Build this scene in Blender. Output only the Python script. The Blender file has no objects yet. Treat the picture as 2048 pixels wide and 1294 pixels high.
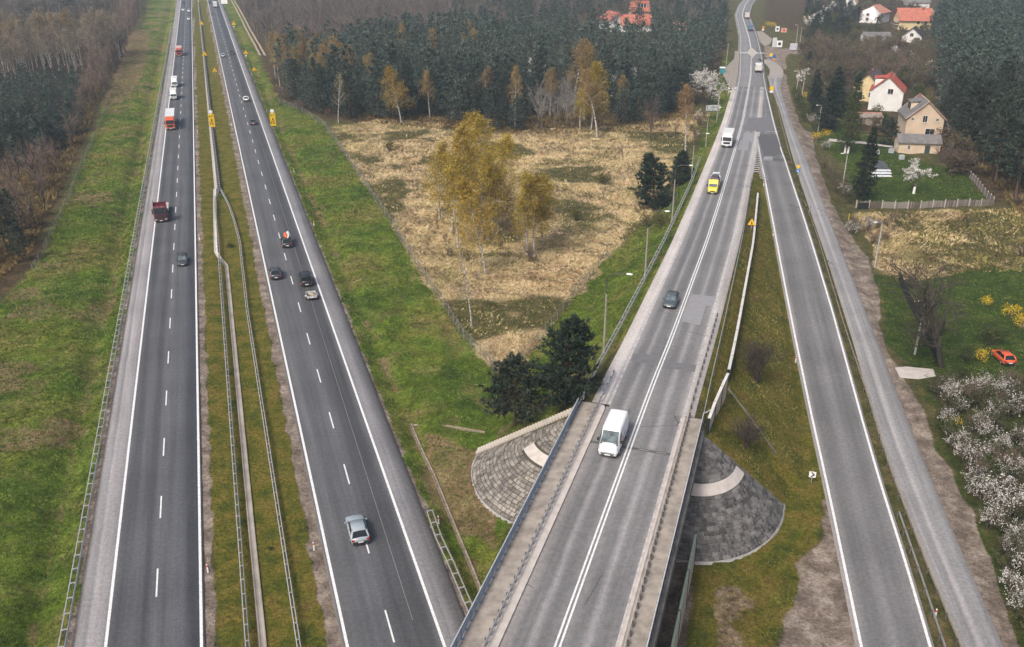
import bpy, math, random
import numpy as np
# ------------------------------------------------------------------ camera, sky, sun, exposure
SC = bpy.context.scene
F_PX, CX, CY, HORIZON, CAM_H = 1800.0, 1024.0, 647.0, -159.0, 55.0
PITCH = math.atan((CY - HORIZON) / F_PX)
CP, SP = math.cos(PITCH), math.sin(PITCH)
cam = bpy.data.cameras.new('camera')
cam.sensor_width = 36.0
cam.lens = 36.0 * F_PX / 2048.0
cam.clip_start = 0.5
cam.clip_end = 12000.0
camo = bpy.data.objects.new('camera', cam)
SC.collection.objects.link(camo)
camo.location = (0, 0, CAM_H)
camo.rotation_euler = (math.pi / 2 - PITCH, 0, 0)
SC.camera = camo
SUN_EL, SUN_AZ = math.radians(48), math.radians(-145)     # azimuth measured from +Y towards +X
world = bpy.data.worlds.new('World')
SC.world = world
world.use_nodes = True
wn = world.node_tree
sky = wn.nodes.new('ShaderNodeTexSky')
sky.sky_type = 'NISHITA'
sky.sun_disc = False
sky.sun_elevation = SUN_EL
sky.sun_rotation = SUN_AZ
sky.air_density = 1.0
sky.dust_density = 6.0
sky.ozone_density = 1.0
wn.nodes['Background'].inputs['Strength'].default_value = 0.10
wn.links.new(sky.outputs[0], wn.nodes['Background'].inputs['Color'])
sun = bpy.data.lights.new('sun', 'SUN')
sun.energy = 1.5
sun.angle = math.radians(15)
sun.color = (1.0, 0.96, 0.9)
suno = bpy.data.objects.new('sun', sun)
SC.collection.objects.link(suno)
suno.rotation_euler = (math.pi / 2 - SUN_EL, 0, math.pi - SUN_AZ)
SC.view_settings.view_transform = 'Standard'
SC.view_settings.look = 'None'
SC.view_settings.gamma = 1.0
SC.view_settings.use_curve_mapping = False
SC.view_settings.exposure = 0.72
SC.cycles.max_bounces = 5
SC.cycles.diffuse_bounces = 2
SC.cycles.glossy_bounces = 2
SC.cycles.transmission_bounces = 2
SC.cycles.transparent_max_bounces = 6
SC.cycles.volume_bounces = 1
SC.cycles.use_denoising = True

# ------------------------------------------------------------------ pixel <-> world
def G(px, py, z=0.0):
    r = (px - CX) / F_PX; u = -(py - CY) / F_PX
    dy = CP + u * SP; dz = -SP + u * CP
    t = (z - CAM_H) / dz
    return (r * t, dy * t, z)
def GZ(px, py, zf, dz=0.0):
    z = 0.0
    for _ in range(14):
        p = G(px, py, z); z = zf(p[1])
    p = G(px, py, z)
    return (p[0], p[1], z + dz)
def proj(X, Y, Z=0.0):
    dz = Z - CAM_H
    zc = Y * CP - dz * SP
    yc = Y * SP + dz * CP
    zc = np.maximum(zc, 0.01)
    return CX + F_PX * X / zc, CY - F_PX * yc / zc

# ------------------------------------------------------------------ noise in numpy
def _hash(ix, iy, seed):
    h = (ix * 374761393 + iy * 668265263 + seed * 974711) & 0xffffffff
    h = ((h ^ (h >> 13)) * 1274126177) & 0xffffffff
    return ((h ^ (h >> 16)) & 0xffff) / 65535.0
def vnoise(x, y, seed=0):
    x = np.asarray(x, float); y = np.asarray(y, float)
    ix = np.floor(x).astype(np.int64); iy = np.floor(y).astype(np.int64)
    fx = x - ix; fy = y - iy
    fx = fx * fx * (3 - 2 * fx); fy = fy * fy * (3 - 2 * fy)
    a = _hash(ix, iy, seed); b = _hash(ix + 1, iy, seed); c = _hash(ix, iy + 1, seed); d = _hash(ix + 1, iy + 1, seed)
    return (a * (1 - fx) + b * fx) * (1 - fy) + (c * (1 - fx) + d * fx) * fy
def fbm(x, y, seed=0, n=4):
    s = 0; a = 0.5
    for i in range(n):
        s = s + a * vnoise(x * 2 ** i, y * 2 ** i, seed + i * 7); a *= 0.5
    return s

# ------------------------------------------------------------------ objects
COL = SC.collection
def tag(o, label=None, cat=None, group=None, kind=None):
    if label: o['label'] = label
    if cat: o['category'] = cat
    if group: o['group'] = group
    if kind: o['kind'] = kind
    return o
def empty(name, loc=(0, 0, 0), rz=0.0, label=None, cat=None, group=None):
    o = bpy.data.objects.new(name, None)
    o.empty_display_size = 0.3
    COL.objects.link(o); o.location = loc; o.rotation_euler = (0, 0, rz)
    return tag(o, label, cat, group)
def mobj(name, me, parent=None, mat=None, loc=None, rot=None):
    o = bpy.data.objects.new(name, me)
    COL.objects.link(o)
    if mat is not None and len(me.materials) == 0: me.materials.append(mat)
    if parent: o.parent = parent
    if loc is not None: o.location = loc
    if rot is not None: o.rotation_euler = rot
    return o
def copy_tree(o, parent=None):
    c = o.copy(); COL.objects.link(c)
    if parent: c.parent = parent
    for ch in o.children: copy_tree(ch, c)
    return c
def np_mesh(name, V, Fc, mat=None, smooth=False, mats=None, midx=None):
    """V (n,3); Fc (m,k) array of k-gons"""
    me = bpy.data.meshes.new(name)
    V = np.ascontiguousarray(V, np.float32); Fc = np.ascontiguousarray(Fc, np.int32)
    k = Fc.shape[1]
    me.vertices.add(len(V)); me.vertices.foreach_set('co', V.ravel())
    me.loops.add(Fc.size); me.loops.foreach_set('vertex_index', Fc.ravel())
    me.polygons.add(len(Fc))
    me.polygons.foreach_set('loop_start', np.arange(0, Fc.size, k, dtype=np.int32))
    me.polygons.foreach_set('loop_total', np.full(len(Fc), k, np.int32))
    if smooth: me.polygons.foreach_set('use_smooth', np.ones(len(Fc), bool))
    for m in (mats or ([mat] if mat else [])): me.materials.append(m)
    if midx is not None: me.polygons.foreach_set('material_index', np.asarray(midx, np.int32))
    me.update(); me.validate()
    return me
class MB:
    """collects shapes, builds ONE mesh"""
    def __init__(s): s.v = []; s.f = []
    def add(s, vs, fs):
        b = len(s.v); s.v += [tuple(v) for v in vs]; s.f += [tuple(i + b for i in f) for f in fs]; return s
    def box(s, x0, x1, y0, y1, z0, z1):
        return s.add([(x0, y0, z0), (x1, y0, z0), (x1, y1, z0), (x0, y1, z0), (x0, y0, z1), (x1, y0, z1), (x1, y1, z1), (x0, y1, z1)],
                     [(0, 3, 2, 1), (4, 5, 6, 7), (0, 1, 5, 4), (1, 2, 6, 5), (2, 3, 7, 6), (3, 0, 4, 7)])
    def hexa(s, b, t):
        return s.add(list(b) + list(t), [(0, 3, 2, 1), (4, 5, 6, 7), (0, 1, 5, 4), (1, 2, 6, 5), (2, 3, 7, 6), (3, 0, 4, 7)])
    def rings(s, rs, caps=True):
        n = len(rs[0]); vs = [p for r in rs for p in r]; fs = []
        for i in range(len(rs) - 1):
            for j in range(n):
                k = (j + 1) % n
                fs.append((i * n + j, i * n + k, (i + 1) * n + k, (i + 1) * n + j))
        if caps: fs.append(tuple(range(n))[::-1]); fs.append(tuple((len(rs) - 1) * n + j for j in range(n)))
        return s.add(vs, fs)
    def tube(s, pts, rad, n=6, caps=True):
        rs = []
        P = [np.array(p, float) for p in pts]
        for i, p in enumerate(P):
            d = P[min(i + 1, len(P) - 1)] - P[max(i - 1, 0)]; d /= max(np.linalg.norm(d), 1e-9)
            a = np.array([0, 0, 1.0]) if abs(d[2]) < 0.9 else np.array([1.0, 0, 0])
            e = np.cross(d, a); e /= np.linalg.norm(e); g = np.cross(d, e)
            r = rad[i] if hasattr(rad, '__len__') else rad
            rs.append([tuple(p + r * (math.cos(2 * math.pi * j / n) * e + math.sin(2 * math.pi * j / n) * g)) for j in range(n)])
        return s.rings(rs, caps)
    def poly(s, pts, z0, z1):
        n = len(pts)
        return s.rings([[(x, y, z0) for x, y in pts], [(x, y, z1) for x, y in pts]])
    def mesh(s, name, mat=None, smooth=False):
        me = bpy.data.meshes.new(name); me.from_pydata(s.v, [], s.f)
        if mat: me.materials.append(mat)
        if smooth:
            for p in me.polygons: p.use_smooth = True
        me.update(); return me
    def build(s, name, mat=None, parent=None, loc=None, rot=None, smooth=False):
        return mobj(name, s.mesh(name, mat, smooth), parent, None, loc, rot)

# ------------------------------------------------------------------ materials
MATS = {}
def nodes_of(name):
    m = bpy.data.materials.new(name); m.use_nodes = True
    nt = m.node_tree
    return m, nt, nt.nodes['Principled BSDF']
def N(nt, t, **kw):
    n = nt.nodes.new(t)
    for k, v in kw.items():
        if k == 'inp':
            for a, b in v.items(): n.inputs[a].default_value = b
        else: setattr(n, k, v)
    return n
def L(nt, a, b): nt.links.new(a, b)
def ramp(nt, fac, stops, interp='LINEAR'):
    n = nt.nodes.new('ShaderNodeValToRGB'); cr = n.color_ramp; cr.interpolation = interp
    while len(cr.elements) < len(stops): cr.elements.new(0.5)
    for e, (p, c) in zip(cr.elements, stops):
        e.position = p; e.color = (c[0], c[1], c[2], 1) if hasattr(c, '__len__') else (c, c, c, 1)
    if fac is not None: L(nt, fac, n.inputs[0])
    return n
def noise(nt, vec, scale, detail=3, rough=0.6):
    n = N(nt, 'ShaderNodeTexNoise', inp={'Scale': scale, 'Detail': detail, 'Roughness': rough})
    if vec is not None: L(nt, vec, n.inputs['Vector'])
    return n
def mixc(nt, fac, a, b, mode='MIX'):
    n = N(nt, 'ShaderNodeMix', data_type='RGBA', blend_type=mode)
    for sock, val in ((n.inputs[0], fac), (n.inputs[6], a), (n.inputs[7], b)):
        if hasattr(val, 'links') or hasattr(val, 'is_linked'): L(nt, val, sock)
        else: sock.default_value = val if not hasattr(val, '__len__') else (val[0], val[1], val[2], 1)
    return n.outputs[2]
def math_(nt, op, a, b=None, clamp=False):
    n = N(nt, 'ShaderNodeMath', operation=op, use_clamp=clamp)
    for i, v in enumerate((a, b)):
        if v is None: continue
        if hasattr(v, 'is_linked'): L(nt, v, n.inputs[i])
        else: n.inputs[i].default_value = v
    return n.outputs[0]
def pmat(name, col, rough=0.6, var=0.18, scale=3.0, metal=0.0, bump=0.0, spec=0.5, objvar=0.0, col2=None, coat=0.0):
    """plain procedural material: colour broken by noise in object space"""
    if name in MATS: return MATS[name]
    m, nt, b = nodes_of(name)
    tc = N(nt, 'ShaderNodeTexCoord')
    n1 = noise(nt, tc.outputs['Object'], scale, 4)
    c2 = col2 or tuple(c * (1 - var * 2) for c in col)
    r = ramp(nt, n1.outputs['Fac'], [(0.3, c2), (0.62, col)])
    c = r.outputs[0]
    if objvar:
        oi = N(nt, 'ShaderNodeObjectInfo')
        mr = N(nt, 'ShaderNodeMapRange', inp={3: 1 - objvar, 4: 1 + objvar}); L(nt, oi.outputs['Random'], mr.inputs[0])
        hs = N(nt, 'ShaderNodeHueSaturation'); L(nt, c, hs.inputs['Color']); L(nt, mr.outputs[0], hs.inputs['Value']); c = hs.outputs[0]
    L(nt, c, b.inputs['Base Color'])
    b.inputs['Roughness'].default_value = rough; b.inputs['Metallic'].default_value = metal
    b.inputs['Specular IOR Level'].default_value = spec
    if coat: b.inputs['Coat Weight'].default_value = coat; b.inputs['Coat Roughness'].default_value = 0.08
    if bump:
        bp = N(nt, 'ShaderNodeBump', inp={'Strength': bump, 'Distance': 0.05}); L(nt, n1.outputs['Fac'], bp.inputs['Height']); L(nt, bp.outputs[0], b.inputs['Normal'])
    MATS[name] = m
    return m
# ------------------------------------------------------------------ road layout (tables by Y, metres)
def tab(px, zf):
    P = sorted([GZ(x, y, zf) for x, y in px], key=lambda p: p[1])
    Y = np.array([p[1] for p in P]); X = np.array([p[0] for p in P])
    def fn(y):
        y = np.asarray(y, float)
        r = np.interp(y, Y, X)
        r = np.where(y < Y[0], X[0] + (y - Y[0]) * (X[1] - X[0]) / (Y[1] - Y[0]), r)
        r = np.where(y > Y[-1], X[-1] + (y - Y[-1]) * (X[-1] - X[-2]) / (Y[-1] - Y[-2]), r)
        return r
    return fn
def smooth_tab(fn, w=8.0):
    def g(y): return (fn(np.asarray(y) - w) + 2 * fn(y) + fn(np.asarray(y) + w)) / 4
    return g
_zo = ([-200, 82, 92, 103, 145, 172, 232, 323, 385], [7.5, 7.5, 7.4, 7.0, 5.5, 4.5, 2.5, 0.5, 0.0])
def z_main(y): return np.interp(y, *_zo)
_zr = ([95, 120, 147, 170, 192, 212, 232, 323, 385], [0, 0.4, 1.3, 2.2, 2.9, 3.05, 2.48, 0.48, 0.0])
def z_ramp(y): return np.interp(y, *_zr)
_zs = ([110, 160, 200, 232, 270, 323, 385], [0, 0.9, 1.9, 2.0, 1.45, 0.45, 0])
def z_serv(y): return np.interp(y, *_zs)
cen = smooth_tab(tab([(1114.5, 1294), (1207, 1037), (1301, 780), (1343, 675), (1414.6, 480), (1440, 400), (1473.8, 285), (1485.7, 240), (1495, 190), (1501, 154), (1503, 105), (1498.7, 78), (1484, 30), (1490, 10), (1506, -10)], z_main), 5)
mainL = smooth_tab(tab([(1040, 1200), (1220, 806), (1364.7, 480), (1438, 295), (1459, 240), (1470, 200), (1480, 154), (1481, 105), (1482, 74), (1472.5, 30), (1480, 10), (1498, -10)], z_main), 5)
mainR = smooth_tab(tab([(1254, 1220), (1382.7, 780), (1466, 480), (1502.7, 314), (1512.5, 268)], z_main), 5)
rampL = smooth_tab(tab([(1723, 1294), (1659, 990), (1616.7, 800), (1565, 545), (1534, 380), (1522, 320), (1512.5, 266)], z_ramp), 5)
rampR = smooth_tab(tab([(1860.7, 1294), (1808, 1113), (1762, 971), (1713.6, 800), (1667.7, 632), (1627, 496), (1582.6, 360), (1562, 300), (1546, 240), (1534, 190), (1527, 154), (1524, 120), (1514, 74), (1497, 30), (1503, 10), (1518, -10)], z_ramp), 5)
servL = smooth_tab(tab([(1922.7, 1294), (1817, 1030), (1757, 870), (1711.5, 700), (1655, 520), (1599.6, 360), (1580, 295), (1565, 240), (1558, 215), (1541, 175), (1536, 154)], z_serv), 4)
servR = smooth_tab(tab([(2007.7, 1294), (1918, 1090), (1831, 879), (1762, 700), (1681, 496), (1630, 360), (1600, 285), (1581, 240), (1573, 215), (1561, 175), (1567, 154)], z_serv), 4)
Y_AB = 80.0     # abutment (end of the bridge deck)
# motorway frame: a = offset to the right of the vanishing line through the camera foot, s = distance along
_mx = (380.5 - CX) / F_PX * CP
MD = np.array([math.sin(math.atan(_mx)), math.cos(math.atan(_mx))]); MN = np.array([MD[1], -MD[0]])
KM = CAM_H / CP * MD[1]
def M(a, s, z=0.0): return (a * MN[0] + s * MD[0], a * MN[1] + s * MD[1], z)
def to_M(X, Y): return X * MN[0] + Y * MN[1], X * MD[0] + Y * MD[1]
_A0 = G(380.5, 1000.0)[0] * MN[0] + G(380.5, 1000.0)[1] * MN[1]
def a_of(k): return k * KM + _A0

def roads_near(X, Y):
    """(road height, distance outside the carriageway) for the three right-hand roads"""
    out = []
    for fl, fr, zf, mg in ((lambda y: mainL(y) - 1.5, lambda y: np.where(y < 232, mainR(y) + 1.2, rampR(y) + .6), z_main, 0), (lambda y: rampL(y) - 0.7, lambda y: rampR(y) + 0.5, z_ramp, 0), (lambda y: servL(y) - .25, lambda y: servR(y) + .25, z_serv, 0)):
        l = fl(Y); r = fr(Y)
        d = np.maximum(np.maximum(l - X, X - r), 0) * 0.955
        out.append((zf(Y), d))
    return out
OD = np.array([0.3015, 0.9535]); ON = np.array([0.9535, -0.3015]); OO = np.array([15.4, 88.0])
def to_O(X, Y): dx = X - OO[0]; dy = Y - OO[1]; return dx * OD[0] + dy * OD[1], dx * ON[0] + dy * ON[1]
def O(s, t, z=0.0): return (OO[0] + s * OD[0] + t * ON[0], OO[1] + s * OD[1] + t * ON[1], z)
S_AB = -7.2      # centre line of the paved cones along the bridge axis
CONE_T, CONE_R = 6.4, 11.4
def terrain_z(X, Y, bumps=True):
    X = np.asarray(X, float); Y = np.asarray(Y, float)
    a, s = to_M(X, Y)
    z = np.full(X.shape, -0.1)
    if bumps:
        n = fbm(X / 9, Y / 9, 3, 4) - 0.5
        fine = fbm(X / 1.3, Y / 1.3, 9, 3) - 0.45
    else: n = 0; fine = 0
    off = np.minimum(np.abs(a - a_of(-0.163)) * (a < a_of(-.163)) + np.abs(a - a_of(.393)) * (a > a_of(.393)) + 3 * ((a > a_of(.03)) & (a < a_of(.205))), 8) / 8
    z = z + off * (n * 0.9 + fine * 0.28)
    # ditches along the motorway and the dished median
    z = z - 0.95 * np.exp(-((a - a_of(-.225)) / 1.7) ** 2) - 0.85 * np.exp(-((a - a_of(.44)) / 1.5) ** 2) - 0.25 * np.exp(-((a - a_of(.115)) / 2.2) ** 2)
    rn = roads_near(X, Y)
    so, to = to_O(X, Y)
    for i, (zr, d) in enumerate(rn):
        if i == 0:
            # main road embankment ends at the abutment with rounded (conical) corners
            ds = np.maximum(S_AB - so, 0)
            dd = np.where(so < S_AB + 6, np.sqrt(ds ** 2 + (np.maximum(np.abs(to) - CONE_T, 0) / np.where(to > 0, .78, 1.0)) ** 2), np.maximum(d - 0.3, 0))
            sl = np.where(so < S_AB + 6, CONE_R / 7.3, 1.55)
            z = np.maximum(z, zr - 0.12 - dd / sl + np.where(dd > 1.0, fine * 0.25 * (so > -4), 0))
        else:
            z = np.maximum(z, zr - 0.12 - np.maximum(d - 0.4, 0) / 2.2 + np.where(d > 1.0, fine * 0.1, 0))
    for i, (zr, d) in enumerate(rn):
        on = (d < 0.35) & ((so > S_AB + .5) if i == 0 else True)
        z = np.where(on, np.minimum(z, zr - 0.12), z)
    # hollow under the stone paved cones
    z = np.where((so < S_AB + .3) & (so > S_AB - CONE_R - .3) & (np.abs(to) > 4) & (z > .1), np.maximum(z - .45, -.3), z)
    under = (a > a_of(-.17) - .3) & (a < a_of(.022)) | (a > a_of(.209)) & (a < a_of(.397))
    z = np.where(under, np.minimum(z, -0.1), z)
    return z
def tz(x, y): return float(terrain_z(np.array([x]), np.array([y]))[0])
def on_ground(px, py):
    """world point where the pixel's ray meets the terrain"""
    z = 0.0
    for _ in range(7):
        p = G(px, py, z); z = 0.4 * z + 0.6 * float(terrain_z(np.array([p[0]]), np.array([p[1]]), False)[0])
    p = G(px, py, z); return (p[0], p[1], tz(p[0], p[1]))

# ------------------------------------------------------------------ ground classes
def poly_w(px, py, poly, soft):
    P = np.array(poly, float); n = len(P)
    inside = np.zeros(px.shape, bool); dist = np.full(px.shape, 1e9)
    for i in range(n):
        x0, y0 = P[i]; x1, y1 = P[(i + 1) % n]
        c = ((y0 > py) != (y1 > py)) & (px < (x1 - x0) * (py - y0) / (y1 - y0 + 1e-12) + x0)
        inside ^= c
        dx, dy = x1 - x0, y1 - y0; t = np.clip(((px - x0) * dx + (py - y0) * dy) / (dx * dx + dy * dy + 1e-9), 0, 1)
        dist = np.minimum(dist, np.hypot(px - x0 - t * dx, py - y0 - t * dy))
    sd = np.where(inside, dist, -dist)
    return np.clip(0.5 + sd / (2 * soft), 0, 1)
REED = [(655, 258), (775, 440), (885, 620), (940, 690), (1000, 748), (1045, 725), (1130, 620), (1220, 505), (1300, 440), (1345, 330), (1400, 262), (1420, 225), (1380, 228), (1280, 252), (1150, 256), (1000, 266), (880, 246), (750, 240)]
GRASS_R = [(470, 0), (520, 120), (556, 196), (640, 235), (780, 440), (890, 620), (1000, 760), (1050, 715), (1225, 500), (1330, 420), (1395, 300), (1430, 200), (1448, 100), (1500, 200), (1400, 700), (1180, 830), (1100, 900), (1020, 1060), (990, 1120), (900, 1294), (1000, 1400), (700, 1400), (400, 0)]
FOREST_C = [(470, 0), (520, 105), (556, 196), (650, 240), (880, 246), (1000, 266), (1150, 256), (1280, 252), (1380, 228), (1430, 170), (1452, 90), (1450, -40), (470, -40)]
GRASS_L = [(300, -40), (290, 40), (262, 100), (238, 150), (205, 210), (160, 330), (120, 430), (85, 520), (0, 610), (-400, 800), (-400, 1700), (300, 1700), (360, -40)]
STRAW_L = [(262, 60), (300, 60), (292, 130), (272, 170), (245, 205), (205, 212), (228, 160)]
FOREST_L = [(282, -40), (275, 40), (250, 110), (225, 160), (195, 215), (150, 320), (105, 430), (65, 530), (0, 590), (-500, 800), (-500, -40)]
SHOULD_R = [(1532, 150), (1548, 178), (1562, 230), (1590, 300), (1615, 360), (1660, 496), (1735, 700), (1800, 879), (1880, 1090), (1960, 1294), (2000, 1400), (2085, 1400), (2042, 1294), (2010, 1210), (1985, 1110), (1945, 1030), (1905, 950), (1866, 870), (1826, 780), (1800, 745), (1770, 690), (1758, 640), (1755, 580), (1738, 515), (1702, 470), (1676, 440), (1662, 410), (1645, 360), (1630, 320), (1624, 262), (1604, 258), (1592, 225), (1580, 190), (1572, 150)]
LAWN_1 = [(1630, 250), (1700, 255), (1800, 300), (1870, 330), (1925, 345), (1985, 408), (1712, 408), (1690, 330), (1640, 290)]
REED_R = [(1705, 425), (2100, 418), (2100, 545), (1940, 542), (1800, 566), (1750, 530), (1745, 490)]
LAWN_2 = [(1748, 548), (1800, 560), (1940, 535), (2100, 530), (2100, 790), (1990, 760), (1840, 745), (1775, 680)]
BUSH_R = [(1840, 745), (2100, 740), (2100, 1400), (2040, 1294), (1985, 1100), (1900, 940)]
HILL_R = [(1590, 60), (1640, 100), (1700, 260), (1860, 290), (1990, 400), (2100, 420), (2100, -40), (1530, -40), (1530, 40)]
TRI = [(1512, 290), (1540, 400), (1620, 800), (1660, 980), (1640, 1040), (1600, 1170), (1500, 1400), (1330, 1400), (1380, 1000), (1400, 840), (1490, 480)]
SAND = [(1428, 1186), (1470, 1178), (1508, 1196), (1512, 1238), (1478, 1262), (1500, 1275), (1540, 1300), (1530, 1400), (1410, 1400), (1425, 1300), (1448, 1258), (1432, 1236)]
GRAVEL = [(1645, 985), (1640, 1060), (1615, 1140), (1570, 1220), (1560, 1290), (1600, 1400), (1800, 1400), (1725, 1294), (1665, 1000)]
UNDER = [(940, 1294), (1040, 1050), (1380, 1110), (1385, 1200), (1350, 1400), (900, 1400)]
PLAZA = [(1530, 90), (1560, 96), (1600, 96), (1640, 92), (1640, 104), (1575, 108), (1570, 120), (1575, 140), (1545, 130), (1528, 110)]

def build_ground():
    ys = np.concatenate([np.linspace(-500, 24, 26)[:-1], 24 + (np.exp(np.linspace(0, 1, 560) * math.log(1 + 780 / 55)) - 1) * 55])
    ys = np.concatenate([ys, np.geomspace(ys[-1] + 8, 7000, 34)])
    us = np.concatenate([-np.geomspace(14, 1.06, 12), np.linspace(-1, 1, 430), np.geomspace(1.06, 14, 12)])
    hw = np.maximum(0.62 * (np.maximum(ys, 24) * CP + 22.5) + 8, 40)
    X = us[None, :] * hw[:, None]; Y = np.repeat(ys[:, None], len(us), 1)
    Z = terrain_z(X, Y)
    Z = np.where(Y > 900, -0.2, Z)
    nr, nc = X.shape
    V = np.stack([X, Y, Z], -1).reshape(-1, 3)
    i = np.arange(nr * nc).reshape(nr, nc)
    Fc = np.stack([i[:-1, :-1], i[:-1, 1:], i[1:, 1:], i[1:, :-1]], -1).reshape(-1, 4)
    me = np_mesh('ground', V, Fc, smooth=True)
    x, y = V[:, 0], V[:, 1]
    px, py = proj(x, y, 0.0)
    sc = np.clip((py + 159) / 700, 0.12, 2.2)
    wob = (fbm(x / 4, y / 4, 21, 4) - 0.47) * 46 * sc
    wob2 = (fbm(x / 4, y / 4, 57, 4) - 0.47) * 46 * sc
    qx, qy = px + wob, py + wob2 * 0.6
    a, s = to_M(x, y)
    W = {}
    W['grass'] = np.maximum(poly_w(qx, qy, GRASS_R, 5), poly_w(qx, qy, GRASS_L, 8))
    W['reed'] = np.maximum(poly_w(px + wob * .9, py + wob2 * .7, REED, 11) * np.clip((fbm(x / 14, y / 14, 91, 4) - .29) * 3.6, 0.05, 1), poly_w(qx, qy, REED_R, 9) * np.clip((fbm(x / 9, y / 9, 92, 4) - .36) * 4, 0, .85))
    W['forest'] = np.maximum.reduce([poly_w(qx, qy, FOREST_C, 6), poly_w(qx, qy, FOREST_L, 9), poly_w(qx, qy, HILL_R, 10), .45 * poly_w(qx, qy, BUSH_R, 10)])
    # brown strips beside the carriageways in the median, gravel edge outside the shoulders
    def band(k0, k1, soft=0.6):
        return np.clip(0.5 + (np.minimum(a - a_of(k0), a_of(k1) - a) + (fbm(x / 2.2, y / 2.2, 5, 3) - .45) * 1.2) / soft, 0, 1)
    W['dirt'] = np.maximum.reduce([poly_w(px + wob * .35, py + wob2 * .3, SHOULD_R, 5), band(.018, .037), band(.19, .216), band(.392, .402, .4), band(-.171, -.16, .3), poly_w(px, py, UNDER, 14), poly_w(px + wob * 1.1, py + wob2, GRAVEL, 12), poly_w(px + wob * .2, py, PLAZA, 4)])
    W['lawn'] = np.maximum.reduce([poly_w(qx, qy, LAWN_1, 6), poly_w(qx, qy, LAWN_2, 8), .9 * poly_w(qx, qy, BUSH_R, 10)])
    W['moss'] = np.maximum(band(.034, .195, .8), poly_w(qx, qy, TRI, 10))
    W['litter'] = np.maximum(poly_w(qx, qy, STRAW_L, 9), band(-.232, -.218, 1.4) * np.clip((fbm(x / 5, y / 5, 31, 4) - .36) * 6, 0, 1) * .75)
    W['litter'] = np.maximum(W['litter'], 0.75 * band(.428, .455, 1.6) * np.clip((fbm(x / 5, y / 5, 41, 4) - .36) * 6, 0, 1))
    W['litter'] = np.maximum(W['litter'], 0.9 * poly_w(qx, qy, [(1010, 850), (1160, 795), (1170, 830), (960, 905), (840, 850), (850, 1000), (1000, 1100), (960, 930)], 10))
    W['litter'] = np.maximum(W['litter'], .7 * poly_w(qx, qy, GRASS_L, 8) * np.clip((fbm(x / 9, y / 9, 61, 4) - .5) * 6, 0, 1) * (a < a_of(-.2)))
    W['sand'] = poly_w(px + wob * 1.4, py + wob2 * 1.4, SAND, 14)
    for nm, ch in (('class_a', ('grass', 'reed', 'forest', 'dirt')), ('class_b', ('lawn', 'moss', 'litter', 'sand'))):
        at = me.attributes.new(nm, 'FLOAT_COLOR', 'POINT')
        at.data.foreach_set('color', np.stack([W[c] for c in ch], -1).astype(np.float32).ravel())
    m, nt, b = nodes_of('ground')
    ge = N(nt, 'ShaderNodeNewGeometry')
    n_f = noise(nt, ge.outputs['Position'], 3.2, 5, 0.72)
    n_m = noise(nt, ge.outputs['Position'], 0.42, 4, 0.65)
    n_c = noise(nt, ge.outputs['Position'], 0.055, 3, 0.6)
    st = N(nt, 'ShaderNodeMapping', inp={'Scale': (1.0, 0.35, 1.0), 'Rotation': (0, 0, 0.6)}); L(nt, ge.outputs['Position'], st.inputs[0])
    n_s = noise(nt, st.outputs[0], 7.5, 4, 0.8)
    def cls(stops_m, stops_f):
        A = ramp(nt, n_m.outputs['Fac'], stops_m).outputs[0]
        Bf = ramp(nt, n_f.outputs['Fac'], stops_f).outputs[0]
        return mixc(nt, 1.0, A, Bf, 'MULTIPLY')
    g4 = [(.28, .3), (.45, .85), (.56, 1.1), (.72, 1.75)]
    base = cls([(.3, (.045, .05, .014)), (.5, (.085, .08, .028)), (.68, (.15, .115, .05))], g4)
    gc = ramp(nt, n_c.outputs['Fac'], [(.36, (.05, .085, .011)), (.48, (.095, .138, .015)), (.57, (.145, .155, .026)), (.68, (.19, .15, .05))]).outputs[0]
    gm = ramp(nt, n_m.outputs['Fac'], [(.3, .5), (.5, 1.0), (.68, 1.5)]).outputs[0]
    n_p = noise(nt, ge.outputs['Position'], 0.16, 4, 0.7)
    gc = mixc(nt, ramp(nt, n_p.outputs['Fac'], [(.5, 0.0), (.66, .75)]).outputs[0], gc, (.19, .145, .06))
    grass = mixc(nt, 1.0, mixc(nt, 1.0, gc, gm, 'MULTIPLY'), ramp(nt, n_f.outputs['Fac'], g4).outputs[0], 'MULTIPLY')
    rc = ramp(nt, n_c.outputs['Fac'], [(.34, (.24, .22, .075)), (.44, (.4, .31, .16)), (.54, (.56, .42, .25)), (.66, (.44, .28, .155))]).outputs[0]
    rs = ramp(nt, n_s.outputs['Fac'], [(.3, .3), (.45, .75), (.6, 1.25), (.75, 1.7)]).outputs[0]
    reed = mixc(nt, 1.0, mixc(nt, 1.0, rc, rs, 'MULTIPLY'), ramp(nt, n_m.outputs['Fac'], [(.32, (.42, .55, .45)), (.46, (1, 1, 1)), (.65, (1.25, 1.2, 1.15))]).outputs[0], 'MULTIPLY')
    forest = cls([(.3, (.03, .026, .012)), (.5, (.075, .05, .025)), (.7, (.12, .08, .04))], g4)
    dirt = cls([(.3, (.11, .085, .065)), (.5, (.22, .175, .14)), (.66, (.36, .3, .245))], [(.3, .5), (.5, 1.0), (.7, 1.4)])
    lawn = cls([(.3, (.025, .042, .008)), (.5, (.042, .068, .010)), (.7, (.075, .085, .02))], g4)
    moss = cls([(.3, (.05, .07, .010)), (.46, (.1, .1, .013)), (.6, (.16, .125, .025)), (.75, (.12, .075, .03))], g4)
    litter = cls([(.3, (.10, .075, .035)), (.5, (.2, .14, .07)), (.7, (.28, .2, .11))], g4)
    n_q = noise(nt, ge.outputs['Position'], 1.1, 6, 0.75)
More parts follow.
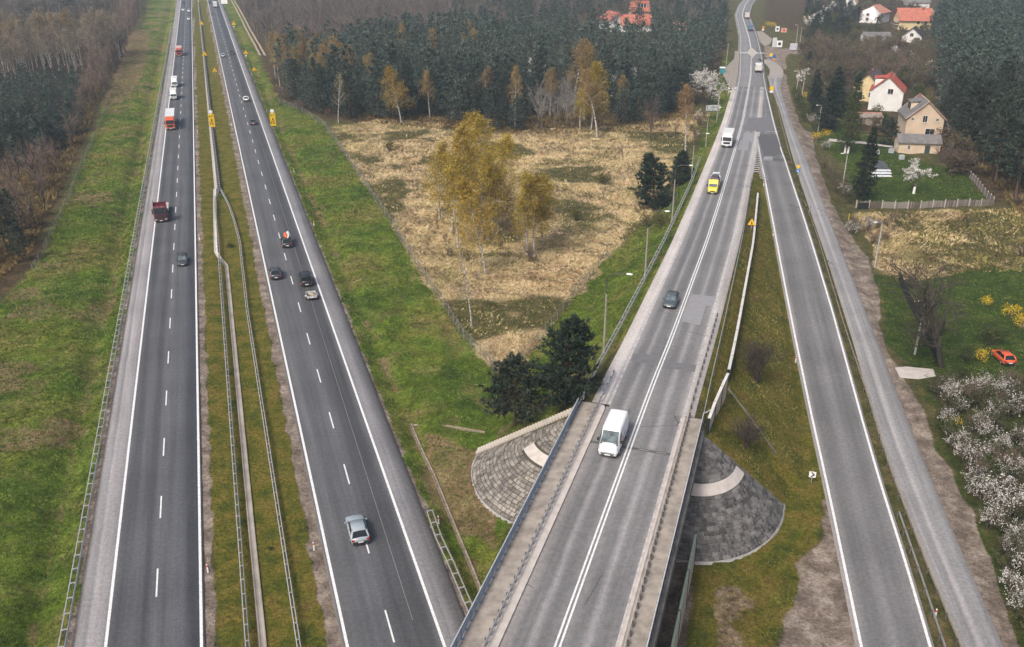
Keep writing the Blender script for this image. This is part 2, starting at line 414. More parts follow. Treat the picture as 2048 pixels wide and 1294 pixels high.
    sand = mixc(nt, 1.0, ramp(nt, n_q.outputs['Fac'], [(.34, (.05, .05, .015)), (.42, (.12, .09, .055)), (.52, (.24, .18, .13)), (.6, (.3, .24, .17)), (.7, (.5, .41, .25))]).outputs[0], ramp(nt, n_f.outputs['Fac'], [(.3, .5), (.5, 1.0), (.7, 1.5)]).outputs[0], 'MULTIPLY')
    ca = N(nt, 'ShaderNodeAttribute', attribute_name='class_a'); cb = N(nt, 'ShaderNodeAttribute', attribute_name='class_b')
    sa = N(nt, 'ShaderNodeSeparateColor'); L(nt, ca.outputs['Color'], sa.inputs[0])
    sb = N(nt, 'ShaderNodeSeparateColor'); L(nt, cb.outputs['Color'], sb.inputs[0])
    brk = math_(nt, 'MULTIPLY', math_(nt, 'SUBTRACT', n_f.outputs['Fac'], 0.5), 1.6)
    def wt(sock):
        v = math_(nt, 'ADD', sock, math_(nt, 'MULTIPLY', brk, math_(nt, 'MULTIPLY', math_(nt, 'SUBTRACT', 1.0, sock), sock)))
        mr = N(nt, 'ShaderNodeMapRange', interpolation_type='SMOOTHSTEP', inp={1: .3, 2: .7}); L(nt, v, mr.inputs[0]); return mr.outputs[0]
    c = base
    for sock, colr in ((sa.outputs[0], grass), (cb.outputs['Alpha'], None), (sb.outputs[1], moss), (sb.outputs[0], lawn), (sa.outputs[2], forest), (sa.outputs[1], reed), (sb.outputs[2], litter), (cb.outputs['Alpha'], sand), (ca.outputs['Alpha'], dirt)):
        if colr is None: continue
        c = mixc(nt, wt(sock), c, colr)
    L(nt, c, b.inputs['Base Color']); b.inputs['Roughness'].default_value = 0.95; b.inputs['Specular IOR Level'].default_value = 0.15
    hs = math_(nt, 'ADD', math_(nt, 'MULTIPLY', n_f.outputs['Fac'], 1.0), math_(nt, 'MULTIPLY', n_m.outputs['Fac'], 0.8))
    bp = N(nt, 'ShaderNodeBump', inp={'Strength': 0.9, 'Distance': 0.35}); L(nt, hs, bp.inputs['Height']); L(nt, bp.outputs[0], b.inputs['Normal'])
    me.materials.append(m)
    o = mobj('ground', me); tag(o, kind='structure')
    return o
ground = build_ground()

def resample_xy(P, off):
    P = np.array(P, float); d = np.concatenate([[0], np.cumsum(np.linalg.norm(np.diff(P, axis=0), axis=1))]); q = np.arange(0, d[-1], 4.0)
    Q = np.stack([np.interp(q, d, P[:, i]) for i in range(3)], 1); Q[:, 0] += off; Q[:, 2] = terrain_z(Q[:, 0], Q[:, 1]); return Q
# ------------------------------------------------------------------ road surfaces
def asphalt(name, t0, t1, prof, streak=0.12, speck=0.35, crack=0.0, gain=1.12):
    """prof: list of (lateral metres, grey or rgb); UV = (lateral, along) in metres"""
    m, nt, b = nodes_of(name)
    uv = N(nt, 'ShaderNodeUVMap'); sx = N(nt, 'ShaderNodeSeparateXYZ'); L(nt, uv.outputs[0], sx.inputs[0])
    geo = N(nt, 'ShaderNodeNewGeometry')
    st = N(nt, 'ShaderNodeMapping', inp={'Scale': (1.6 * max(1, 8 / (t1 - t0)), 0.03, 1)}); L(nt, uv.outputs[0], st.inputs[0])
    ns = noise(nt, st.outputs[0], 1.0, 4, 0.6)
    wob = noise(nt, uv.outputs[0], 0.25, 2)
    tt = math_(nt, 'ADD', sx.outputs[0], math_(nt, 'MULTIPLY', math_(nt, 'SUBTRACT', wob.outputs['Fac'], .5), .028 * (t1 - t0)))
    mr = N(nt, 'ShaderNodeMapRange', inp={1: t0, 2: t1}); L(nt, tt, mr.inputs[0])
    stops = [((t - t0) / (t1 - t0), tuple(x * gain for x in (c if hasattr(c, '__len__') else ((c * .96, c * .975, c * 1.05) if gain < 1.15 else (c * 1.02, c * .995, c * .99))))) for t, c in prof]
    r = ramp(nt, mr.outputs[0], stops)
    f1 = ramp(nt, ns.outputs['Fac'], [(.25, 1 - streak * 2), (.5, 1.0), (.75, 1 + streak * 2)])
    c = mixc(nt, 1.0, r.outputs[0], f1.outputs[0], 'MULTIPLY')
    nf = noise(nt, uv.outputs[0], 9.0, 3, 0.8)
    c = mixc(nt, 1.0, c, ramp(nt, nf.outputs['Fac'], [(.3, 1 - speck), (.5, 1.0), (.7, 1 + speck)]).outputs[0], 'MULTIPLY')
    ng = noise(nt, geo.outputs['Position'], 2.6, 4, 0.75)
    c = mixc(nt, 1.0, c, ramp(nt, ng.outputs['Fac'], [(.3, .8), (.5, 1.0), (.7, 1.22)]).outputs[0], 'MULTIPLY')
    nb = noise(nt, geo.outputs['Position'], 0.12, 3, 0.5)
    c = mixc(nt, 1.0, c, ramp(nt, nb.outputs['Fac'], [(.3, .88), (.5, 1.0), (.7, 1.1)]).outputs[0], 'MULTIPLY')
    if crack:
        v = N(nt, 'ShaderNodeTexVoronoi', feature='DISTANCE_TO_EDGE', inp={'Scale': 0.22}); wv = noise(nt, uv.outputs[0], 1.2, 4)
        ad = N(nt, 'ShaderNodeMix', data_type='VECTOR'); ad.inputs[0].default_value = .25; L(nt, uv.outputs[0], ad.inputs[4]); L(nt, wv.outputs['Color'], ad.inputs[5])
        L(nt, ad.outputs[1], v.inputs['Vector'])
        gate = noise(nt, uv.outputs[0], 0.06, 2)
        k = math_(nt, 'MULTIPLY', math_(nt, 'LESS_THAN', v.outputs['Distance'], 0.006), math_(nt, 'GREATER_THAN', gate.outputs['Fac'], 1 - crack))
        c = mixc(nt, math_(nt, 'MULTIPLY', k, .65), c, (.03, .03, .03))
    L(nt, c, b.inputs['Base Color']); b.inputs['Roughness'].default_value = 0.82; b.inputs['Specular IOR Level'].default_value = 0.3
    bp = N(nt, 'ShaderNodeBump', inp={'Strength': .25, 'Distance': .02}); L(nt, nf.outputs['Fac'], bp.inputs['Height']); L(nt, bp.outputs[0], b.inputs['Normal'])
    return m
def loft(name, Lp, Rp, mat, parent=None, skirt=0.3, nx=1, uv=None, kind='structure'):
    """surface between two polylines (same length), with side skirts"""
    Lp = np.array(Lp, float); Rp = np.array(Rp, float); n = len(Lp)
    cols = [Lp * (1 - j / nx) + Rp * (j / nx) for j in range(nx + 1)]
    us = [uv[0] * (1 - j / nx) + uv[1] * (j / nx) for j in range(nx + 1)] if uv else list(range(nx + 1))
    if skirt:
        dn = np.array([0, 0, -skirt]); cols = [Lp + dn] + cols + [Rp + dn]; us = [us[0]] + us + [us[-1]]
    nc = len(cols)
    V = np.stack(cols, 1).reshape(-1, 3)
    i = np.arange(n * nc).reshape(n, nc)
    Fc = np.stack([i[:-1, :-1], i[:-1, 1:], i[1:, 1:], i[1:, :-1]], -1).reshape(-1, 4)
    me = np_mesh(name, V, Fc, mat)
    if uv:
        mid = (Lp + Rp) / 2; sd = np.concatenate([[0], np.cumsum(np.linalg.norm(np.diff(mid, axis=0), axis=1))])
        U = np.stack([np.tile(np.array(us, float), n), np.repeat(sd, nc)], -1)
        lay = me.uv_layers.new(name='UVMap'); lay.data.foreach_set('uv', U[Fc.ravel()].astype(np.float32).ravel())
    o = mobj(name, me, parent)
    if not parent and kind: tag(o, kind=kind)
    return o
def along(fn, zf, y0, y1, step=3.0, off=0.0, dz=0.0):
    ys = np.linspace(y0, y1, max(2, int(abs(y1 - y0) / step) + 1))
    return [(float(fn(y)) + off, float(y), float(zf(y)) + dz) for y in ys]
def strip(name, pts, w, mat, parent=None, dz=0.0, off=0.0, kind='structure'):
    P = np.array(pts, float); d = np.gradient(P[:, :2], axis=0); d /= np.linalg.norm(d, axis=1)[:, None] + 1e-9
    nn = np.stack([d[:, 1], -d[:, 0], np.zeros(len(P))], 1)
    up = np.array([0, 0, dz])
    return loft(name, P + nn * (off - w / 2) + up, P + nn * (off + w / 2) + up, mat, parent, skirt=0, kind=kind)
PAINT = pmat('road_paint', (.78, .775, .76), .6, .16, 3.5)
PAINT_W = pmat('worn_paint', (.52, .5, .485), .7, .25, 1.6)
S0, S1 = -150, 1000
def mline(k, s0, s1, n=60, z=0.0): return [M(a_of(k), s, z) for s in np.linspace(s0, s1, n)]
sh = (.24, .228, .23)
mw_l = asphalt('asphalt_motorway_left', a_of(-.163), a_of(.022), [(a_of(-.163), (.15, .145, .14)), (a_of(-.155), sh), (a_of(-.146), .15), (a_of(-.142), sh), (a_of(-.121), (.19, .18, .185)), (a_of(-.117), .1), (a_of(-.103), .06), (a_of(-.084), .088), (a_of(-.064), .06), (a_of(-.05), .098), (a_of(-.034), .08), (a_of(-.015), .092), (a_of(.004), .078), (a_of(.014), .105), (a_of(.0195), (.15, .14, .13))])
mw_r = asphalt('asphalt_motorway_right', a_of(.208), a_of(.395), [(a_of(.208), (.14, .13, .12)), (a_of(.2135), .075), (a_of(.228), .085), (a_of(.245), .074), (a_of(.262), .086), (a_of(.28), .096), (a_of(.30), .068), (a_of(.318), .052), (a_of(.336), .058), (a_of(.348), .1), (a_of(.353), (.2, .195, .2)), (a_of(.37), sh), (a_of(.388), (.19, .18, .175)), (a_of(.394), (.12, .11, .1))])
loft('motorway_left_carriageway', mline(-.163, S0, S1, 120), mline(.0205, S0, S1, 120), mw_l, nx=4, uv=(a_of(-.163), a_of(.0205)))
loft('motorway_right_carriageway', mline(.2095, S0, S1, 120), mline(.3945, S0, S1, 120), mw_r, nx=4, uv=(a_of(.2095), a_of(.3945)))
for k in (-.1167, .0155, .2165, .3505): strip('edge_line', mline(k, S0, S1, 80), .25, PAINT, dz=.005)
DASH = 12.17
def s_of(py, k):   # distance along the motorway of the pixel row on line k
    px = 380.5 + k * (py - HORIZON); p = G(px, py); return to_M(p[0], p[1])[1]
for k, y0 in ((-.0502, 911.8), (.2826, 1294 - 52)):
    s0 = s_of(y0, k)
    if k > .1: s0 = s_of(1293, k) + 0.5
    dm = None
    for i in range(-4, 72):
        p = M(a_of(k), s0 + i * DASH)
        if p[1] > 850: break
        if dm is None:
            a0 = np.array(M(a_of(k), 0)); 
            t = np.array([MD[0], MD[1], 0]); nn = np.array([MN[0], MN[1], 0])
            V = [(-.075 * nn), (.075 * nn), (.075 * nn + 4.05 * t), (-.075 * nn + 4.05 * t)]
            dm = np_mesh('lane_dash', np.array(V), np.array([[0, 1, 2, 3]]), PAINT)
        o = mobj('lane_dash', dm, None, loc=(p[0], p[1], .005)); tag(o, kind='structure')
# thin worn joint line down the right lane of the right carriageway
strip('asphalt_joint', mline(.318, 60, 330, 40), .07, pmat('joint', (.2, .2, .2), .8), dz=.004)

# main road (bridge, embankment, descent) --------------------------------
LIGHT = (.3, .28, .27)
mr_prof = [(-5.6, (.4, .37, .345)), (-4.25, (.42, .39, .37)), (-3.95, (.24, .225, .22)), (-3.3, .165), (-2.9, .115), (-2.35, .12), (-1.95, (.21, .2, .2)), (-1.45, .125), (-.8, .115), (-.3, .16), (.5, .165), (.95, .13), (1.5, .135), (2.05, (.225, .215, .215)), (2.6, .14), (3.2, .135), (3.7, .17), (4.25, (.36, .335, .315)), (5.3, (.38, .35, .33))]
main_mat = asphalt('asphalt_main_road', -5.6, 5.6, mr_prof[:19], .08, .22, crack=.42, gain=1.22)
def main_edge(off, y0, y1, dz=0.0):
    return along(cen, z_main, y0, y1, 2.5, off, dz)
AZ = 1 / 0.9535
def main_edge_n(off, y0, y1): return [(float(cen(y)) + off, float(y), float(z_main(y))) for y in np.linspace(y0, y1, 100)]
loft('main_road', main_edge_n(-5.6 * AZ, 84.92, 330), main_edge_n(5.4 * AZ, 81.6, 330), main_mat, nx=8, uv=(-5.6, 5.4))
far_mat = asphalt('asphalt_far_road', -8, 8, [(-8, (.2, .19, .185)), (-4, .13), (-2, .15), (0, .125), (3, .115), (5, .12), (8, (.19, .18, .17))], .06, .2, gain=1.5)
loft('far_road', along(mainL, z_main, 318, 900, 4, -1.2, -.004), along(rampR, z_main, 318, 900, 4, .8, -.004), far_mat, nx=4, uv=(-6, 6))
ramp_mat = asphalt('asphalt_slip_road', 0, 1, [(0, (.24, .225, .215)), (.06, (.2, .19, .19)), (.16, .125), (.27, .105), (.4, .125), (.5, .15), (.6, .125), (.73, .105), (.85, .13), (.94, (.22, .21, .205)), (1, (.26, .245, .235))], .08, .22, crack=.36, gain=1.2)
for y0, y1 in ((20, 322),):
    ys = np.linspace(y0, y1, 140)
    Lp = [(float(rampL(y) - .45) if y < 240 else float(cen(y)) + 4.4 + (0), float(y), float(z_ramp(y)) - .006 - (.02 if y > 205 else 0)) for y in ys]
    Rp = [(float(rampR(y)) + .35, float(y), float(z_ramp(y)) - .006 - (.02 if y > 205 else 0)) for y in ys]
    loft('slip_road', Lp, Rp, ramp_mat, nx=6, uv=(0, 1))
serv_mat = asphalt('asphalt_service_road', 0, 1, [(0, (.25, .225, .2)), (.07, .21), (.2, .18), (.33, .16), (.45, (.27, .255, .25)), (.56, .2), (.68, .16), (.82, .19), (.94, .21), (1, (.23, .2, .175))], .1, .22, crack=.38, gain=1.25)
loft('service_road', along(servL, z_serv, 20, 352, 2.5), along(servR, z_serv, 20, 352, 2.5), serv_mat, nx=4, uv=(0, 1))
# short curve that joins the service road to the main road
cv = [GZ(x, y, z_serv) for x, y in ((1550, 156), (1553, 148), (1553, 140), (1547, 131), (1538, 124), (1526, 119))]
strip('service_road_end', cv, 5.2, serv_mat, dz=-.004)

# painted lines of the right-hand roads ----------------------------------
for off in (-.17, .17): strip('centre_line', main_edge(off * AZ, 30, 384), .16, PAINT, dz=.022)
strip('centre_line', main_edge(0, 384, 430), .2, PAINT, dz=.012); strip('centre_line', along(cen, z_main, 440, 880, 4), .35, PAINT, dz=.012)
strip('edge_line', along(mainL, z_main, 84.5, 880, 3), .28, PAINT_W, dz=.012)
strip('edge_line', along(mainR, z_main, 82, 246, 3), .26, PAINT_W, dz=.012)
strip('edge_line', along(rampL, z_ramp, 25, 240, 3), .25, PAINT, dz=.010)
strip('edge_line', along(rampR, z_ramp, 25, 318, 3), .25, PAINT, dz=.012); strip('edge_line', along(rampR, z_main, 318, 880, 3), .3, PAINT_W, dz=.014)
tip = [(1, 1)]
# hatched nose where slip road and main road part
def chevrons():
    for i in range(26):
        y = 243 - i * 2.05
        l, r = float(mainR(y)), float(rampL(y))
        if y < 196: l = r - 1.3
        if r - l < .5: continue
        m = (l + r) / 2; z = float(max(z_main(y), z_ramp(y))) + .014
        V = [(l, y - 1.0, z), (l, y - .35, z), (m, y + .45, z), (m, y - .2, z), (r, y - 1.0, z), (r, y - .35, z)]
        if y < 196: V = [(l, y - .2, z), (l, y + .6, z), (r, y - .75, z), (r, y - 1.4, z)]; Fs = [(0, 3, 2, 1)]
        else: Fs = [(0, 3, 2, 1), (3, 4, 5, 2)]
        mb = MB(); mb.add(V, Fs); tag(mb.build('chevron_marking', PAINT_W), kind='structure')
chevrons()
for i in range(8):     # broken line where the slip road starts
    a = GZ(1516 + i * 5.4, 262 + i * .3, z_ramp); b = GZ(1518.6 + i * 5.4, 262.2 + i * .3, z_ramp)
    strip('start_dash', [a, b], .5, PAINT, dz=.02)
for i in range(4):     # zebra crossing at the far junction
    a = GZ(1481.5 + i * 4.6, 105.5, z_main); b = GZ(1484 + i * 4.6, 105.5, z_main); strip('crossing_bar', [a, b], 3.6, PAINT, dz=.016)
    a = GZ(1511 + i * 5, 106, z_main); b = GZ(1513.3 + i * 5, 106, z_main); strip('crossing_bar', [a, b], 3.6, PAINT, dz=.016)
isl = [GZ(x, y, z_main) for x, y in ((1503, 96), (1513, 105), (1504.5, 116), (1496, 105))]
mb = MB(); mb.poly([(p[0], p[1]) for p in isl], isl[0][2] - .1, isl[0][2] + .12); tag(mb.build('traffic_island', pmat('island_concrete', (.5, .45, .38), .85)), kind='structure')
strip('island_outline', isl + [isl[0]], .5, PAINT, dz=.018)

# repaired patches of asphalt --------------------------------------------
PATCH = pmat('asphalt_patch', (.27, .265, .275), .85, .08, 1.5); PATCH_D = pmat('asphalt_patch_grey', (.16, .155, .16), .85, .12, 1.5); PATCH_B = pmat('asphalt_patch_dark', (.1, .098, .1), .85, .12, 1.5)
def patch(px, mat, zf=z_main, dz=.007):
    P = [GZ(x, y, zf, dz) for x, y in px]; mb = MB(); mb.add(P, [tuple(range(len(P)))]); tag(mb.build('asphalt_patch', mat), kind='structure')
patch([(1383, 588), (1434, 594), (1424, 613), (1412, 611), (1400, 650), (1362, 642)], PATCH)
patch([(1316, 675), (1338, 677), (1318, 733), (1262, 721), (1267, 706), (1305, 710)], PATCH_D)
patch([(1331, 722), (1393, 730), (1389, 744), (1327, 734)], PATCH_D)
patch([(1488, 265), (1509, 266), (1506, 284), (1499, 283), (1496, 301), (1475, 299), (1480, 280), (1484, 280)], PATCH)
patch([(1528, 313), (1545, 313), (1545, 322), (1527, 321)], PATCH, z_ramp, .02)
patch([(1490, 262), (1512, 262), (1512, 264), (1550, 262), (1540, 235), (1498, 235)], PATCH_D, z_main, .004)
patch([(1514, 268), (1553, 268), (1569, 322), (1529, 320)], PATCH_B, z_ramp, .010)

# sandy two-rut track beside the far right carriageway
RUT = pmat('sandy_track', (.42, .34, .25), .95, .25, .5)
for dx in (-1.1, 1.1): strip('sand_track', resample_xy([G(x, y) for x, y in ((458, -12), (466, 2), (480, 26), (497, 60), (512, 86), (526, 112))], dx), .9, RUT, dz=.12)
# ------------------------------------------------------------------ bridge over the motorway
CONC = pmat('pale_concrete', (.36, .315, .27), .9, .22, .9, bump=.1)
CONC_W = pmat('kerb_stone', (.52, .47, .43), .85, .12, 1.2)
CONC_D = pmat('weathered_concrete', (.16, .15, .14), .92, .25, .7, bump=.15)
CONC_G = pmat('grey_concrete', (.34, .32, .3), .9, .2, .9, bump=.1)
GALV = pmat('galvanised_steel', (.5, .5, .5), .45, .12, 2.0, metal=.35)
GALV_D = pmat('dull_steel_post', (.16, .15, .14), .6, .15, 3.0, metal=.3)
RAILBLUE = pmat('blue_grey_railing', (.17, .22, .3), .5, .1, 2.0, metal=.2)
RAILTOP = pmat('pale_handrail', (.6, .63, .66), .45, .08, 2.0, metal=.2)
DARKGAP = pmat('dark_joint', (.02, .02, .02), .9)
def obox(mb, s0, s1, t0, t1, z0, z1):
    return mb.hexa([O(s0, t0, z0), O(s0, t1, z0), O(s1, t1, z0), O(s1, t0, z0)], [O(s0, t0, z1), O(s0, t1, z1), O(s1, t1, z1), O(s1, t0, z1)])
ZD = 7.5; SB, SE = -112.0, -5.0
br = empty('road_bridge', O(-50, 0, 0), 0, 'concrete road bridge with walkways on both sides crossing over the motorway', 'bridge')
def bpart(name, mb, mat):
    me = mb.mesh(name, mat); o = mobj(name, me, br); o.matrix_parent_inverse = br.matrix_basis.inverted(); return o
def place_world(o, root):   # geometry already in world metres
    o.parent = root; o.matrix_parent_inverse = root.matrix_basis.inverted(); return o
mb = MB(); obox(mb, SB, SE, -6.75, 6.6, 6.2, 7.3); bpart('deck_slab', mb, CONC_D)
loft('road_surface', [O(s, -3.95, ZD) for s in np.linspace(SB, SE + .2, 30)], [O(s, 4.2, ZD) for s in np.linspace(SB, SE + .2, 30)], main_mat, nx=6, uv=(-3.95, 4.2), kind=None)
place_world(bpy.data.objects['road_surface'], br)
mb = MB(); obox(mb, SB, SE - .8, -4.72, -3.95, 7.25, ZD + .15)
mb.add(*(lambda r: ([(p[0], p[1], z) for z in (7.25, ZD + .15) for p in r], [tuple(range(len(r)))[::-1], tuple(range(len(r), 2 * len(r)))] + [(i, (i + 1) % len(r), len(r) + (i + 1) % len(r), len(r) + i) for i in range(len(r))]))([O(SE - .8, -3.95), O(SE - .5, -4.0), O(SE - .15, -4.2), O(SE, -4.6), O(SE, -4.72), O(SE - .8, -4.72)]))
bpart('left_kerb', mb, CONC_W)
mb = MB(); obox(mb, SB, SE, 4.2, 4.46, 7.25, ZD + .15); bpart('right_kerb', mb, CONC_W)
n = 0
pan_l = None
for i in range(32):       # walkway slabs with open joints
    s1 = SE - i * 3.4; s0 = s1 - 3.375
    mb = MB(); obox(mb, s0, s1, -6.62, -4.745, 7.25, ZD + .135); bpart('walkway_slab', mb, CONC)
    mb = MB(); obox(mb, s0, s1, 4.485, 6.2, 7.25, ZD + .135); bpart('walkway_slab', mb, CONC)
mb = MB(); obox(mb, SB, SE - 1.5, -7.0, -6.625, 6.6, ZD + .16); bpart('edge_beam', mb, CONC_G)
mb = MB(); obox(mb, SB, SE - 2.6, 6.205, 6.7, 6.6, ZD + .16); bpart('edge_beam', mb, CONC_D)
mb = MB(); obox(mb, SE - .02, SE + .35, -6.4, -3.7, 7.2, ZD + .02); bpart('end_joint', mb, DARKGAP)
mb = MB(); obox(mb, SE - .02, SE + .3, 4.35, 6.2, 7.2, ZD + .02); bpart('end_joint', mb, DARKGAP)
mb = MB(); obox(mb, -12.75, -12.3, -3.93, 4.18, ZD - .05, ZD + .006); bpart('expansion_joint', mb, PATCH_B)
for t in (.9, 2.6): mb = MB(); obox(mb, -12.55, -12.47, t, t + 1.0, ZD, ZD + .012); bpart('expansion_joint_seal', mb, CONC_G)
mb = MB(); obox(mb, -9.3, -7.4, -6.5, 6.4, -.4, 6.25); bpart('abutment', mb, CONC_D)
for s in (-27, -50, -73):
    for t in (-4.5, 0, 4.5):
        mb = MB(); c = O(s, t, 0); mb.tube([(c[0], c[1], -.5), (c[0], c[1], 6.22)], .5, 12); bpart('column', mb, CONC_D)
# painted line along the right kerb of the bridge
strip('edge_line', [O(s, 4.08, ZD) for s in np.linspace(SB, SE, 20)], .16, PAINT_W, dz=.012)

# railings -------------------------------------------------------------
def railing(label, t, s0, s1, h, matb, matt, inward, bar=.055):
    r = empty('bridge_railing', O(s0, t, ZD), 0, label, 'railing')
    zb = ZD + .14
    mb = MB(); mb.tube([O(s0, t, zb + h), O(s1, t, zb + h)], .045, 8); place_world(mb.build('handrail', matt), r)
    mb = MB(); mb.tube([O(s0, t, zb + .16), O(s1, t, zb + .16)], .03, 6); place_world(mb.build('lower_rail', matb), r)
    V = []; Fs = []
    ss = np.arange(s0 + .05, s1, .12)
    for s in ss:
        b = len(V)
        for dz in (.16, h):
            for a, c in ((-bar / 2, -.012), (bar / 2, -.012), (bar / 2, .012), (-bar / 2, .012)): V.append(O(s + a, t + c, zb + dz))
        Fs += [(b, b + 1, b + 5, b + 4), (b + 1, b + 2, b + 6, b + 5), (b + 2, b + 3, b + 7, b + 6), (b + 3, b, b + 4, b + 7)]
    o = mobj('balusters', np_mesh('balusters', np.array(V), np.array(Fs), matb)); place_world(o, r); tag(o, kind='stuff')
    mb = MB(); mb.box(-.04, .04, -.04, .04, 0, h); mb.box(-.09, .09, -.11, .11, 0, .03); mb.box(-.03, .03, -.03, .2 * 1, .0, .12); me = mb.mesh('post', matb)
    for s in np.arange(s0, s1 + .1, 1.0):
        p = O(s, t, zb); o = mobj('post', me, None, loc=p, rot=(0, 0, math.atan2(ON[1], ON[0]) - (math.pi / 2 if inward > 0 else -math.pi / 2))); place_world(o, r)
    return r
railing('blue grey steel railing along the left walkway of the bridge', -6.72, SB, -6.2, 1.1, RAILBLUE, RAILTOP, 1)
rr_ = railing('dark steel railing along the right walkway of the bridge', 6.32, SB, -5.6, 1.1, pmat('dark_railing', (.07, .075, .08), .5), RAILTOP, -1)
mb = MB(); mb.tube([O(-5.6, 6.32, ZD + 1.2), O(-4.0, 7.2, ZD + 1.1)], .05); mb.tube([O(-4.0, 7.2, ZD + 1.1), O(-4.0, 7.2, ZD)], .05); place_world(mb.build('rail_end', RAILTOP), rr_)

# guard rails ----------------------------------------------------------
def resample(P, step):
    P = np.array(P, float); d = np.concatenate([[0], np.cumsum(np.linalg.norm(np.diff(P, axis=0), axis=1))])
    n = max(2, int(round(d[-1] / step)) + 1); q = np.linspace(0, d[-1], n)
    return np.stack([np.interp(q, d, P[:, i]) for i in range(3)], 1)
def frame2(P):
    d = np.gradient(P[:, :2], axis=0); d /= np.linalg.norm(d, axis=1)[:, None]
    return d, np.stack([d[:, 1], -d[:, 0]], 1)
def beam(P, off, z, prof, mat, name):
    """extrude a (lateral, height) profile along P"""
    d, nn = frame2(P); rs = []
    for p, q in zip(P, nn): rs.append([(p[0] + q[0] * (off + a), p[1] + q[1] * (off + a), p[2] + z + h) for a, h in prof])
    mb = MB(); mb.rings(rs); return mb.build(name, mat)
WP = [(-.02, -.16), (.03, -.1), (-.02, -.02), (-.02, .02), (.03, .1), (-.02, .16), (-.045, .16), (-.045, -.16)]
TP = [(-.04, -.04), (.04, -.04), (.04, .04), (-.04, .04)]
def guard_rail(label, pts, side=1, step=2.0, arm=.0, rear=0.0, matb=None, matp=None, beam_h=.62, post_w=.1, rung=None):
    """beam at the path; posts on the side (+1 right of the path direction); rear: second thin rail at that distance, joined by arms"""
    P = resample(pts, step); d, nn = frame2(P); matb = matb or GALV; matp = matp or GALV_D
    r = empty('guard_rail', tuple(P[0]), 0, label, 'guard rail', 'steel guard rails')
    prof = [(a * -side, h) for a, h in WP]
    place_world(beam(P, 0, beam_h, prof if side < 0 else prof[::-1], matb, 'beam'), r)
    if rear: place_world(beam(P, side * rear, beam_h + .0, TP, matb, 'rear_rail'), r)
    mb = MB(); w = post_w; x0 = side * max(rear * .5, .14)
    mb.box(x0 - w / 2, x0 + w / 2, -.05, .05, -.3, beam_h + .12); me = mb.mesh('post', matp)
    mb = MB(); L_ = rear if rear else .16
    mb.box(min(0.03 * side, side * L_), max(0.03 * side, side * L_), -.05, .05, beam_h + .05, beam_h + .13); me2 = mb.mesh('spacer_arm', matb if rear else matp)
    for p, q in zip(P, d):
        a = math.atan2(q[1], q[0]) - math.pi / 2
        o = mobj('post', me, None, loc=tuple(p), rot=(0, 0, a)); place_world(o, r)
        o2 = mobj('spacer_arm', me2, None, loc=tuple(p), rot=(0, 0, a)); place_world(o2, r)
    return r
def pxpath(px, z=None):
    return [on_ground(x, y) if z is None else G(x, y, z) for x, y in px]
AL = a_of(-.169)
guard_rail('ladder-like steel guard rail along the outer edge of the left motorway carriageway', [M(AL, s, -.05) for s in np.linspace(20, 560, 100)], side=-1, step=2.05, rear=.55)
guard_rail('single steel guard rail on the left side of the wide part of the grassy median', [(*G(x, y)[:2], -.12) for x, y in ((438.5, 384), (431.5, 403), (432.5, 426), (437.7, 479), (462, 800), (500, 1294), (509, 1400))], side=1, step=2.0, rear=.32)
guard_rail('single steel guard rail on the right side of the wide part of the grassy median', [(*G(x, y)[:2], -.12) for x, y in ((441.5, 384), (456, 412), (466.7, 442), (478, 486), (493, 625), (524, 829), (594, 1294), (610, 1400))], side=-1, step=2.0, rear=.28)
guard_rail('double-sided steel guard rail with dark gaps in the narrow far part of the median', [(*G(380.5 + k * (y + 159), y)[:2], -.12) for k, y in ((.112, 381), (.1105, 330), (.1085, 250), (.108, 180), (.107, 90), (.105, 40), (.104, 8))], side=-1, step=2.0, rear=.75)
guard_rail('short guard rail beside the right motorway shoulder where it goes under the bridge', [(*G(x, y)[:2], -.12) for x, y in ((866, 1030), (885, 1085), (905, 1125), (951, 1232), (985, 1310))], side=1, step=2.0, rear=.6)
guard_rail('steel guard rail between road and left walkway of the bridge, with closely set posts', [O(s, -4.72, ZD + .14) for s in np.linspace(SB, -6, 20)], side=-1, step=1.0, beam_h=.55)
guard_rail('short end piece of guard rail above the left end of the bridge deck', [O(-6, -4.72, ZD + .12), O(-3, -4.65, ZD - .08), O(2.6, -4.6, ZD - .2)], side=-1, step=1.9, beam_h=.55)
gr_r = pmat('brown_grey_post', (.13, .11, .1), .7, .2, 4.0)
guard_rail('row of closely set guard rail posts along the right walkway of the bridge', [O(s, 4.75, ZD + .14) for s in np.linspace(SB, -5, 20)], side=1, step=1.0, beam_h=.42, matb=pmat('pale_beam', (.45, .42, .4), .6), matp=gr_r, post_w=.14)
guard_rail('guard rail posts on the right edge of the road just past the bridge', [(float(cen(y)) + 4.95, y, float(z_main(y)) - .05) for y in np.linspace(82, 110, 10)], side=1, step=1.9, beam_h=.45, matb=pmat('pale_beam', (.45, .42, .4), .6), matp=gr_r, post_w=.14)
guard_rail('guard rail on the left shoulder of the embankment road beside the lamp posts', [(float(cen(y)) - 7.0 - max(0, y - 190) * .02, y, float(z_main(y)) - .25) for y in np.linspace(80, 212, 50)], side=-1, step=2.0, rear=.4)
guard_rail('thin guard rail on the right shoulder of the embankment road', [(float(cen(y)) + np.interp(y, [81, 102, 145, 190], [6.6, 6.25, 5.9, 5.4]), y, float(z_main(y)) - .3) for y in np.linspace(81, 190, 50)], side=1, step=4.0)
mid = [(1545, 176), (1566, 262), (1591, 360), (1634, 475), (1660, 562), (1688, 656), (1735.7, 800), (1780, 945), (1850, 1130), (1918, 1294), (1960, 1400)]
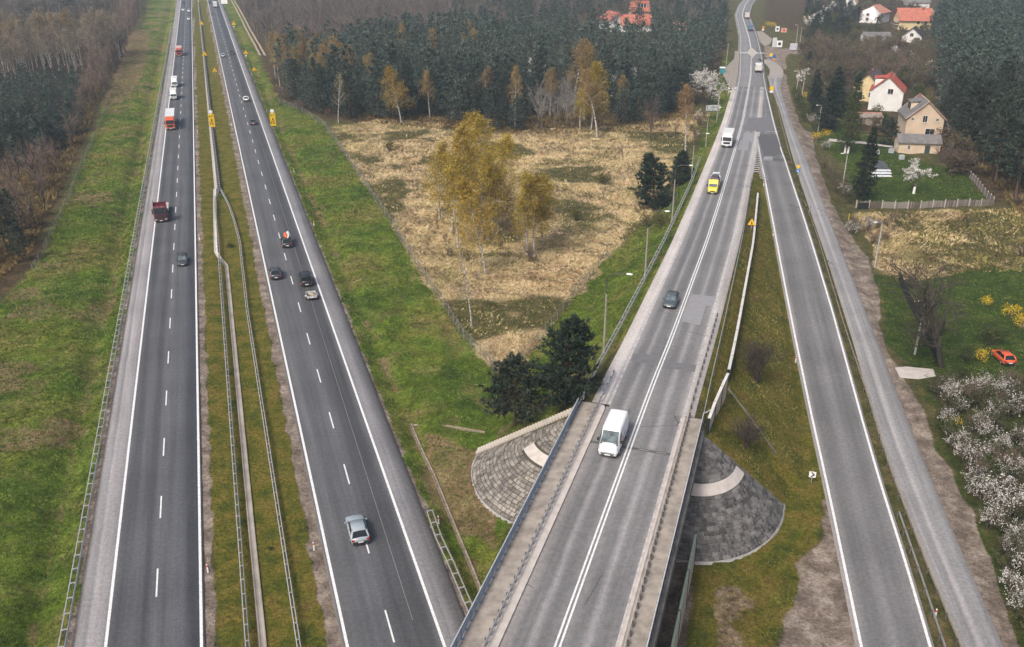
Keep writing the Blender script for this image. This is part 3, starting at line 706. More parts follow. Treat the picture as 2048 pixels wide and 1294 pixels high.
guard_rail('guard rail with small dark posts between slip road and service road', [GZ(x, y, z_serv, -.1) for x, y in mid], side=1, step=3.0, matb=pmat('beige_beam', (.42, .36, .29), .6, .15), beam_h=.55)
guard_rail('short thin steel rail beside the slip road in the near right corner', [G(x, y, -.1) for x, y in ((1797, 1035), (1840, 1160), (1884, 1294), (1915, 1390))], side=1, step=3.0)

strip('rail_dark_strip', [(*G(380.5 + k * (y + 159), y)[:2], .0) for k, y in ((.1095, 383), (.1085, 330), (.1065, 250), (.106, 180), (.105, 90), (.103, 40), (.102, 4))], .8, pmat('dark_strip', (.05, .045, .04), .95), dz=-.02)  # dark strip laid under the far median rail so its gaps read dark
# noise barriers ---------------------------------------------------------
CREAM = pmat('cream_panel', (.58, .47, .33), .85, .1, .6); CAPW = pmat('pale_cap', (.62, .6, .56), .6, .1, 1.0); NPOST = pmat('dark_blue_post', (.02, .03, .06), .5); GREENP = pmat('dark_green_panel', (.035, .06, .05), .7, .15)
def barrier(label, pts, zb, h, cap_w, panel=CREAM, cap=CAPW, post=NPOST, thick=.14, back=None):
    r = empty('noise_barrier', pts[0] if len(pts[0]) == 3 else (*pts[0], zb[0]), 0, label, 'noise barrier')
    for i in range(len(pts) - 1):
        a = np.array(pts[i][:2]); b = np.array(pts[i + 1][:2]); d = (b - a) / np.linalg.norm(b - a); n_ = np.array([d[1], -d[0]])
        a2 = a + d * .1; b2 = b - d * .1
        def q(p, o, z): return (p[0] + n_[0] * o, p[1] + n_[1] * o, z)
        z0, z1 = zb[i], zb[i + 1]; h0, h1 = h[i], h[i + 1]
        mb = MB(); mb.hexa([q(a2, -thick / 2, z0), q(a2, thick / 2, z0), q(b2, thick / 2, z1), q(b2, -thick / 2, z1)], [q(a2, -thick / 2, z0 + h0), q(a2, thick / 2, z0 + h0), q(b2, thick / 2, z1 + h1), q(b2, -thick / 2, z1 + h1)]); place_world(mb.build('panel', panel), r)
        if back is not None:
            mb = MB(); mb.hexa([q(a2, thick / 2 + .003, z0), q(a2, thick / 2 + .05, z0), q(b2, thick / 2 + .05, z1), q(b2, thick / 2 + .003, z1)], [q(a2, thick / 2 + .003, z0 + h0), q(a2, thick / 2 + .05, z0 + h0), q(b2, thick / 2 + .05, z1 + h1), q(b2, thick / 2 + .003, z1 + h1)]); place_world(mb.build('panel_lining', back), r)
        mb = MB(); mb.hexa([q(a2, -cap_w / 2, z0 + h0), q(a2, cap_w / 2, z0 + h0), q(b2, cap_w / 2, z1 + h1), q(b2, -cap_w / 2, z1 + h1)], [q(a2, -cap_w / 2, z0 + h0 + .08), q(a2, cap_w / 2, z0 + h0 + .08), q(b2, cap_w / 2, z1 + h1 + .08), q(b2, -cap_w / 2, z1 + h1 + .08)]); place_world(mb.build('cap', cap), r)
    for i, p in enumerate(pts):
        z0 = zb[i]; mb = MB(); mb.box(p[0] - .11, p[0] + .11, p[1] - .11, p[1] + .11, z0 - .6, z0 + h[i] + .03); place_world(mb.build('post', post), r)
    return r
def gz_(s, t): p = O(s, t); return tz(p[0], p[1])
# cream wall beside the bridge end
pp = [O(3.9, 7.9), O(.8, 7.55), O(-2.7, 7.2), O(-6.4, 6.95)]
barrier('cream noise wall with pale cap beside the right end of the bridge', [p[:2] for p in pp], [6.0, 5.9, 5.8, 5.7], [2.9, 2.9, 2.9, 2.9], .3)
mb = MB(); obox(mb, -6.35, 3.8, 7.35, 7.5, 5.55, 5.7)
yy = np.linspace(93, 178, 22)
pw = [(float(cen(y)) + np.interp(y, [93, 142, 178], [8.2, 7.9, 7.3]), y) for y in yy]
barrier('long low pale barrier on the slope right of the embankment road', pw, [float(z_main(y)) - 1.5 for y in yy], [1.6] * 22, .34, panel=CONC_G, cap=CAPW)
pl = [O(s, t) for s, t in ((-19.0, 7.6), (-24.5, 7.6), (-30, 7.6), (-35.5, 7.6), (-41, 7.6), (-46.5, 7.6))]
barrier('tall cream and dark green noise wall standing on the ground right of the bridge', [p[:2] for p in pl], [-.2] * 6, [3.7, 3.9, 4.1, 4.1, 4.1, 4.1], .2, thick=.18, cap=pmat('green_cap', (.2, .26, .22), .6, .1), back=GREENP)

# paved cones at the abutment -------------------------------------------
def stone_mat(name, dark, lite):
    m, nt, b = nodes_of(name)
    oi = N(nt, 'ShaderNodeObjectInfo'); ge = N(nt, 'ShaderNodeNewGeometry')
    n1 = noise(nt, ge.outputs['Position'], 1.1, 3); n2 = noise(nt, ge.outputs['Position'], 9.0, 4, .7)
    v = math_(nt, 'ADD', math_(nt, 'MULTIPLY', n1.outputs['Fac'], .8), math_(nt, 'MULTIPLY', math_(nt, 'SUBTRACT', oi.outputs['Random'], .5), .3))
    c = ramp(nt, v, [(.2, dark), (.42, tuple((a + b_) / 2 for a, b_ in zip(dark, lite))), (.65, lite)])
    c = mixc(nt, 1.0, c.outputs[0], ramp(nt, n2.outputs['Fac'], [(.3, .6), (.5, 1.0), (.7, 1.35)]).outputs[0], 'MULTIPLY')
    L(nt, c, b.inputs['Base Color']); b.inputs['Roughness'].default_value = .92; b.inputs['Specular IOR Level'].default_value = .2
    bp = N(nt, 'ShaderNodeBump', inp={'Strength': .5, 'Distance': .04}); L(nt, n2.outputs['Fac'], bp.inputs['Height']); L(nt, bp.outputs[0], b.inputs['Normal'])
    return m
def cone(label, side, stone, bed, band_arc, seed, kx=1.0):
    rnd = random.Random(seed)
    c = O(S_AB, side * CONE_T); H_ = 7.25; R_ = CONE_R
    r = empty('paved_cone', (c[0], c[1], 0), 0, label, 'stone slope', 'paved cones at the bridge end')
    # angle 0: away from the bridge (left/right), 90: towards the motorway
    def pt(rad, ang, lift=0.0):
        z = H_ * (1 - rad / R_) + .02; k = math.radians(ang)
        e = np.array(ON) * side * math.cos(k) * kx - np.array(OD) * math.sin(k)
        nz = R_ / math.hypot(R_, H_); nr = H_ / math.hypot(R_, H_)
        return (e[0] * (rad + lift * nr), e[1] * (rad + lift * nr), z + lift * nz)
    a0, a1 = (-4, 97)
    mb = MB(); na = 24
    mb.rings([[pt(rr, a0 + (a1 - a0) * j / na, .03) for j in range(na + 1)] + [pt(rr, a0 + (a1 - a0) * j / na, -.5) for j in range(na, -1, -1)] for rr in np.linspace(.3, R_ + .15, 12)])
    mb.build('mortar_bed', bed, r)
    um = MB(); um.add([(-.5, -.5, -1), (.5, -.5, -1), (.5, .5, -1), (-.5, .5, -1), (-.47, -.46, 0), (.47, -.46, 0), (.47, .46, 0), (-.47, .46, 0)], [(4, 5, 6, 7), (0, 1, 5, 4), (1, 2, 6, 5), (2, 3, 7, 6), (3, 0, 4, 7)])
    ume = um.mesh('stone_block', stone)
    blocks = []
    slope = math.hypot(R_, H_) / R_
    rr = R_
    while rr > .9:
        dr = rnd.uniform(.33, .42)
        rm = rr - dr / 2
        ang = a0 + rnd.uniform(0, 3)
        while ang < a1:
            wd = rnd.uniform(.42, .82); da = math.degrees(wd / rm)
            am = ang + da / 2
            in_band = band_arc[0] < am < band_arc[1] and 4.75 < rm < 5.95
            if am < a1 + 1 and not in_band: blocks.append((rm, am, wd, dr * slope))
            ang += da
        rr -= dr
    order = sorted(blocks, key=lambda b: -b[2] * b[3])
    keep = set(order[:295])
    V = []; Fs = []
    from mathutils import Matrix, Vector
    for bl in blocks:
        rm, am, wd, dl = bl
        p0 = Vector(pt(rm, am, .05 + rnd.uniform(.0, .055)))
        tx = (Vector(pt(rm, am + .5)) - Vector(pt(rm, am - .5))).normalized(); ty = (Vector(pt(rm - .1, am)) - Vector(pt(rm + .1, am))).normalized(); nz = tx.cross(ty)
        if nz.z < 0: tx = -tx; nz = -nz
        mt = Matrix((tx, ty, nz)).transposed().to_4x4(); mt = mt @ Matrix.Rotation(rnd.uniform(-.05, .05), 4, 'X') @ Matrix.Rotation(rnd.uniform(-.05, .05), 4, 'Y')
        mt.translation = p0
        mt = mt @ Matrix.Diagonal((wd - .045, dl - .04, .16, 1))
        if bl in keep:
            o = mobj('stone_block', ume, r); o.matrix_local = mt
        else:
            b = len(V); V += [tuple(mt @ Vector(v.co)) for v in ume.vertices]; Fs += [tuple(b + i for i in f.vertices) for f in ume.polygons]
    if V:
        o = mobj('small_stone_blocks', np_mesh('small_stone_blocks', np.array(V), np.array(Fs), stone), r); tag(o, kind='stuff')
    mb = MB(); b0, b1 = band_arc
    prof = [(4.8, .06), (5.9, .06), (5.9, .2), (4.8, .2)]
    mb.rings([[pt(q, b0 + (b1 - b0) * j / 20, l) for q, l in prof] for j in range(21)]); mb.build('concrete_band', CONC_W, r)
    mb = MB(); mb.rings([[pt(q, a0 + (a1 - a0) * j / 24, l) for q, l in ((R_ + .02, -.3), (R_ + .28, -.3), (R_ + .28, .06), (R_ + .02, .1))] for j in range(25)]); mb.build('edge_kerb', CONC_G, r)
    return r
cone('light grey stone paved cone beside the stairway left of the bridge', -1, stone_mat('pale_stone', (.11, .1, .09), (.34, .31, .27)), pmat('mossy_joint', (.07, .065, .05), .95), (28, 97), 5)
cone('dark grey stone paved cone with pale mortar joints right of the bridge', 1, stone_mat('dark_stone', (.055, .052, .05), (.19, .18, .175)), pmat('pale_mortar', (.2, .19, .175), .95, .3, .8), (5, 97), 8, .78)
# paved slope under the deck
mb = MB(); H_ = 7.25
mb.hexa([O(S_AB - CONE_R, -6.4, -.3), O(S_AB - CONE_R, 6.4, -.3), O(S_AB - 1.9, 6.4, 5.6), O(S_AB - 1.9, -6.4, 5.6)], [O(S_AB - CONE_R, -6.4, .05), O(S_AB - CONE_R, 6.4, .05), O(S_AB - 1.9, 6.4, 6.05), O(S_AB - 1.9, -6.4, 6.05)])
tag(mb.build('paved_slope', CONC_D), 'shaded grey paved slope underneath the end of the bridge deck', 'stone slope')
# stairway down the embankment ------------------------------------------
st = empty('stairway', O(-6.3, -6.7, 7), 0, 'narrow concrete stairway running down the embankment to the left of the bridge', 'stairs')
p0 = np.array(O(-5.9, -6.9, 7.3)); p1 = np.array(O(-6.5, -18.2, .15)); d = (p1 - p0); run = math.hypot(d[0], d[1]); az_ = math.atan2(d[1], d[0])
ns = 36
mb = MB(); mb.box(-.06, .2, -.55, .55, -.32, 0); sm = mb.mesh('step', pmat('pale_step', (.55, .5, .43), .9, .15, 1.5))
for i in range(ns):
    q = p0 + d * (i + .5) / ns
    o = mobj('step', sm, None, loc=tuple(q), rot=(0, 0, az_)); place_world(o, st)
mb = MB()
for i in range(1): mb.rings([[tuple(p0 + d * f + np.array([-math.sin(az_) * w, math.cos(az_) * w, h])) for w, h in ((-.62, -.7), (.62, -.7), (.62, -.24), (-.62, -.24))] for f in (0, 1)])
place_world(mb.build('stair_base', pmat('stair_base', (.12, .1, .08), .95)), st)

# gutters and drains ------------------------------------------------------
def gutter(name, label, px, w, mat, dz=.06):
    P = resample([(*G(x, y)[:2], 0) for x, y in px], 4.0); P[:, 2] = [tz(p[0], p[1]) + dz for p in P]
    d, nn = frame2(P); rs = []
    for p, q in zip(P, nn): rs.append([(p[0] + q[0] * a * w, p[1] + q[1] * a * w, p[2] + h) for a, h in ((-.5, -.25), (.5, -.25), (.5, .1), (.36, .1), (.12, .0), (-.12, .0), (-.36, .1), (-.5, .1))])
    mb = MB(); mb.rings(rs); o = mb.build(name, mat); tag(o, label, 'gutter'); return o
GUT = pmat('white_gutter', (.58, .54, .48), .9, .1, .4); GUT_D = pmat('grey_gutter', (.33, .29, .25), .9, .2, .4)
gutter('concrete_gutter', 'pale concrete gutter left of the double-sided guard rail in the far median', [(380.5 + k * (y + 159), y) for k, y in ((.0955, 372), (.0958, 330), (.0972, 200), (.1, 60), (.099, 0))], .62, GUT)
gutter('concrete_gutter', 'short pale concrete gutter stepping to the left beside the forked guard rail', [(437, 368), (429.5, 373), (429, 380), (430, 440), (431.5, 505), (437, 513), (440, 515)], .62, GUT)
gutter('concrete_gutter', 'long grey concrete gutter between the two guard rails in the near median', [(440, 515), (450, 518), (453, 530), (478.6, 800), (502, 1050), (526, 1294), (535, 1400)], .62, GUT_D)
DRAIN = pmat('drain_stone', (.3, .24, .18), .95, .3, 2.0)
gutter('stone_drain', 'narrow brick lined drain in the ditch along the right motorway shoulder', [(820, 835), (838, 880), (870, 945), (905, 1030), (940, 1115), (968, 1185)], .36, DRAIN, .1)
gutter('stone_drain', 'short stone drain crossing the grass towards the pines', [(825, 838), (880, 848), (970, 864)], .26, DRAIN, .06)
gutter('stone_drain', 'dark concrete drain below the right end of the noise wall', [(1432, 855), (1470, 880), (1520, 915), (1548, 938)], .22, CONC_D, .02)
# ------------------------------------------------------------------ vegetation
def seg_geo(S, n=3):
    """S: list of (p0, p1, r0, r1) -> verts, tris (open prisms)"""
    P0 = np.array([s[0] for s in S], float); P1 = np.array([s[1] for s in S], float)
    R0 = np.array([s[2] for s in S]); R1 = np.array([s[3] for s in S])
    d = P1 - P0; d /= np.linalg.norm(d, axis=1)[:, None] + 1e-9
    a = np.where(np.abs(d[:, 2:3]) < .9, np.array([[0, 0, 1.]]), np.array([[1., 0, 0]]))
    e = np.cross(d, a); e /= np.linalg.norm(e, axis=1)[:, None] + 1e-9; g = np.cross(d, e)
    ang = np.arange(n) * 2 * math.pi / n
    ring = np.cos(ang)[None, :, None] * e[:, None, :] + np.sin(ang)[None, :, None] * g[:, None, :]
    V = np.concatenate([P0[:, None] + ring * R0[:, None, None], P1[:, None] + ring * R1[:, None, None]], 1)
    base = (np.arange(len(S)) * 2 * n)[:, None]
    F = []
    for j in range(n):
        k = (j + 1) % n
        F.append(np.stack([base[:, 0] + j, base[:, 0] + k, base[:, 0] + n + k], 1)); F.append(np.stack([base[:, 0] + j, base[:, 0] + n + k, base[:, 0] + n + j], 1))
    return V.reshape(-1, 3), np.concatenate(F)
def blades(C, D, Ln, W):
    """thin triangles: base at C, pointing along D"""
    C = np.array(C, float); D = np.array(D, float); D /= np.linalg.norm(D, axis=1)[:, None] + 1e-9
    rv = RNG.normal(size=C.shape); s = np.cross(D, rv); s /= np.linalg.norm(s, axis=1)[:, None] + 1e-9
    W = np.asarray(W).reshape(-1, 1); Ln = np.asarray(Ln).reshape(-1, 1)
    V = np.stack([C - s * W, C + s * W, C + D * Ln], 1).reshape(-1, 3)
    return V, np.arange(len(V)).reshape(-1, 3)
def leaves(C, size, flat=0.0):
    """small quads (as two triangles) with random orientation"""
    C = np.array(C, float); n = len(C)
    a = RNG.normal(size=(n, 3)); a /= np.linalg.norm(a, axis=1)[:, None]; b = np.cross(a, RNG.normal(size=(n, 3))); b /= np.linalg.norm(b, axis=1)[:, None]
    s = (np.asarray(size) * RNG.uniform(.6, 1.3, n)).reshape(-1, 1)
    V = np.stack([C - a * s, C + b * s * .6, C + a * s, C - b * s * .6], 1).reshape(-1, 3)
    i = np.arange(n)[:, None] * 4
    return V, np.concatenate([i + np.array([[0, 1, 2]]), i + np.array([[0, 2, 3]])])
RNG = np.random.default_rng(7)
def foliage(name, c0, c1, c2, sc=.35, rough=.8, trans=0.15, ov=.22, hv=.02, up=.45):
    m, nt, b = nodes_of(name)
    ge = N(nt, 'ShaderNodeNewGeometry'); oi = N(nt, 'ShaderNodeObjectInfo')
    n1 = noise(nt, ge.outputs['Position'], sc, 3); n2 = N(nt, 'ShaderNodeTexWhiteNoise', noise_dimensions='3D')
    q = N(nt, 'ShaderNodeVectorMath', operation='SNAP', inp={1: (.5, .5, .5)}); L(nt, ge.outputs['Position'], q.inputs[0]); L(nt, q.outputs[0], n2.inputs['Vector'])
    v = math_(nt, 'ADD', math_(nt, 'MULTIPLY', n1.outputs['Fac'], .6), math_(nt, 'MULTIPLY', n2.outputs['Value'], .4))
    r = ramp(nt, v, [(.28, c0), (.5, c1), (.72, c2)])
    hs = N(nt, 'ShaderNodeHueSaturation')
    mr = N(nt, 'ShaderNodeMapRange', inp={3: 1 - ov, 4: 1 + ov}); L(nt, oi.outputs['Random'], mr.inputs[0]); L(nt, mr.outputs[0], hs.inputs['Value'])
    mr2 = N(nt, 'ShaderNodeMapRange', inp={3: .5 - hv, 4: .5 + hv}); wn2 = N(nt, 'ShaderNodeTexWhiteNoise', noise_dimensions='1D'); L(nt, oi.outputs['Random'], wn2.inputs['W']); L(nt, wn2.outputs['Value'], mr2.inputs[0]); L(nt, mr2.outputs[0], hs.inputs['Hue'])
    L(nt, r.outputs[0], hs.inputs['Color']); L(nt, hs.outputs[0], b.inputs['Base Color'])
    b.inputs['Roughness'].default_value = rough; b.inputs['Specular IOR Level'].default_value = .2
    nm = N(nt, 'ShaderNodeMix', data_type='VECTOR'); nm.inputs[0].default_value = up; L(nt, ge.outputs['Normal'], nm.inputs[4]); nm.inputs[5].default_value = (0, 0, 1)
    nz = N(nt, 'ShaderNodeVectorMath', operation='NORMALIZE'); L(nt, nm.outputs[1], nz.inputs[0]); L(nt, nz.outputs[0], b.inputs['Normal'])
    if trans:
        tr = N(nt, 'ShaderNodeBsdfTranslucent'); L(nt, hs.outputs[0], tr.inputs['Color'])
        mx = N(nt, 'ShaderNodeMixShader', inp={0: trans}); L(nt, b.outputs[0], mx.inputs[1]); L(nt, tr.outputs[0], mx.inputs[2])
        L(nt, mx.outputs[0], nt.nodes['Material Output'].inputs['Surface'])
    return m
F_PINE = foliage('pine_needles', (.012, .022, .018), (.034, .052, .042), (.12, .15, .115), hv=.025, ov=.34, up=.3)
F_PINE_D = foliage('dark_pine_needles', (.010, .018, .012), (.026, .038, .026), (.085, .105, .07), hv=.02, ov=.3, up=.3)
F_SPRUCE = foliage('spruce_needles', (.012, .02, .014), (.02, .034, .022), (.034, .052, .032))
F_LARCH = foliage('larch_needles', (.04, .06, .015), (.07, .1, .025), (.12, .15, .045), trans=.3)
F_BIRCH = foliage('birch_leaves', (.18, .125, .014), (.36, .26, .028), (.55, .41, .065), trans=.35, hv=.012)
F_BIRCH_O = foliage('rusty_birch_leaves', (.16, .1, .035), (.27, .18, .06), (.38, .27, .1), trans=.35, hv=.015)
F_TWIG = foliage('bare_twigs', (.07, .055, .045), (.13, .1, .085), (.22, .18, .15), trans=0, ov=.3)
F_TWIG_D = foliage('dark_twigs', (.03, .024, .018), (.055, .045, .036), (.09, .075, .06), trans=0)
F_TWIG_B = foliage('brown_twigs', (.08, .055, .04), (.15, .105, .08), (.24, .17, .13), trans=0, ov=.25)
F_TWIG_G = foliage('pale_grey_twigs', (.1, .09, .08), (.18, .165, .15), (.27, .25, .23), trans=0, ov=.2)
F_BLOSSOM = foliage('white_blossom', (.42, .4, .33), (.7, .68, .62), (.86, .85, .82), trans=.25, ov=.08, hv=.0)
F_YELLOW = foliage('yellow_blossom', (.4, .25, .01), (.62, .42, .015), (.8, .6, .04), trans=.25, ov=.1, hv=.0)
F_GREENB = foliage('young_green_leaves', (.022, .032, .01), (.045, .058, .016), (.085, .092, .028), trans=.2)
F_OLIVE = foliage('olive_bush_leaves', (.05, .05, .015), (.09, .085, .025), (.15, .13, .045), trans=.2)
F_BROWNL = foliage('brown_olive_buds', (.05, .042, .022), (.095, .078, .042), (.16, .13, .075), trans=.2, ov=.35, hv=.03)
B_BARK = pmat('brown_bark', (.1, .075, .055), .95, .3, 4.0, bump=.3)
B_PINE = pmat('pine_bark', (.12, .075, .05), .95, .3, 4.0, bump=.3)
B_GREY = pmat('grey_bark', (.17, .15, .13), .95, .25, 4.0, bump=.3)
def birch_bark():
    m, nt, b = nodes_of('birch_bark'); tc = N(nt, 'ShaderNodeTexCoord'); mp = N(nt, 'ShaderNodeMapping', inp={'Scale': (2.0, 2.0, 7.0)}); L(nt, tc.outputs['Object'], mp.inputs[0])
    n1 = noise(nt, mp.outputs[0], 1.0, 3); r = ramp(nt, n1.outputs['Fac'], [(.4, (.07, .06, .055)), (.5, (.4, .37, .34)), (.7, (.62, .6, .57))])
    L(nt, r.outputs[0], b.inputs['Base Color']); b.inputs['Roughness'].default_value = .85; return m
B_BIRCH = birch_bark()
F_TWIG_W = foliage('pale_birch_twigs', (.22, .185, .15), (.4, .355, .31), (.56, .52, .48), trans=0, ov=.15)

def curve_pts(p0, d0, length, n, bend, rnd, up=0.0):
    P = [np.array(p0, float)]; d = np.array(d0, float); d /= np.linalg.norm(d)
    for i in range(n):
        d = d + rnd.normal(size=3) * bend + np.array([0, 0, up]); d /= np.linalg.norm(d)
        P.append(P[-1] + d * length / n)
    return P
def segs_of(P, r0, r1):
    n = len(P) - 1
    return [(P[i], P[i + 1], r0 + (r1 - r0) * i / n, r0 + (r1 - r0) * (i + 1) / n) for i in range(n)]
def jmesh(name, parts, mat):
    V = []; F = []; b = 0
    for v, f in parts: V.append(v); F.append(f + b); b += len(v)
    return np_mesh(name, np.concatenate(V), np.concatenate(F), mat)

def make_pine(seed, h, rmax, zb=.25, whorls=14, per=6, sprays=5, leafm=None, low=False, droop=0.0, shape=.8, mbark=None, nbl=6):
    rnd = np.random.default_rng(seed)
    P = curve_pts((0, 0, 0), (rnd.normal() * .03, rnd.normal() * .03, 1), h * .95, 6, .025, rnd)
    wood = segs_of(P, .017 * h, .004 * h); C = []; D = []; Ln = []
    for w in range(whorls):
        x = (w + rnd.uniform(-.3, .3)) / (whorls - 1); x = min(max(x, 0), 1)
        z = zb * h + x * (h * .97 - zb * h)
        f = (1 - x) ** shape * (min(1, .55 + x * 2.2)) + .06
        c = np.array([np.interp(z, [p[2] for p in P], [p[k] for p in P]) for k in range(2)] + [z])
        a0 = rnd.uniform(0, 6.28)
        for b in range(per if x < .85 else 4):
            az = a0 + b * 6.283 / per + rnd.normal() * .25
            el = math.radians(-8 + 48 * x + rnd.normal() * 8) - droop
            ln = rmax * f * rnd.uniform(.65, 1.25)
            d = np.array([math.cos(az) * math.cos(el), math.sin(az) * math.cos(el), math.sin(el)])
            tip = c + d * ln + np.array([0, 0, ln * .1])
            wood.append((c, tip, .02 + .01 * ln, .008))
            ns = max(2, int(sprays * (.5 + .6 * ln / rmax)))
            for s in range(ns):
                t = .3 + .72 * (s + rnd.uniform(0, .8)) / ns
                side = np.array([-math.sin(az), math.cos(az), 0]) * rnd.normal() * ln * .2 * (1.1 - t * .5)
                p = c + (tip - c) * t + side + np.array([0, 0, rnd.normal() * .12])
                for q in range(nbl):
                    dd = d * .7 + rnd.normal(size=3) * .75 + np.array([0, 0, .45 - droop]); C.append(p); D.append(dd); Ln.append(rnd.uniform(.45, .85) * (h / 14) ** .4 * (1.5 if low else 1))
    Ln = np.array(Ln)
    V, F = blades(C, D, Ln, Ln * (.2 if low else .15))
    return jmesh('trunk', [seg_geo(wood, 4)], mbark or B_PINE), np_mesh('crown', V, F, leafm or F_PINE)

def make_birch(seed, h, rmax, leafm=None, nleaf=7600, zb=.22, nbr=38, low=False, lean=.04, leaf=.105):
    rnd = np.random.default_rng(seed)
    P = curve_pts((0, 0, 0), (rnd.normal() * lean, rnd.normal() * lean, 1), h * .96, 8, .03, rnd)
    trunk = segs_of(P, .0095 * h + .03, .012); br = []; lp = []
    zz = [p[2] for p in P]
    for i in range(nbr):
        x = (i + rnd.uniform(0, 1)) / nbr; z = h * (zb + x * (.95 - zb))
        c = np.array([np.interp(z, zz, [p[k] for p in P]) for k in range(2)] + [z])
        az = i * 2.4 + rnd.normal() * .5; el = math.radians(rnd.uniform(38, 62))
        ln = rmax * (1.5 * (1 - x) ** .75 + .18) * rnd.uniform(.7, 1.2)
        d = np.array([math.cos(az) * math.cos(el), math.sin(az) * math.cos(el), math.sin(el)])
        Q = curve_pts(c, d, ln, 4, .10, rnd, .03)
        br += segs_of(Q, .012 + .011 * ln, .008)
        for k in range(3 if low else 7):
            t = rnd.uniform(.3, 1.0); j = min(int(t * 4), 3); q = Q[j] + (Q[j + 1] - Q[j]) * (t * 4 - j)
            dd = d * .6 + rnd.normal(size=3) * .55; l2 = ln * rnd.uniform(.22, .48)
            R = curve_pts(q, dd, l2, 3, .18, rnd, -.12)
            br += segs_of(R, .012, .004)
            for m in range(3): lp.append((R[1 + m * 1 if m < 2 else 3], R[min(2 + m, 3)]))
    lp = lp or [(P[-1], P[-1])]
    idx = rnd.integers(0, len(lp), nleaf); A = np.array([lp[i][0] for i in idx]); B = np.array([lp[i][1] for i in idx])
    C = A + (B - A) * rnd.uniform(0, 1.2, (nleaf, 1)) + rnd.normal(size=(nleaf, 3)) * .3
    C[:, 2] -= np.abs(rnd.normal(size=nleaf)) * .9
    V, F = leaves(C, leaf * (1.7 if low else 1))
    return jmesh('trunk', [seg_geo(trunk, 6 if not low else 4)], B_BIRCH), jmesh('branches', [seg_geo(br, 3)], F_TWIG_W), np_mesh('crown', V, F, leafm or F_BIRCH)

def make_bare(seed, h, spread, levels=4, stems=1, twm=None, bark=None, blossom=None, nbl=0, bl_size=.14, dens=1.0, upb=.06, thick=1.0, tw=.010, zfork=.28):
    """leafless tree or shrub: stems, limbs, fine twigs; optionally with blossom or small leaves along the twigs"""
    rnd = np.random.default_rng(seed); wood = []; fine = []; tips = []
    def rec(p, d, ln, r, lv):
        n = 4 if lv == 0 else 3
        P = curve_pts(p, d, ln, n, .08 + .05 * lv, rnd, upb if lv else 0)
        (wood if lv < 2 else fine).extend(segs_of(P, r, r * .55))
        if lv >= levels - 1: tips.append((P[0], P[-1])); return
        nb = [6, 5, 5, 4][min(lv, 3)]
        nb = max(2, int(round(nb * dens + rnd.uniform(-.5, .5))))
        for k in range(nb):
            t = (zfork if lv == 0 else .25) + (.98 - (zfork if lv == 0 else .25)) * (k + rnd.uniform(.2, .9)) / nb
            j = min(int(t * n), n - 1); q = P[j] + (P[j + 1] - P[j]) * (t * n - j)
            dd = P[j + 1] - P[j]; dd /= np.linalg.norm(dd)
            s = rnd.normal(size=3); s -= dd * s.dot(dd); s /= np.linalg.norm(s) + 1e-9
            nd = dd * rnd.uniform(.55, .95) + s * spread * rnd.uniform(.7, 1.15)
            rec(q, nd, ln * rnd.uniform(.45, .66), max(r * .5, tw * .7), lv + 1)
    for s in range(stems):
        az = s * 2.4 + rnd.normal() * .4; tl = 0.06 if stems == 1 else rnd.uniform(.15, .6) * spread
        rec((math.cos(az) * .15 * (stems > 1), math.sin(az) * .15 * (stems > 1), -.1), (math.cos(az) * tl, math.sin(az) * tl, 1), h * rnd.uniform(.5, .62), (.017 * h + .03) * thick / (1 if stems == 1 else 1.5), 0)
    out = [jmesh('trunk', [seg_geo(wood, 4)], bark or B_BARK)]
    out.append(jmesh('twigs', [seg_geo(fine, 3)], twm or F_TWIG) if fine else None)
    if blossom:
        idx = rnd.integers(0, len(tips), nbl); A = np.array([tips[i][0] for i in idx]); B = np.array([tips[i][1] for i in idx])
        V, F = leaves(A + (B - A) * rnd.uniform(.1, 1.1, (nbl, 1)) + rnd.normal(size=(nbl, 3)) * .09, bl_size); out.append(np_mesh('blossom', V, F, blossom))
    return tuple(out)
def make_bush(seed, h, r, leafm, nleaf=700, leaf=.13, twm=None):
    """dense leafy bush: stems plus leaves over uneven lobes"""
    rnd = np.random.default_rng(seed); st = []; lobes = []
    for k in range(9):
        az = rnd.uniform(0, 6.28); rr = r * rnd.uniform(.1, .7); z = h * rnd.uniform(.35, .75)
        lobes.append((np.array([math.cos(az) * rr, math.sin(az) * rr, z]), rnd.uniform(.28, .5) * r, rnd.uniform(.22, .36) * h))
        st += segs_of(curve_pts((0, 0, -.05), lobes[-1][0], np.linalg.norm(lobes[-1][0]) * 1.15, 3, .08, rnd), .04, .012)
    C = []
    for i in range(nleaf):
        c, a, b = lobes[rnd.integers(0, 9)]; d = rnd.normal(size=3); d /= np.linalg.norm(d); rad = rnd.uniform(.55, 1.08)
        q = c + d * np.array([a, a, b]) * rad; q[2] = max(q[2], .05); C.append(q)
    V, F = leaves(C, leaf)
    return jmesh('stems', [seg_geo(st, 3)], twm or B_BARK), np_mesh('foliage', V, F, leafm)

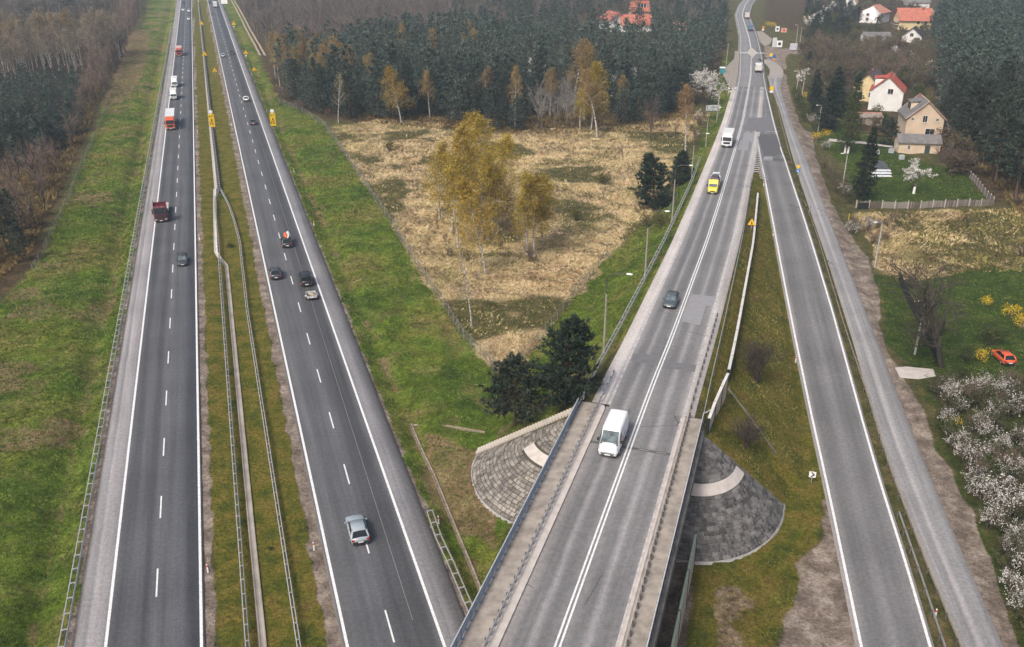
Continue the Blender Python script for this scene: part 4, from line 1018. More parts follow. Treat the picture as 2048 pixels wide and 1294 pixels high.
def plant(name, meshes, part_names, loc, rz, sc, label, cat, group=None):
    if isinstance(sc, (int, float)): sc = (sc, sc, sc)
    r = empty(name, loc, rz, label, cat, group); r.scale = sc
    for me, nm in zip(meshes, part_names):
        if me is not None: mobj(nm, me, r)
    return r
TRN = ('trunk', 'crown'); BRN = ('trunk', 'branches', 'crown'); BAN = ('trunk', 'twigs', 'blossom'); BUN = ('stems', 'foliage')
PINES = [make_pine(s, 14, 3.5, zb=.1, whorls=15, per=7, sprays=6, leafm=F_PINE, shape=.62) for s in range(5)]
PINES_T = [make_pine(20 + s, 19, 4.0, zb=.25, whorls=15, per=7, sprays=6, leafm=F_PINE_D, shape=.6) for s in range(4)]
PINES_LOW = [make_pine(40 + s, 15, 3.7, zb=.3, whorls=8, per=5, sprays=3, nbl=4, low=True, shape=.6) for s in range(4)]
BIRCH = [make_birch(60 + s, 17, 2.6) for s in range(4)]
BIRCH_R = [make_birch(70 + s, 18, 2.2, F_BIRCH_O, 3400, zb=.4, nbr=24, leaf=.12) for s in range(4)]
F_BIRCH_L = foliage('grey_brown_buds', (.12, .09, .06), (.2, .155, .1), (.29, .235, .16), trans=.3, ov=.3)
BIRCH_L = [make_birch(170 + s, 18, 2.4, F_BIRCH_L, 2400, zb=.38, nbr=26, leaf=.11) for s in range(4)]
BIRCH_B = [make_birch(80 + s, 15, 2.4, F_BIRCH, 500, zb=.3, nbr=24) for s in range(2)]
BARES = [make_bare(90 + s, 10, .55, 4, 1, F_TWIG_B) for s in range(4)]
BARES_G = [make_bare(100 + s, 12, .5, 4, 1, F_TWIG_G, B_GREY) for s in range(3)]
BARE_LOW = [make_bare(110 + s, 16, .5, 3, 1, F_TWIG, B_GREY, dens=1.5, tw=.05) for s in range(4)]
BLOS = [make_bare(120 + s, 9, .8, 4, 1, F_TWIG, B_BARK, F_BLOSSOM, 2000, .13) for s in range(3)]
BLOS_S = [make_bare(130 + s, 4.5, .75, 4, 4, F_TWIG, B_BARK, F_BLOSSOM, 620, .085, dens=.9) for s in range(4)]
SHRUB = [make_bare(140 + s, 4, .6, 4, 5, F_TWIG_B, B_BARK, dens=.8) for s in range(4)]
SHRUB_D = [make_bare(145 + s, 4, .6, 4, 7, F_TWIG_D, B_BARK, dens=1.0, tw=.016) for s in range(2)]
SHRUB_L = [make_bare(150 + s, 4, .65, 4, 5, F_TWIG, B_BARK, F_GREENB, 900, .10, dens=.75) for s in range(3)]
BUSHY = [make_bare(155 + s, 7, .7, 4, 3, F_TWIG_B, B_BARK, F_BROWNL, 2000, .17, dens=.9) for s in range(4)]
BUSH_G = [make_bush(160 + s, 2.6, 2.2, F_GREENB) for s in range(2)] + [make_bush(165, 2.6, 2.2, F_OLIVE)]
BUSH_Y = [make_bush(170 + s, 2.0, 1.6, F_YELLOW, 420, .075, F_TWIG) for s in range(2)]

def in_poly(px, py, poly): return poly_w(np.array([float(px)]), np.array([float(py)]), poly, 1e-3)[0] > .5
def clear_of_roads(x, y, m=2.5):
    for z, d in roads_near(np.array([x]), np.array([y])):
        if d[0] < m and not (y < 60): return False
    a, s = to_M(x, y)
    return not (a_of(-.19) < a < a_of(.42))
TAKEN = []
def scatter(poly, spacing, seed, jit=.42, keep=1.0, margin=2.5, avoid=()):
    rnd = random.Random(seed); P = np.array(poly, float)
    W = np.array([G(x, max(y, -60))[:2] for x, y in poly]); x0, y0 = W.min(0); x1, y1 = W.max(0)
    out = []
    gy = np.arange(y0, y1, spacing); gx = np.arange(x0, x1, spacing)
    X, Y = np.meshgrid(gx, gy); X = X.ravel() + np.array([rnd.uniform(-jit, jit) for _ in range(X.size)]) * spacing; Y = Y.ravel() + np.array([rnd.uniform(-jit, jit) for _ in range(Y.size)]) * spacing
    px, py = proj(X, Y, 0.0)
    ok = poly_w(px, py, poly, 1e-3) > .5
    for z, d in roads_near(X, Y): ok &= ~((d < margin) & (Y >= 60))
    am, sm_ = to_M(X, Y); ok &= ~((am > a_of(-.19)) & (am < a_of(.42)))
    for ax, ay, ar in avoid: ok &= (X - ax) ** 2 + (Y - ay) ** 2 >= ar * ar
    for i in np.nonzero(ok)[0]:
        if rnd.random() <= keep: out.append((float(X[i]), float(Y[i])))
    return out
VR = random.Random(11)
def put(name, variants, names, x, y, h, h0, label, cat, group, wide=1.0, sink=.1):
    sc = h / h0 * VR.uniform(.97, 1.03); w = sc * wide * VR.uniform(.9, 1.1)
    return plant(name, VR.choice(variants), names, (x, y, tz(x, y) - sink), VR.uniform(0, 6.28), (w, w, sc), label, cat, group)
def put_px(name, variants, names, px, py, h, h0, label, cat, group=None, wide=1.0):
    p = on_ground(px, py); return put(name, variants, names, p[0], p[1], h, h0, label, cat, group, wide)
def stuff_trees(name, label, spots, variants, hfun, h0, mat_slots):
    """far trees, too many to count, merged into one mesh"""
    V = []; F = []; MI = []; b = 0; mats = []
    cache = []
    for var in variants:
        parts = []
        for me in var:
            if me is None: continue
            v = np.zeros(len(me.vertices) * 3, np.float32); me.vertices.foreach_get('co', v); f = np.zeros(len(me.polygons) * 3, np.int32); me.polygons.foreach_get('vertices', f)
            m = me.materials[0]
            if m not in mats: mats.append(m)
            parts.append((v.reshape(-1, 3), f.reshape(-1, 3), mats.index(m)))
        cache.append(parts)
    for (x, y) in spots:
        parts = VR.choice(cache); a = VR.uniform(0, 6.28); s = hfun(x, y) / h0; w = s * VR.uniform(.85, 1.2); ca, sa = math.cos(a) * w, math.sin(a) * w
        for v, f, mi in parts:
            V.append(np.stack([v[:, 0] * ca - v[:, 1] * sa + x, v[:, 0] * sa + v[:, 1] * ca + y, v[:, 2] * s - .2], 1)); F.append(f + b); MI.append(np.full(len(f), mi)); b += len(v)
    if not V: return
    me = np_mesh(name, np.concatenate(V), np.concatenate(F), mats=mats, midx=np.concatenate(MI))
    o = mobj(name, me); tag(o, label, 'forest', kind='stuff'); return o
# ------------------------------------------------------------------ where the plants stand
HOUSES = [G(x, y)[:2] + (r,) for x, y, r in ((1235, 52, 17), (1272, 48, 14), (1275, 22, 10), (1362, 66, 10), (1735, 45, 14), (1810, 60, 17), (1700, 20, 9), (1842, 22, 9), (1818, 82, 9), (1747, 82, 8), (1735, 205, 9), (1772, 215, 9), (1830, 262, 9), (1830, 300, 7), (1740, 245, 6), (1170, 52, 14), (1245, 74, 22), (1285, 78, 14), (1215, 92, 16), (1255, 98, 16), (1290, 100, 12), (1278, 40, 12), (1360, 84, 10))]
# left forest -----------------------------------------------------------------
L_BIRCH = [(-40, 195), (60, 172), (170, 150), (240, 128), (268, 75), (282, 30), (-40, 60)]
L_PINE = [(-40, 345), (60, 330), (130, 300), (165, 245), (170, 185), (60, 180), (-40, 200)]
L_BARE = [(-60, 590), (0, 560), (60, 500), (105, 405), (150, 310), (192, 215), (215, 172), (180, 168), (165, 250), (130, 305), (60, 340), (-60, 370)]
sp = scatter(L_BIRCH, 6.2, 1)
sp.sort(key=lambda p: p[1])
for x, y in sp[:120]: put('birch_tree', BIRCH_L + BIRCH_L + BIRCH_R[:1], BRN, x, y, VR.uniform(17, 22), 18, 'tall slender birch with white trunk and thin brownish crown in the left wood', 'birch tree', 'birches of the left wood', 1.25)
for x, y in scatter([(190, 216), (226, 160), (268, 75), (284, 15), (252, 15), (235, 90), (195, 150), (165, 200)], 5.5, 44, keep=.9): put('bare_tree', BARES, BAN, x, y, VR.uniform(10, 15), 10, 'taller leafless tree at the right rim of the left wood', 'tree', 'taller bare trees of the left wood', .8)
for x, y in scatter(L_BIRCH, 10, 4, keep=.4): put('bare_tree', BARES, BAN, x, y, VR.uniform(6, 11), 10, 'leafless brown undergrowth tree among the tall birches of the left wood', 'tree', 'bare undergrowth of the left wood')
lp = scatter(L_PINE, 4.2, 2); lp.sort(key=lambda p: p[1])
stuff_trees('young_pine_thicket', 'farther rows of the young pine thicket in the left wood', lp[60:], PINES_LOW, lambda x, y: VR.uniform(7, 10), 15, None)
for x, y in lp[:60]: put('scots_pine', PINES, TRN, x, y, VR.uniform(6.5, 9.5), 14, 'young dense blue green pine in the left wood', 'pine tree', 'young pines of the left wood', 1.1)
for x, y in scatter(L_BARE, 4.4, 3, keep=.8): put('bare_tree', BARES, BAN, x, y, VR.uniform(6.5, 11), 10, 'leafless brown tree at the edge of the left wood', 'tree', 'bare trees edging the left wood')
for px, py, h in ((12, 500, 11), (30, 470, 9), (-10, 455, 12), (45, 520, 7)): put_px('scots_pine', PINES_T, TRN, px, py, h, 19, 'dark pine at the left border of the picture behind bare trees', 'pine tree', 'dark pines at the left border', 1.4)
far_l = scatter([(-60, 60), (282, 30), (300, -60), (-60, -60)], 8.5, 5)
stuff_trees('far_left_forest', 'grey blue leafless forest in the haze at the top left', far_l, BARE_LOW[:2] + PINES_LOW[:1] + BARE_LOW[2:], lambda x, y: VR.uniform(15, 20), 16, None)

# centre forest -------------------------------------------------------------
C_PINE = [(565, 198), (640, 232), (700, 238), (880, 242), (1000, 262), (1056, 240), (1100, 215), (1215, 225), (1230, 250), (1290, 246), (1365, 216), (1400, 175), (1440, 118), (1444, 84), (1320, 86), (1000, 88), (760, 98), (620, 120), (550, 150)]
sp = scatter(C_PINE, 6.2, 6, avoid=HOUSES)
sp.sort(key=lambda p: p[1])
near, back = sp[:130], sp[130:]
for x, y in near: put('scots_pine', PINES, TRN, x, y, VR.choice((VR.uniform(8, 12), VR.uniform(11, 15), VR.uniform(14, 18.5))), 14, 'dense blue green pine in the wood beyond the straw field', 'pine tree', 'pines of the centre wood', 1.1)
stuff_trees('pine_wood', 'deeper rows of dark pines in the wood beyond the straw field', back, PINES_LOW, lambda x, y: VR.uniform(9, 18), 15, None)
stuff_trees('far_bare_forest', 'pale grey leafless forest in the haze above the centre', scatter([(478, 8), (505, 60), (545, 118), (620, 112), (760, 92), (900, 82), (905, -60), (470, -60)], 9, 7), BARE_LOW, lambda x, y: VR.uniform(13, 18), 16, None)
stuff_trees('far_pine_forest', 'hazy dark pine forest with bare trees at the top centre', scatter([(900, 86), (1440, 82), (1462, 40), (1470, -60), (900, -60)], 9.5, 8, avoid=HOUSES, margin=6), PINES_LOW * 2 + BARE_LOW[:3], lambda x, y: VR.uniform(10, 16), 15, None)
for x, y in scatter([(540, 150), (600, 128), (720, 150), (730, 200), (640, 210), (560, 190)], 7.5, 9, keep=.85): put('birch_tree', BIRCH_R, BRN, x, y, VR.uniform(14, 18), 18, 'rusty crowned birch among pines at the left end of the centre wood', 'birch tree', 'birches in the centre wood', 1.1)
for x, y in scatter([(760, 130), (980, 120), (1000, 150), (760, 170)], 13, 19, keep=.5): put('birch_tree', BIRCH_R, BRN, x, y, VR.uniform(16, 19), 18, 'rusty birch rising out of the pines of the centre wood', 'birch tree', 'birches rising from the centre wood', 1.0)
for x, y in scatter([(545, 165), (600, 205), (680, 240), (640, 246), (560, 210)], 4.5, 12, keep=.8): put('bare_shrub', SHRUB, BAN, x, y, VR.uniform(2.5, 5), 4, 'leafless brown shrub along the near edge of the centre wood', 'shrub', 'shrubs edging the centre wood')
for x, y in scatter([(1056, 262), (1060, 215), (1140, 205), (1180, 255)], 3.6, 13, keep=.85): put('grey_sapling', BARES_G, BAN, x, y, VR.uniform(9, 13), 12, 'thin grey leafless sapling in the thicket beside the straw field', 'tree', 'grey saplings beside the straw field', .6)
put_px('birch_tree', BIRCH_B, BRN, 677, 247, 15.5, 15, 'almost leafless white birch at the left end of the straw field', 'birch tree')
put_px('birch_tree', BIRCH, BRN, 803, 247, 17, 17, 'olive green birch standing alone before the pines', 'birch tree', None, 1.4)
put_px('birch_tree', BIRCH_R, BRN, 1030, 258, 18, 18, 'orange topped birch behind the spruce at the field edge', 'birch tree')
put_px('scots_pine', PINES, TRN, 1032, 262, 11, 14, 'single pine below the orange topped birch at the field edge', 'pine tree')
for i, (px, py, h, v, lb) in enumerate(((1168, 240, 23, BIRCH_R, 'tallest orange birch above the grey thicket'), (1148, 225, 22, BIRCH_R, 'orange birch left of the tallest one above the thicket'), (1182, 262, 21, BIRCH, 'yellow green birch right of the thicket'), (1194, 275, 18, BIRCH_R, 'front rust coloured birch with white trunk right of the thicket'), (1160, 258, 12, BIRCH, 'small green birch inside the grey thicket'))): put_px('birch_tree', v, BRN, px, py, h, 17, lb, 'birch tree', None, 1.4)
for px, py, h, lb in ((860, 236, 14, 'slim orange birch at the pine edge left of the grove'), (735, 205, 16, 'rusty birch rising between the first pines'), (1100, 232, 15, 'golden birch behind the grey thicket'), (1245, 238, 13, 'golden birch at the pine edge right of the thicket'), (960, 225, 14, 'rusty birch behind the grove top')): put_px('birch_tree', BIRCH_R, BRN, px, py, h, 17, lb, 'birch tree', None, 1.3)
put_px('bare_tree', BARES, BAN, 1300, 280, 13.5, 10, 'dark leafless spreading tree at the right end of the straw field', 'tree', None, .9)
put_px('birch_tree', BIRCH_R, BRN, 1371, 301, 17.5, 18, 'rust coloured birch beside the embankment near the billboard', 'birch tree', None, 1.2)
put_px('bare_tree', BARES, BAN, 1246, 315, 5, 10, 'small dark leafless tree standing in the straw field', 'tree', None, 1.2)
put_px('blossoming_tree', [make_bare(340, 12, .85, 4, 3, F_TWIG, B_BARK, F_BLOSSOM, 6500, .15, dens=1.1)], BAN, 1410, 208, 13.5, 12, 'large white blossoming tree beside the road', 'blossoming tree', None, 1.15)
for px, py, h, lb in ((1072, 190, 15, 'white blossoming tree at the left of the grey thicket'), (1266, 205, 14, 'white blossoming tree behind the pine at the field edge'), (1228, 215, 12, 'thin white blossoming tree right of the orange birches'), (1395, 245, 5, 'low blossoming shrub under the billboard')): put_px('blossoming_tree', BLOS, BAN, px, py, h, 9, lb, 'blossoming tree', None, .6)
for px, py in ((1382, 262), (1398, 250), (1408, 236), (1352, 268), (1338, 275), (1390, 275)): put_px('bare_shrub', SHRUB, BAN, px, py, VR.uniform(2.5, 5), 4, 'leafless brown shrub below the billboard beside the embankment', 'shrub', 'shrubs below the billboard')
# birch grove in the straw field
for px, py, h, lb in ((903, 470, 22, 'leftmost tall yellow birch of the grove in the straw field'), (945, 440, 21, 'tall yellow birch in the middle of the grove'), (985, 445, 19.5, 'tall yellow birch on the right of the grove'), (925, 412, 20, 'yellow birch at the back of the grove'), (995, 468, 15, 'slender yellow birch at the right rim of the grove'), (916, 496, 17, 'pale trunked birch with low side branches in the grove'), (965, 478, 17, 'yellow birch near the centre front of the grove'), (971, 546, 18, 'straight white trunked birch at the front of the grove'), (880, 440, 17, 'yellow birch at the far left rim of the grove'), (1055, 512, 16.5, 'left birch of the small clump right of the grove'), (1070, 514, 16, 'right birch of the small clump right of the grove'), (1085, 490, 14, 'rear birch of the small clump right of the grove')): put_px('birch_tree', BIRCH, BRN, px, py, h, 17, lb, 'birch tree', None, 1.2)
put_px('birch_tree', BIRCH_B, BRN, 943, 655, 15, 15, 'nearly bare white birch standing alone in front of the grove', 'birch tree')
put_px('bare_tree', BARES, BAN, 1031, 475, 9.5, 10, 'dark leafless tree between the grove and the small clump', 'tree', None, .7)
for px, py in ((935, 520), (900, 510), (955, 560), (1000, 500), (1060, 525), (890, 485)): put_px('bare_shrub', SHRUB, BAN, px, py, VR.uniform(2, 3.6), 4, 'leafless brown shrub at the foot of the birch grove', 'shrub', 'shrubs under the birch grove')
for px, py, lb in ((1152, 440, 'dark round bush in the right half of the straw field'), (1298, 455, 'olive bush on the embankment below the lone pine'), (1322, 452, 'larger olive bush right of the lone pine'), (780, 302, 'small dark green bush in the left half of the straw field'), (1206, 366, 'yellowish bush in the straw field near the lone pine')): put_px('leafy_bush', [BUSH_G[2]], BUN, px, py, 3.2, 2.6, lb, 'bush', None, .8)
BIG_PINE = [make_pine(300, 8.6, 4.6, zb=.28, whorls=11, per=7, sprays=12, leafm=F_PINE_D, shape=.5, nbl=10), make_pine(301, 10, 3.6, zb=.12, whorls=13, per=7, sprays=12, leafm=F_SPRUCE, shape=.62, nbl=10)]
plant('scots_pine', BIG_PINE[0], TRN, on_ground(1030, 855), .4, 1.0, 'broad dark pine with visible trunk beside the stairway', 'pine tree')
plant('scots_pine', BIG_PINE[1], TRN, on_ground(1130, 815), 1.0, (1.05, 1.05, 1.12), 'denser dark pine close to the bridge rail', 'pine tree')
put_px('scots_pine', [BIG_PINE[1]], TRN, 1309, 418, 11.5, 10, 'lone broad dark pine on the field side of the embankment', 'pine tree', None, 1.05)
put_px('scots_pine', [BIG_PINE[1]], TRN, 1358, 372, 7.5, 10, 'smaller pine behind the lone broad pine', 'pine tree', None, 1.1)
# triangle between the roads
put_px('bare_shrub', SHRUB_D, BAN, 1512, 762, 6.5, 4, 'tall leafless shrub on the slope between main road and slip road', 'shrub', None, 1.0)
put_px('bare_shrub', SHRUB_D, BAN, 1492, 896, 4.4, 4, 'round leafless shrub above the right paved cone', 'shrub', None, 1.1)

# right side --------------------------------------------------------------
R_PINE = [(1885, 285), (1960, 330), (2030, 420), (2200, 430), (2250, 60), (1900, 20), (1862, 60), (1872, 150)]
sp = scatter(R_PINE, 6.0, 14, avoid=HOUSES); sp.sort(key=lambda p: p[1])
for x, y in sp[:75]: put('scots_pine', PINES_T, TRN, x, y, VR.uniform(15, 21), 19, 'tall dark pine in the wood on the right', 'pine tree', 'pines of the right wood', 1.2)
stuff_trees('right_pine_wood', 'deeper dark pine wood at the upper right', sp[75:] + scatter([(1900, 20), (2250, 60), (2250, -60), (1880, -60)], 9, 15, avoid=HOUSES), PINES_LOW, lambda x, y: VR.uniform(15, 20), 15, None)
for px, py in ((1905, 235), (1912, 240), (1922, 232), (1931, 243), (1940, 235), (1895, 225), (1890, 240)): put_px('bare_tree', BARES_G, BAN, px, py, VR.uniform(14, 17), 12, 'tall thin grey leafless tree before the dark pines right of the beige house', 'tree', 'grey trees right of the beige house', .55)
put_px('bare_tree', BARES_G, BAN, 2020, 310, 11, 12, 'pale leafless leaning tree before the right pine wood', 'tree', None, .9)
for x, y in scatter([(1600, 108), (1640, 96), (1860, 105), (1870, 175), (1800, 180), (1690, 150), (1640, 140)], 6.5, 16, keep=.8, avoid=HOUSES): put('bare_tree', BARES, BAN, x, y, VR.uniform(6, 10), 10, 'leafless brown tree between the two groups of houses', 'tree', 'bare trees between the house groups', 1.1)
for x, y in scatter([(1600, 112), (1650, 100), (1860, 104), (1872, 180), (1800, 185), (1700, 158), (1690, 210), (1640, 235), (1612, 180)], 5.5, 36, keep=.75, avoid=HOUSES): put('bushy_tree', BUSHY, BAN, x, y, VR.uniform(5.5, 9), 7, 'brushy olive brown tree in the gardens behind the houses', 'tree', 'brushy trees behind the houses', .9)
for x, y in scatter([(1590, 60), (1700, 30), (1880, 100), (1880, 30), (1700, 0), (1560, 0)], 9, 37, keep=.7, avoid=HOUSES): put('bushy_tree', BUSHY, BAN, x, y, VR.uniform(5, 8), 7, 'brushy garden tree around the far houses', 'tree', 'brushy trees around the far houses', .9)
for x, y in scatter([(1560, 60), (1640, 20), (1720, 50), (1860, 95), (1850, 110), (1640, 100), (1590, 84)], 8, 17, keep=.6, avoid=HOUSES): put('leafy_bush', BUSH_G, BUN, x, y, VR.uniform(3, 5), 2.6, 'dark green garden bush among the far houses', 'bush', 'garden bushes among the far houses', .9)
for x, y in scatter([(1548, 30), (1640, 0), (1660, 35), (1640, 60), (1560, 58)], 14, 18, keep=.75, avoid=HOUSES, margin=6): put('blossoming_tree', BLOS, BAN, x, y, VR.uniform(8, 11), 9, 'white blossoming tree in the gardens beside the far road', 'blossoming tree', 'blossoming trees beside the far road')
for x, y in scatter([(1440, 92), (1450, 30), (1430, -10), (1380, -10), (1380, 92)], 9, 28, keep=.8, avoid=HOUSES, margin=4): put('scots_pine', PINES, TRN, x, y, VR.uniform(9, 13), 14, 'dark conifer close to the far bend of the road', 'pine tree', 'conifers at the far bend')
for px, py, h, lb in ((1692, 48, 11, 'left dark conifer column beside the salmon roofed house'), (1702, 50, 11, 'right dark conifer column beside the salmon roofed house'), (1750, 66, 7, 'round dark conifer before the yellow house'), (1662, 74, 9, 'slim conifer left of the grey shed roof'), (1678, 76, 8, 'slim conifer nearest to the grey shed roof')): put_px('spruce_tree', PINES, TRN, px, py, h, 14, lb, 'conifer', None, .8)
for px, py, h, lb in ((1640, 55, 9, 'wide white blossoming tree in the far gardens'), (1664, 28, 10, 'white blossoming tree left of the far conifer columns'), (1855, 50, 11, 'white blossoming tree right of the big red roof'), (1790, 128, 9, 'white blossoming tree above the red gabled house'), (1815, 132, 8, 'second white blossoming tree above the red gabled house'), (1850, 150, 7, 'small white blossoming tree before the dark pines'), (1604, 172, 8, 'white blossoming tree at the bend of the service road'), (1890, 215, 9, 'pale pinkish blossoming tree behind the beige house'), (1640, 30, 7, 'pale yellowish blossoming tree in the far gardens')): put_px('blossoming_tree', BLOS, BAN, px, py, h, 9, lb, 'blossoming tree')
SPR = [make_pine(310, 16, 2.7, zb=.12, whorls=20, per=7, sprays=6, leafm=F_SPRUCE, droop=.35, shape=.85), make_pine(311, 18, 3.4, zb=.12, whorls=17, per=6, sprays=6, leafm=F_LARCH, shape=.7, droop=.1), make_pine(312, 7, 2.9, zb=.03, whorls=12, per=8, sprays=7, leafm=F_SPRUCE, shape=.55)]
put_px('spruce_tree', [SPR[0]], TRN, 1722, 399, 16.5, 16, 'slim dark spruce standing on the lawn near the wooden fence', 'spruce tree')
put_px('spruce_tree', [SPR[0]], TRN, 1652, 262, 16, 16, 'broad dark spruce beside the service road', 'spruce tree', None, 1.5)
put_px('spruce_tree', [SPR[0]], TRN, 1630, 225, 13, 16, 'smaller dark spruce behind the broad one', 'spruce tree', None, 1.3)
LARCH = put_px('larch_tree', [SPR[1]], TRN, 1692, 306, 18, 18, 'light green larch with whitewashed double trunk in the garden', 'larch tree')
put_px('spruce_tree', [SPR[2]], TRN, 1772, 290, 7.5, 7, 'dense dark rounded conifer left of the beige house', 'conifer')
GB = make_bare(320, 8.2, .95, 4, 1, F_TWIG, pmat('whitewashed_bark', (.2, .17, .14), .9), F_BLOSSOM, 2400, .15, zfork=.35)
p = on_ground(1827, 388); ft_ = plant('blossoming_tree', GB, BAN, p, .3, 1.0, 'white blossoming fruit tree with whitewashed trunk on the lawn', 'blossoming tree')
WASH = pmat('whitewash', (.78, .77, .74), .9, .05)
mb = MB(); mb.tube([(p[0], p[1], p[2] - .1), (p[0] + .02, p[1], p[2] + 1.5)], [.3, .26], 8); place_world(mb.build('whitewash', WASH), ft_)
lp_ = LARCH.location
for sx in (-1, 1): mb = MB(); mb.tube([(lp_[0] + sx * .38, lp_[1] - .2, lp_[2] - .1), (lp_[0] + sx * .5, lp_[1] - .2, lp_[2] + 2.2)], [.28, .23], 8); place_world(mb.build('whitewashed_stem', WASH), LARCH)
BT = make_bare(330, 15, .62, 5, 2, F_TWIG_D, pmat('dark_bark', (.06, .048, .036), .95, .25, 4.0), thick=1.7, dens=1.0, zfork=.3, tw=.03)
plant('bare_tree', BT, BAN, on_ground(1884, 735), 1.2, (1.15, 1.15, 1.0), 'large leafless tree with forked trunk in the yard on the right', 'tree')
for px, py, h, lb in ((1968, 612, 1.9, 'small orange yellow forsythia behind the large bare tree'), (2022, 632, 2.2, 'yellow forsythia near the right border of the yard'), (2044, 655, 2.4, 'yellow forsythia cut by the right border'), (1966, 722, 2.0, 'yellow forsythia left of the red car'), (1613, 196, 2.6, 'bright yellow forsythia at the bend of the service road'), (1632, 280, 2.4, 'yellow forsythia beside the garden entrance'), (1652, 272, 2.4, 'second yellow forsythia by the garden entrance'), (1905, 852, 1.7, 'yellow forsythia among the near blossoming shrubs'), (1542, 56, 4, 'yellow forsythia beside the far road')): put_px('forsythia_bush', BUSH_Y, BUN, px, py, h, 2.0, lb, 'bush')
put_px('leafy_bush', BUSH_G[:1], BUN, 1985, 690, 3.4, 2.6, 'dark green round conifer shrub in the yard behind the red car', 'bush', None, .9)
put_px('leafy_bush', BUSH_G[:1], BUN, 1930, 722, 2.6, 2.6, 'dark low bush at the foot of the large bare tree', 'bush', None, .9)
put_px('leafy_bush', BUSH_G[:1], BUN, 1820, 578, 1.6, 2.6, 'small dark bush at the far end of the black fence', 'bush', None, .9)
put_px('bare_shrub', SHRUB, BAN, 1905, 345, 7, 4, 'big round leafless brown shrub right of the beige outbuilding', 'shrub', None, 1.2)
put_px('bare_shrub', SHRUB, BAN, 1885, 325, 6, 4, 'leafless brown shrub touching the beige outbuilding', 'shrub', None, 1.2)
put_px('blossoming_tree', BLOS_S, BAN, 1900, 272, 5, 4.5, 'small blossoming shrub at the right wall of the beige house', 'blossoming shrub')
for px, py, h, lb in ((1672, 236, 15, 'dark spruce between the broad spruce and the larch'), (1705, 215, 11, 'small dark spruce left of the yellow walled house'), (1618, 150, 9, 'dark spruce above the bend of the service road')): put_px('spruce_tree', [SPR[0]], TRN, px, py, h, 16, lb, 'spruce tree', None, 1.5)
for px, py, h in ((1598, 215, 5), (1612, 232, 5.5), (1625, 222, 6), (1606, 245, 4), (1588, 196, 4.5), (1640, 245, 5), (1622, 208, 6)): put_px('leafy_bush', BUSH_G[:2], BUN, px, py, h, 2.6, 'green bush in the hedge at the bend of the service road', 'bush', 'hedge bushes at the bend', .7)
for px, py, h in ((1892, 300, 7), (1915, 320, 7.5), (1935, 345, 6.5), (1900, 350, 6.5), (1878, 268, 6), (1925, 295, 7)): put_px('bushy_tree', BUSHY, BAN, px, py, h, 7, 'dense brown bushy tree between the beige house and the right wood', 'tree', 'bushy trees right of the beige house', 1.1)
for px, py, h in ((1700, 255, 5), (1716, 262, 4.5), (1752, 262, 5), (1706, 280, 4)): put_px('bushy_tree', BUSHY, BAN, px, py, h, 7, 'brown bushy tree below the white house', 'tree', 'bushy trees below the white house', 1.0)
for px, py, h in ((1752, 236, 4.5), (1765, 246, 4), (1700, 235, 7), (1690, 250, 6), (1725, 178, 8), (1765, 150, 8), (1800, 175, 7.5), (1830, 200, 7), (1860, 222, 7)): put_px('leafy_bush', BUSH_G, BUN, px, py, h, 2.6, 'tall green bush close to the houses on the right', 'bush', 'green bushes close to the houses', .6)
# verge of the service road
for x, y in scatter([(1590, 180), (1612, 240), (1660, 330), (1705, 410), (1690, 420), (1652, 360), (1628, 250), (1596, 210)], 3.0, 21, keep=.75, margin=1.2): put('bare_shrub', SHRUB + SHRUB_L, BAN, x, y, VR.uniform(2.2, 4.2), 4, 'leafless brown shrub on the bank between service road and garden', 'shrub', 'shrubs on the garden bank')
for px, py, h, lb in ((1622, 250, 4, 'white blossoming shrub below the yellow forsythia at the bend'), (1650, 302, 3.4, 'white blossoming shrub beside the garden entrance'), (1690, 392, 3.6, 'white blossoming shrub left of the slim spruce'), (1700, 470, 3.6, 'white blossoming shrub below the corner of the wooden fence'), (1735, 462, 3.2, 'pale blossoming shrub right of the yellow marker post')): put_px('blossoming_tree', BLOS_S, BAN, px, py, h, 4.5, lb, 'blossoming shrub')
for x, y in scatter([(1700, 450), (1750, 440), (1800, 445), (1790, 490), (1730, 490)], 2.6, 22, keep=.8, margin=1.2): put('bare_shrub', SHRUB, BAN, x, y, VR.uniform(1.8, 3.2), 4, 'leafless brown shrub below the wooden garden fence', 'shrub', 'shrubs below the garden fence')
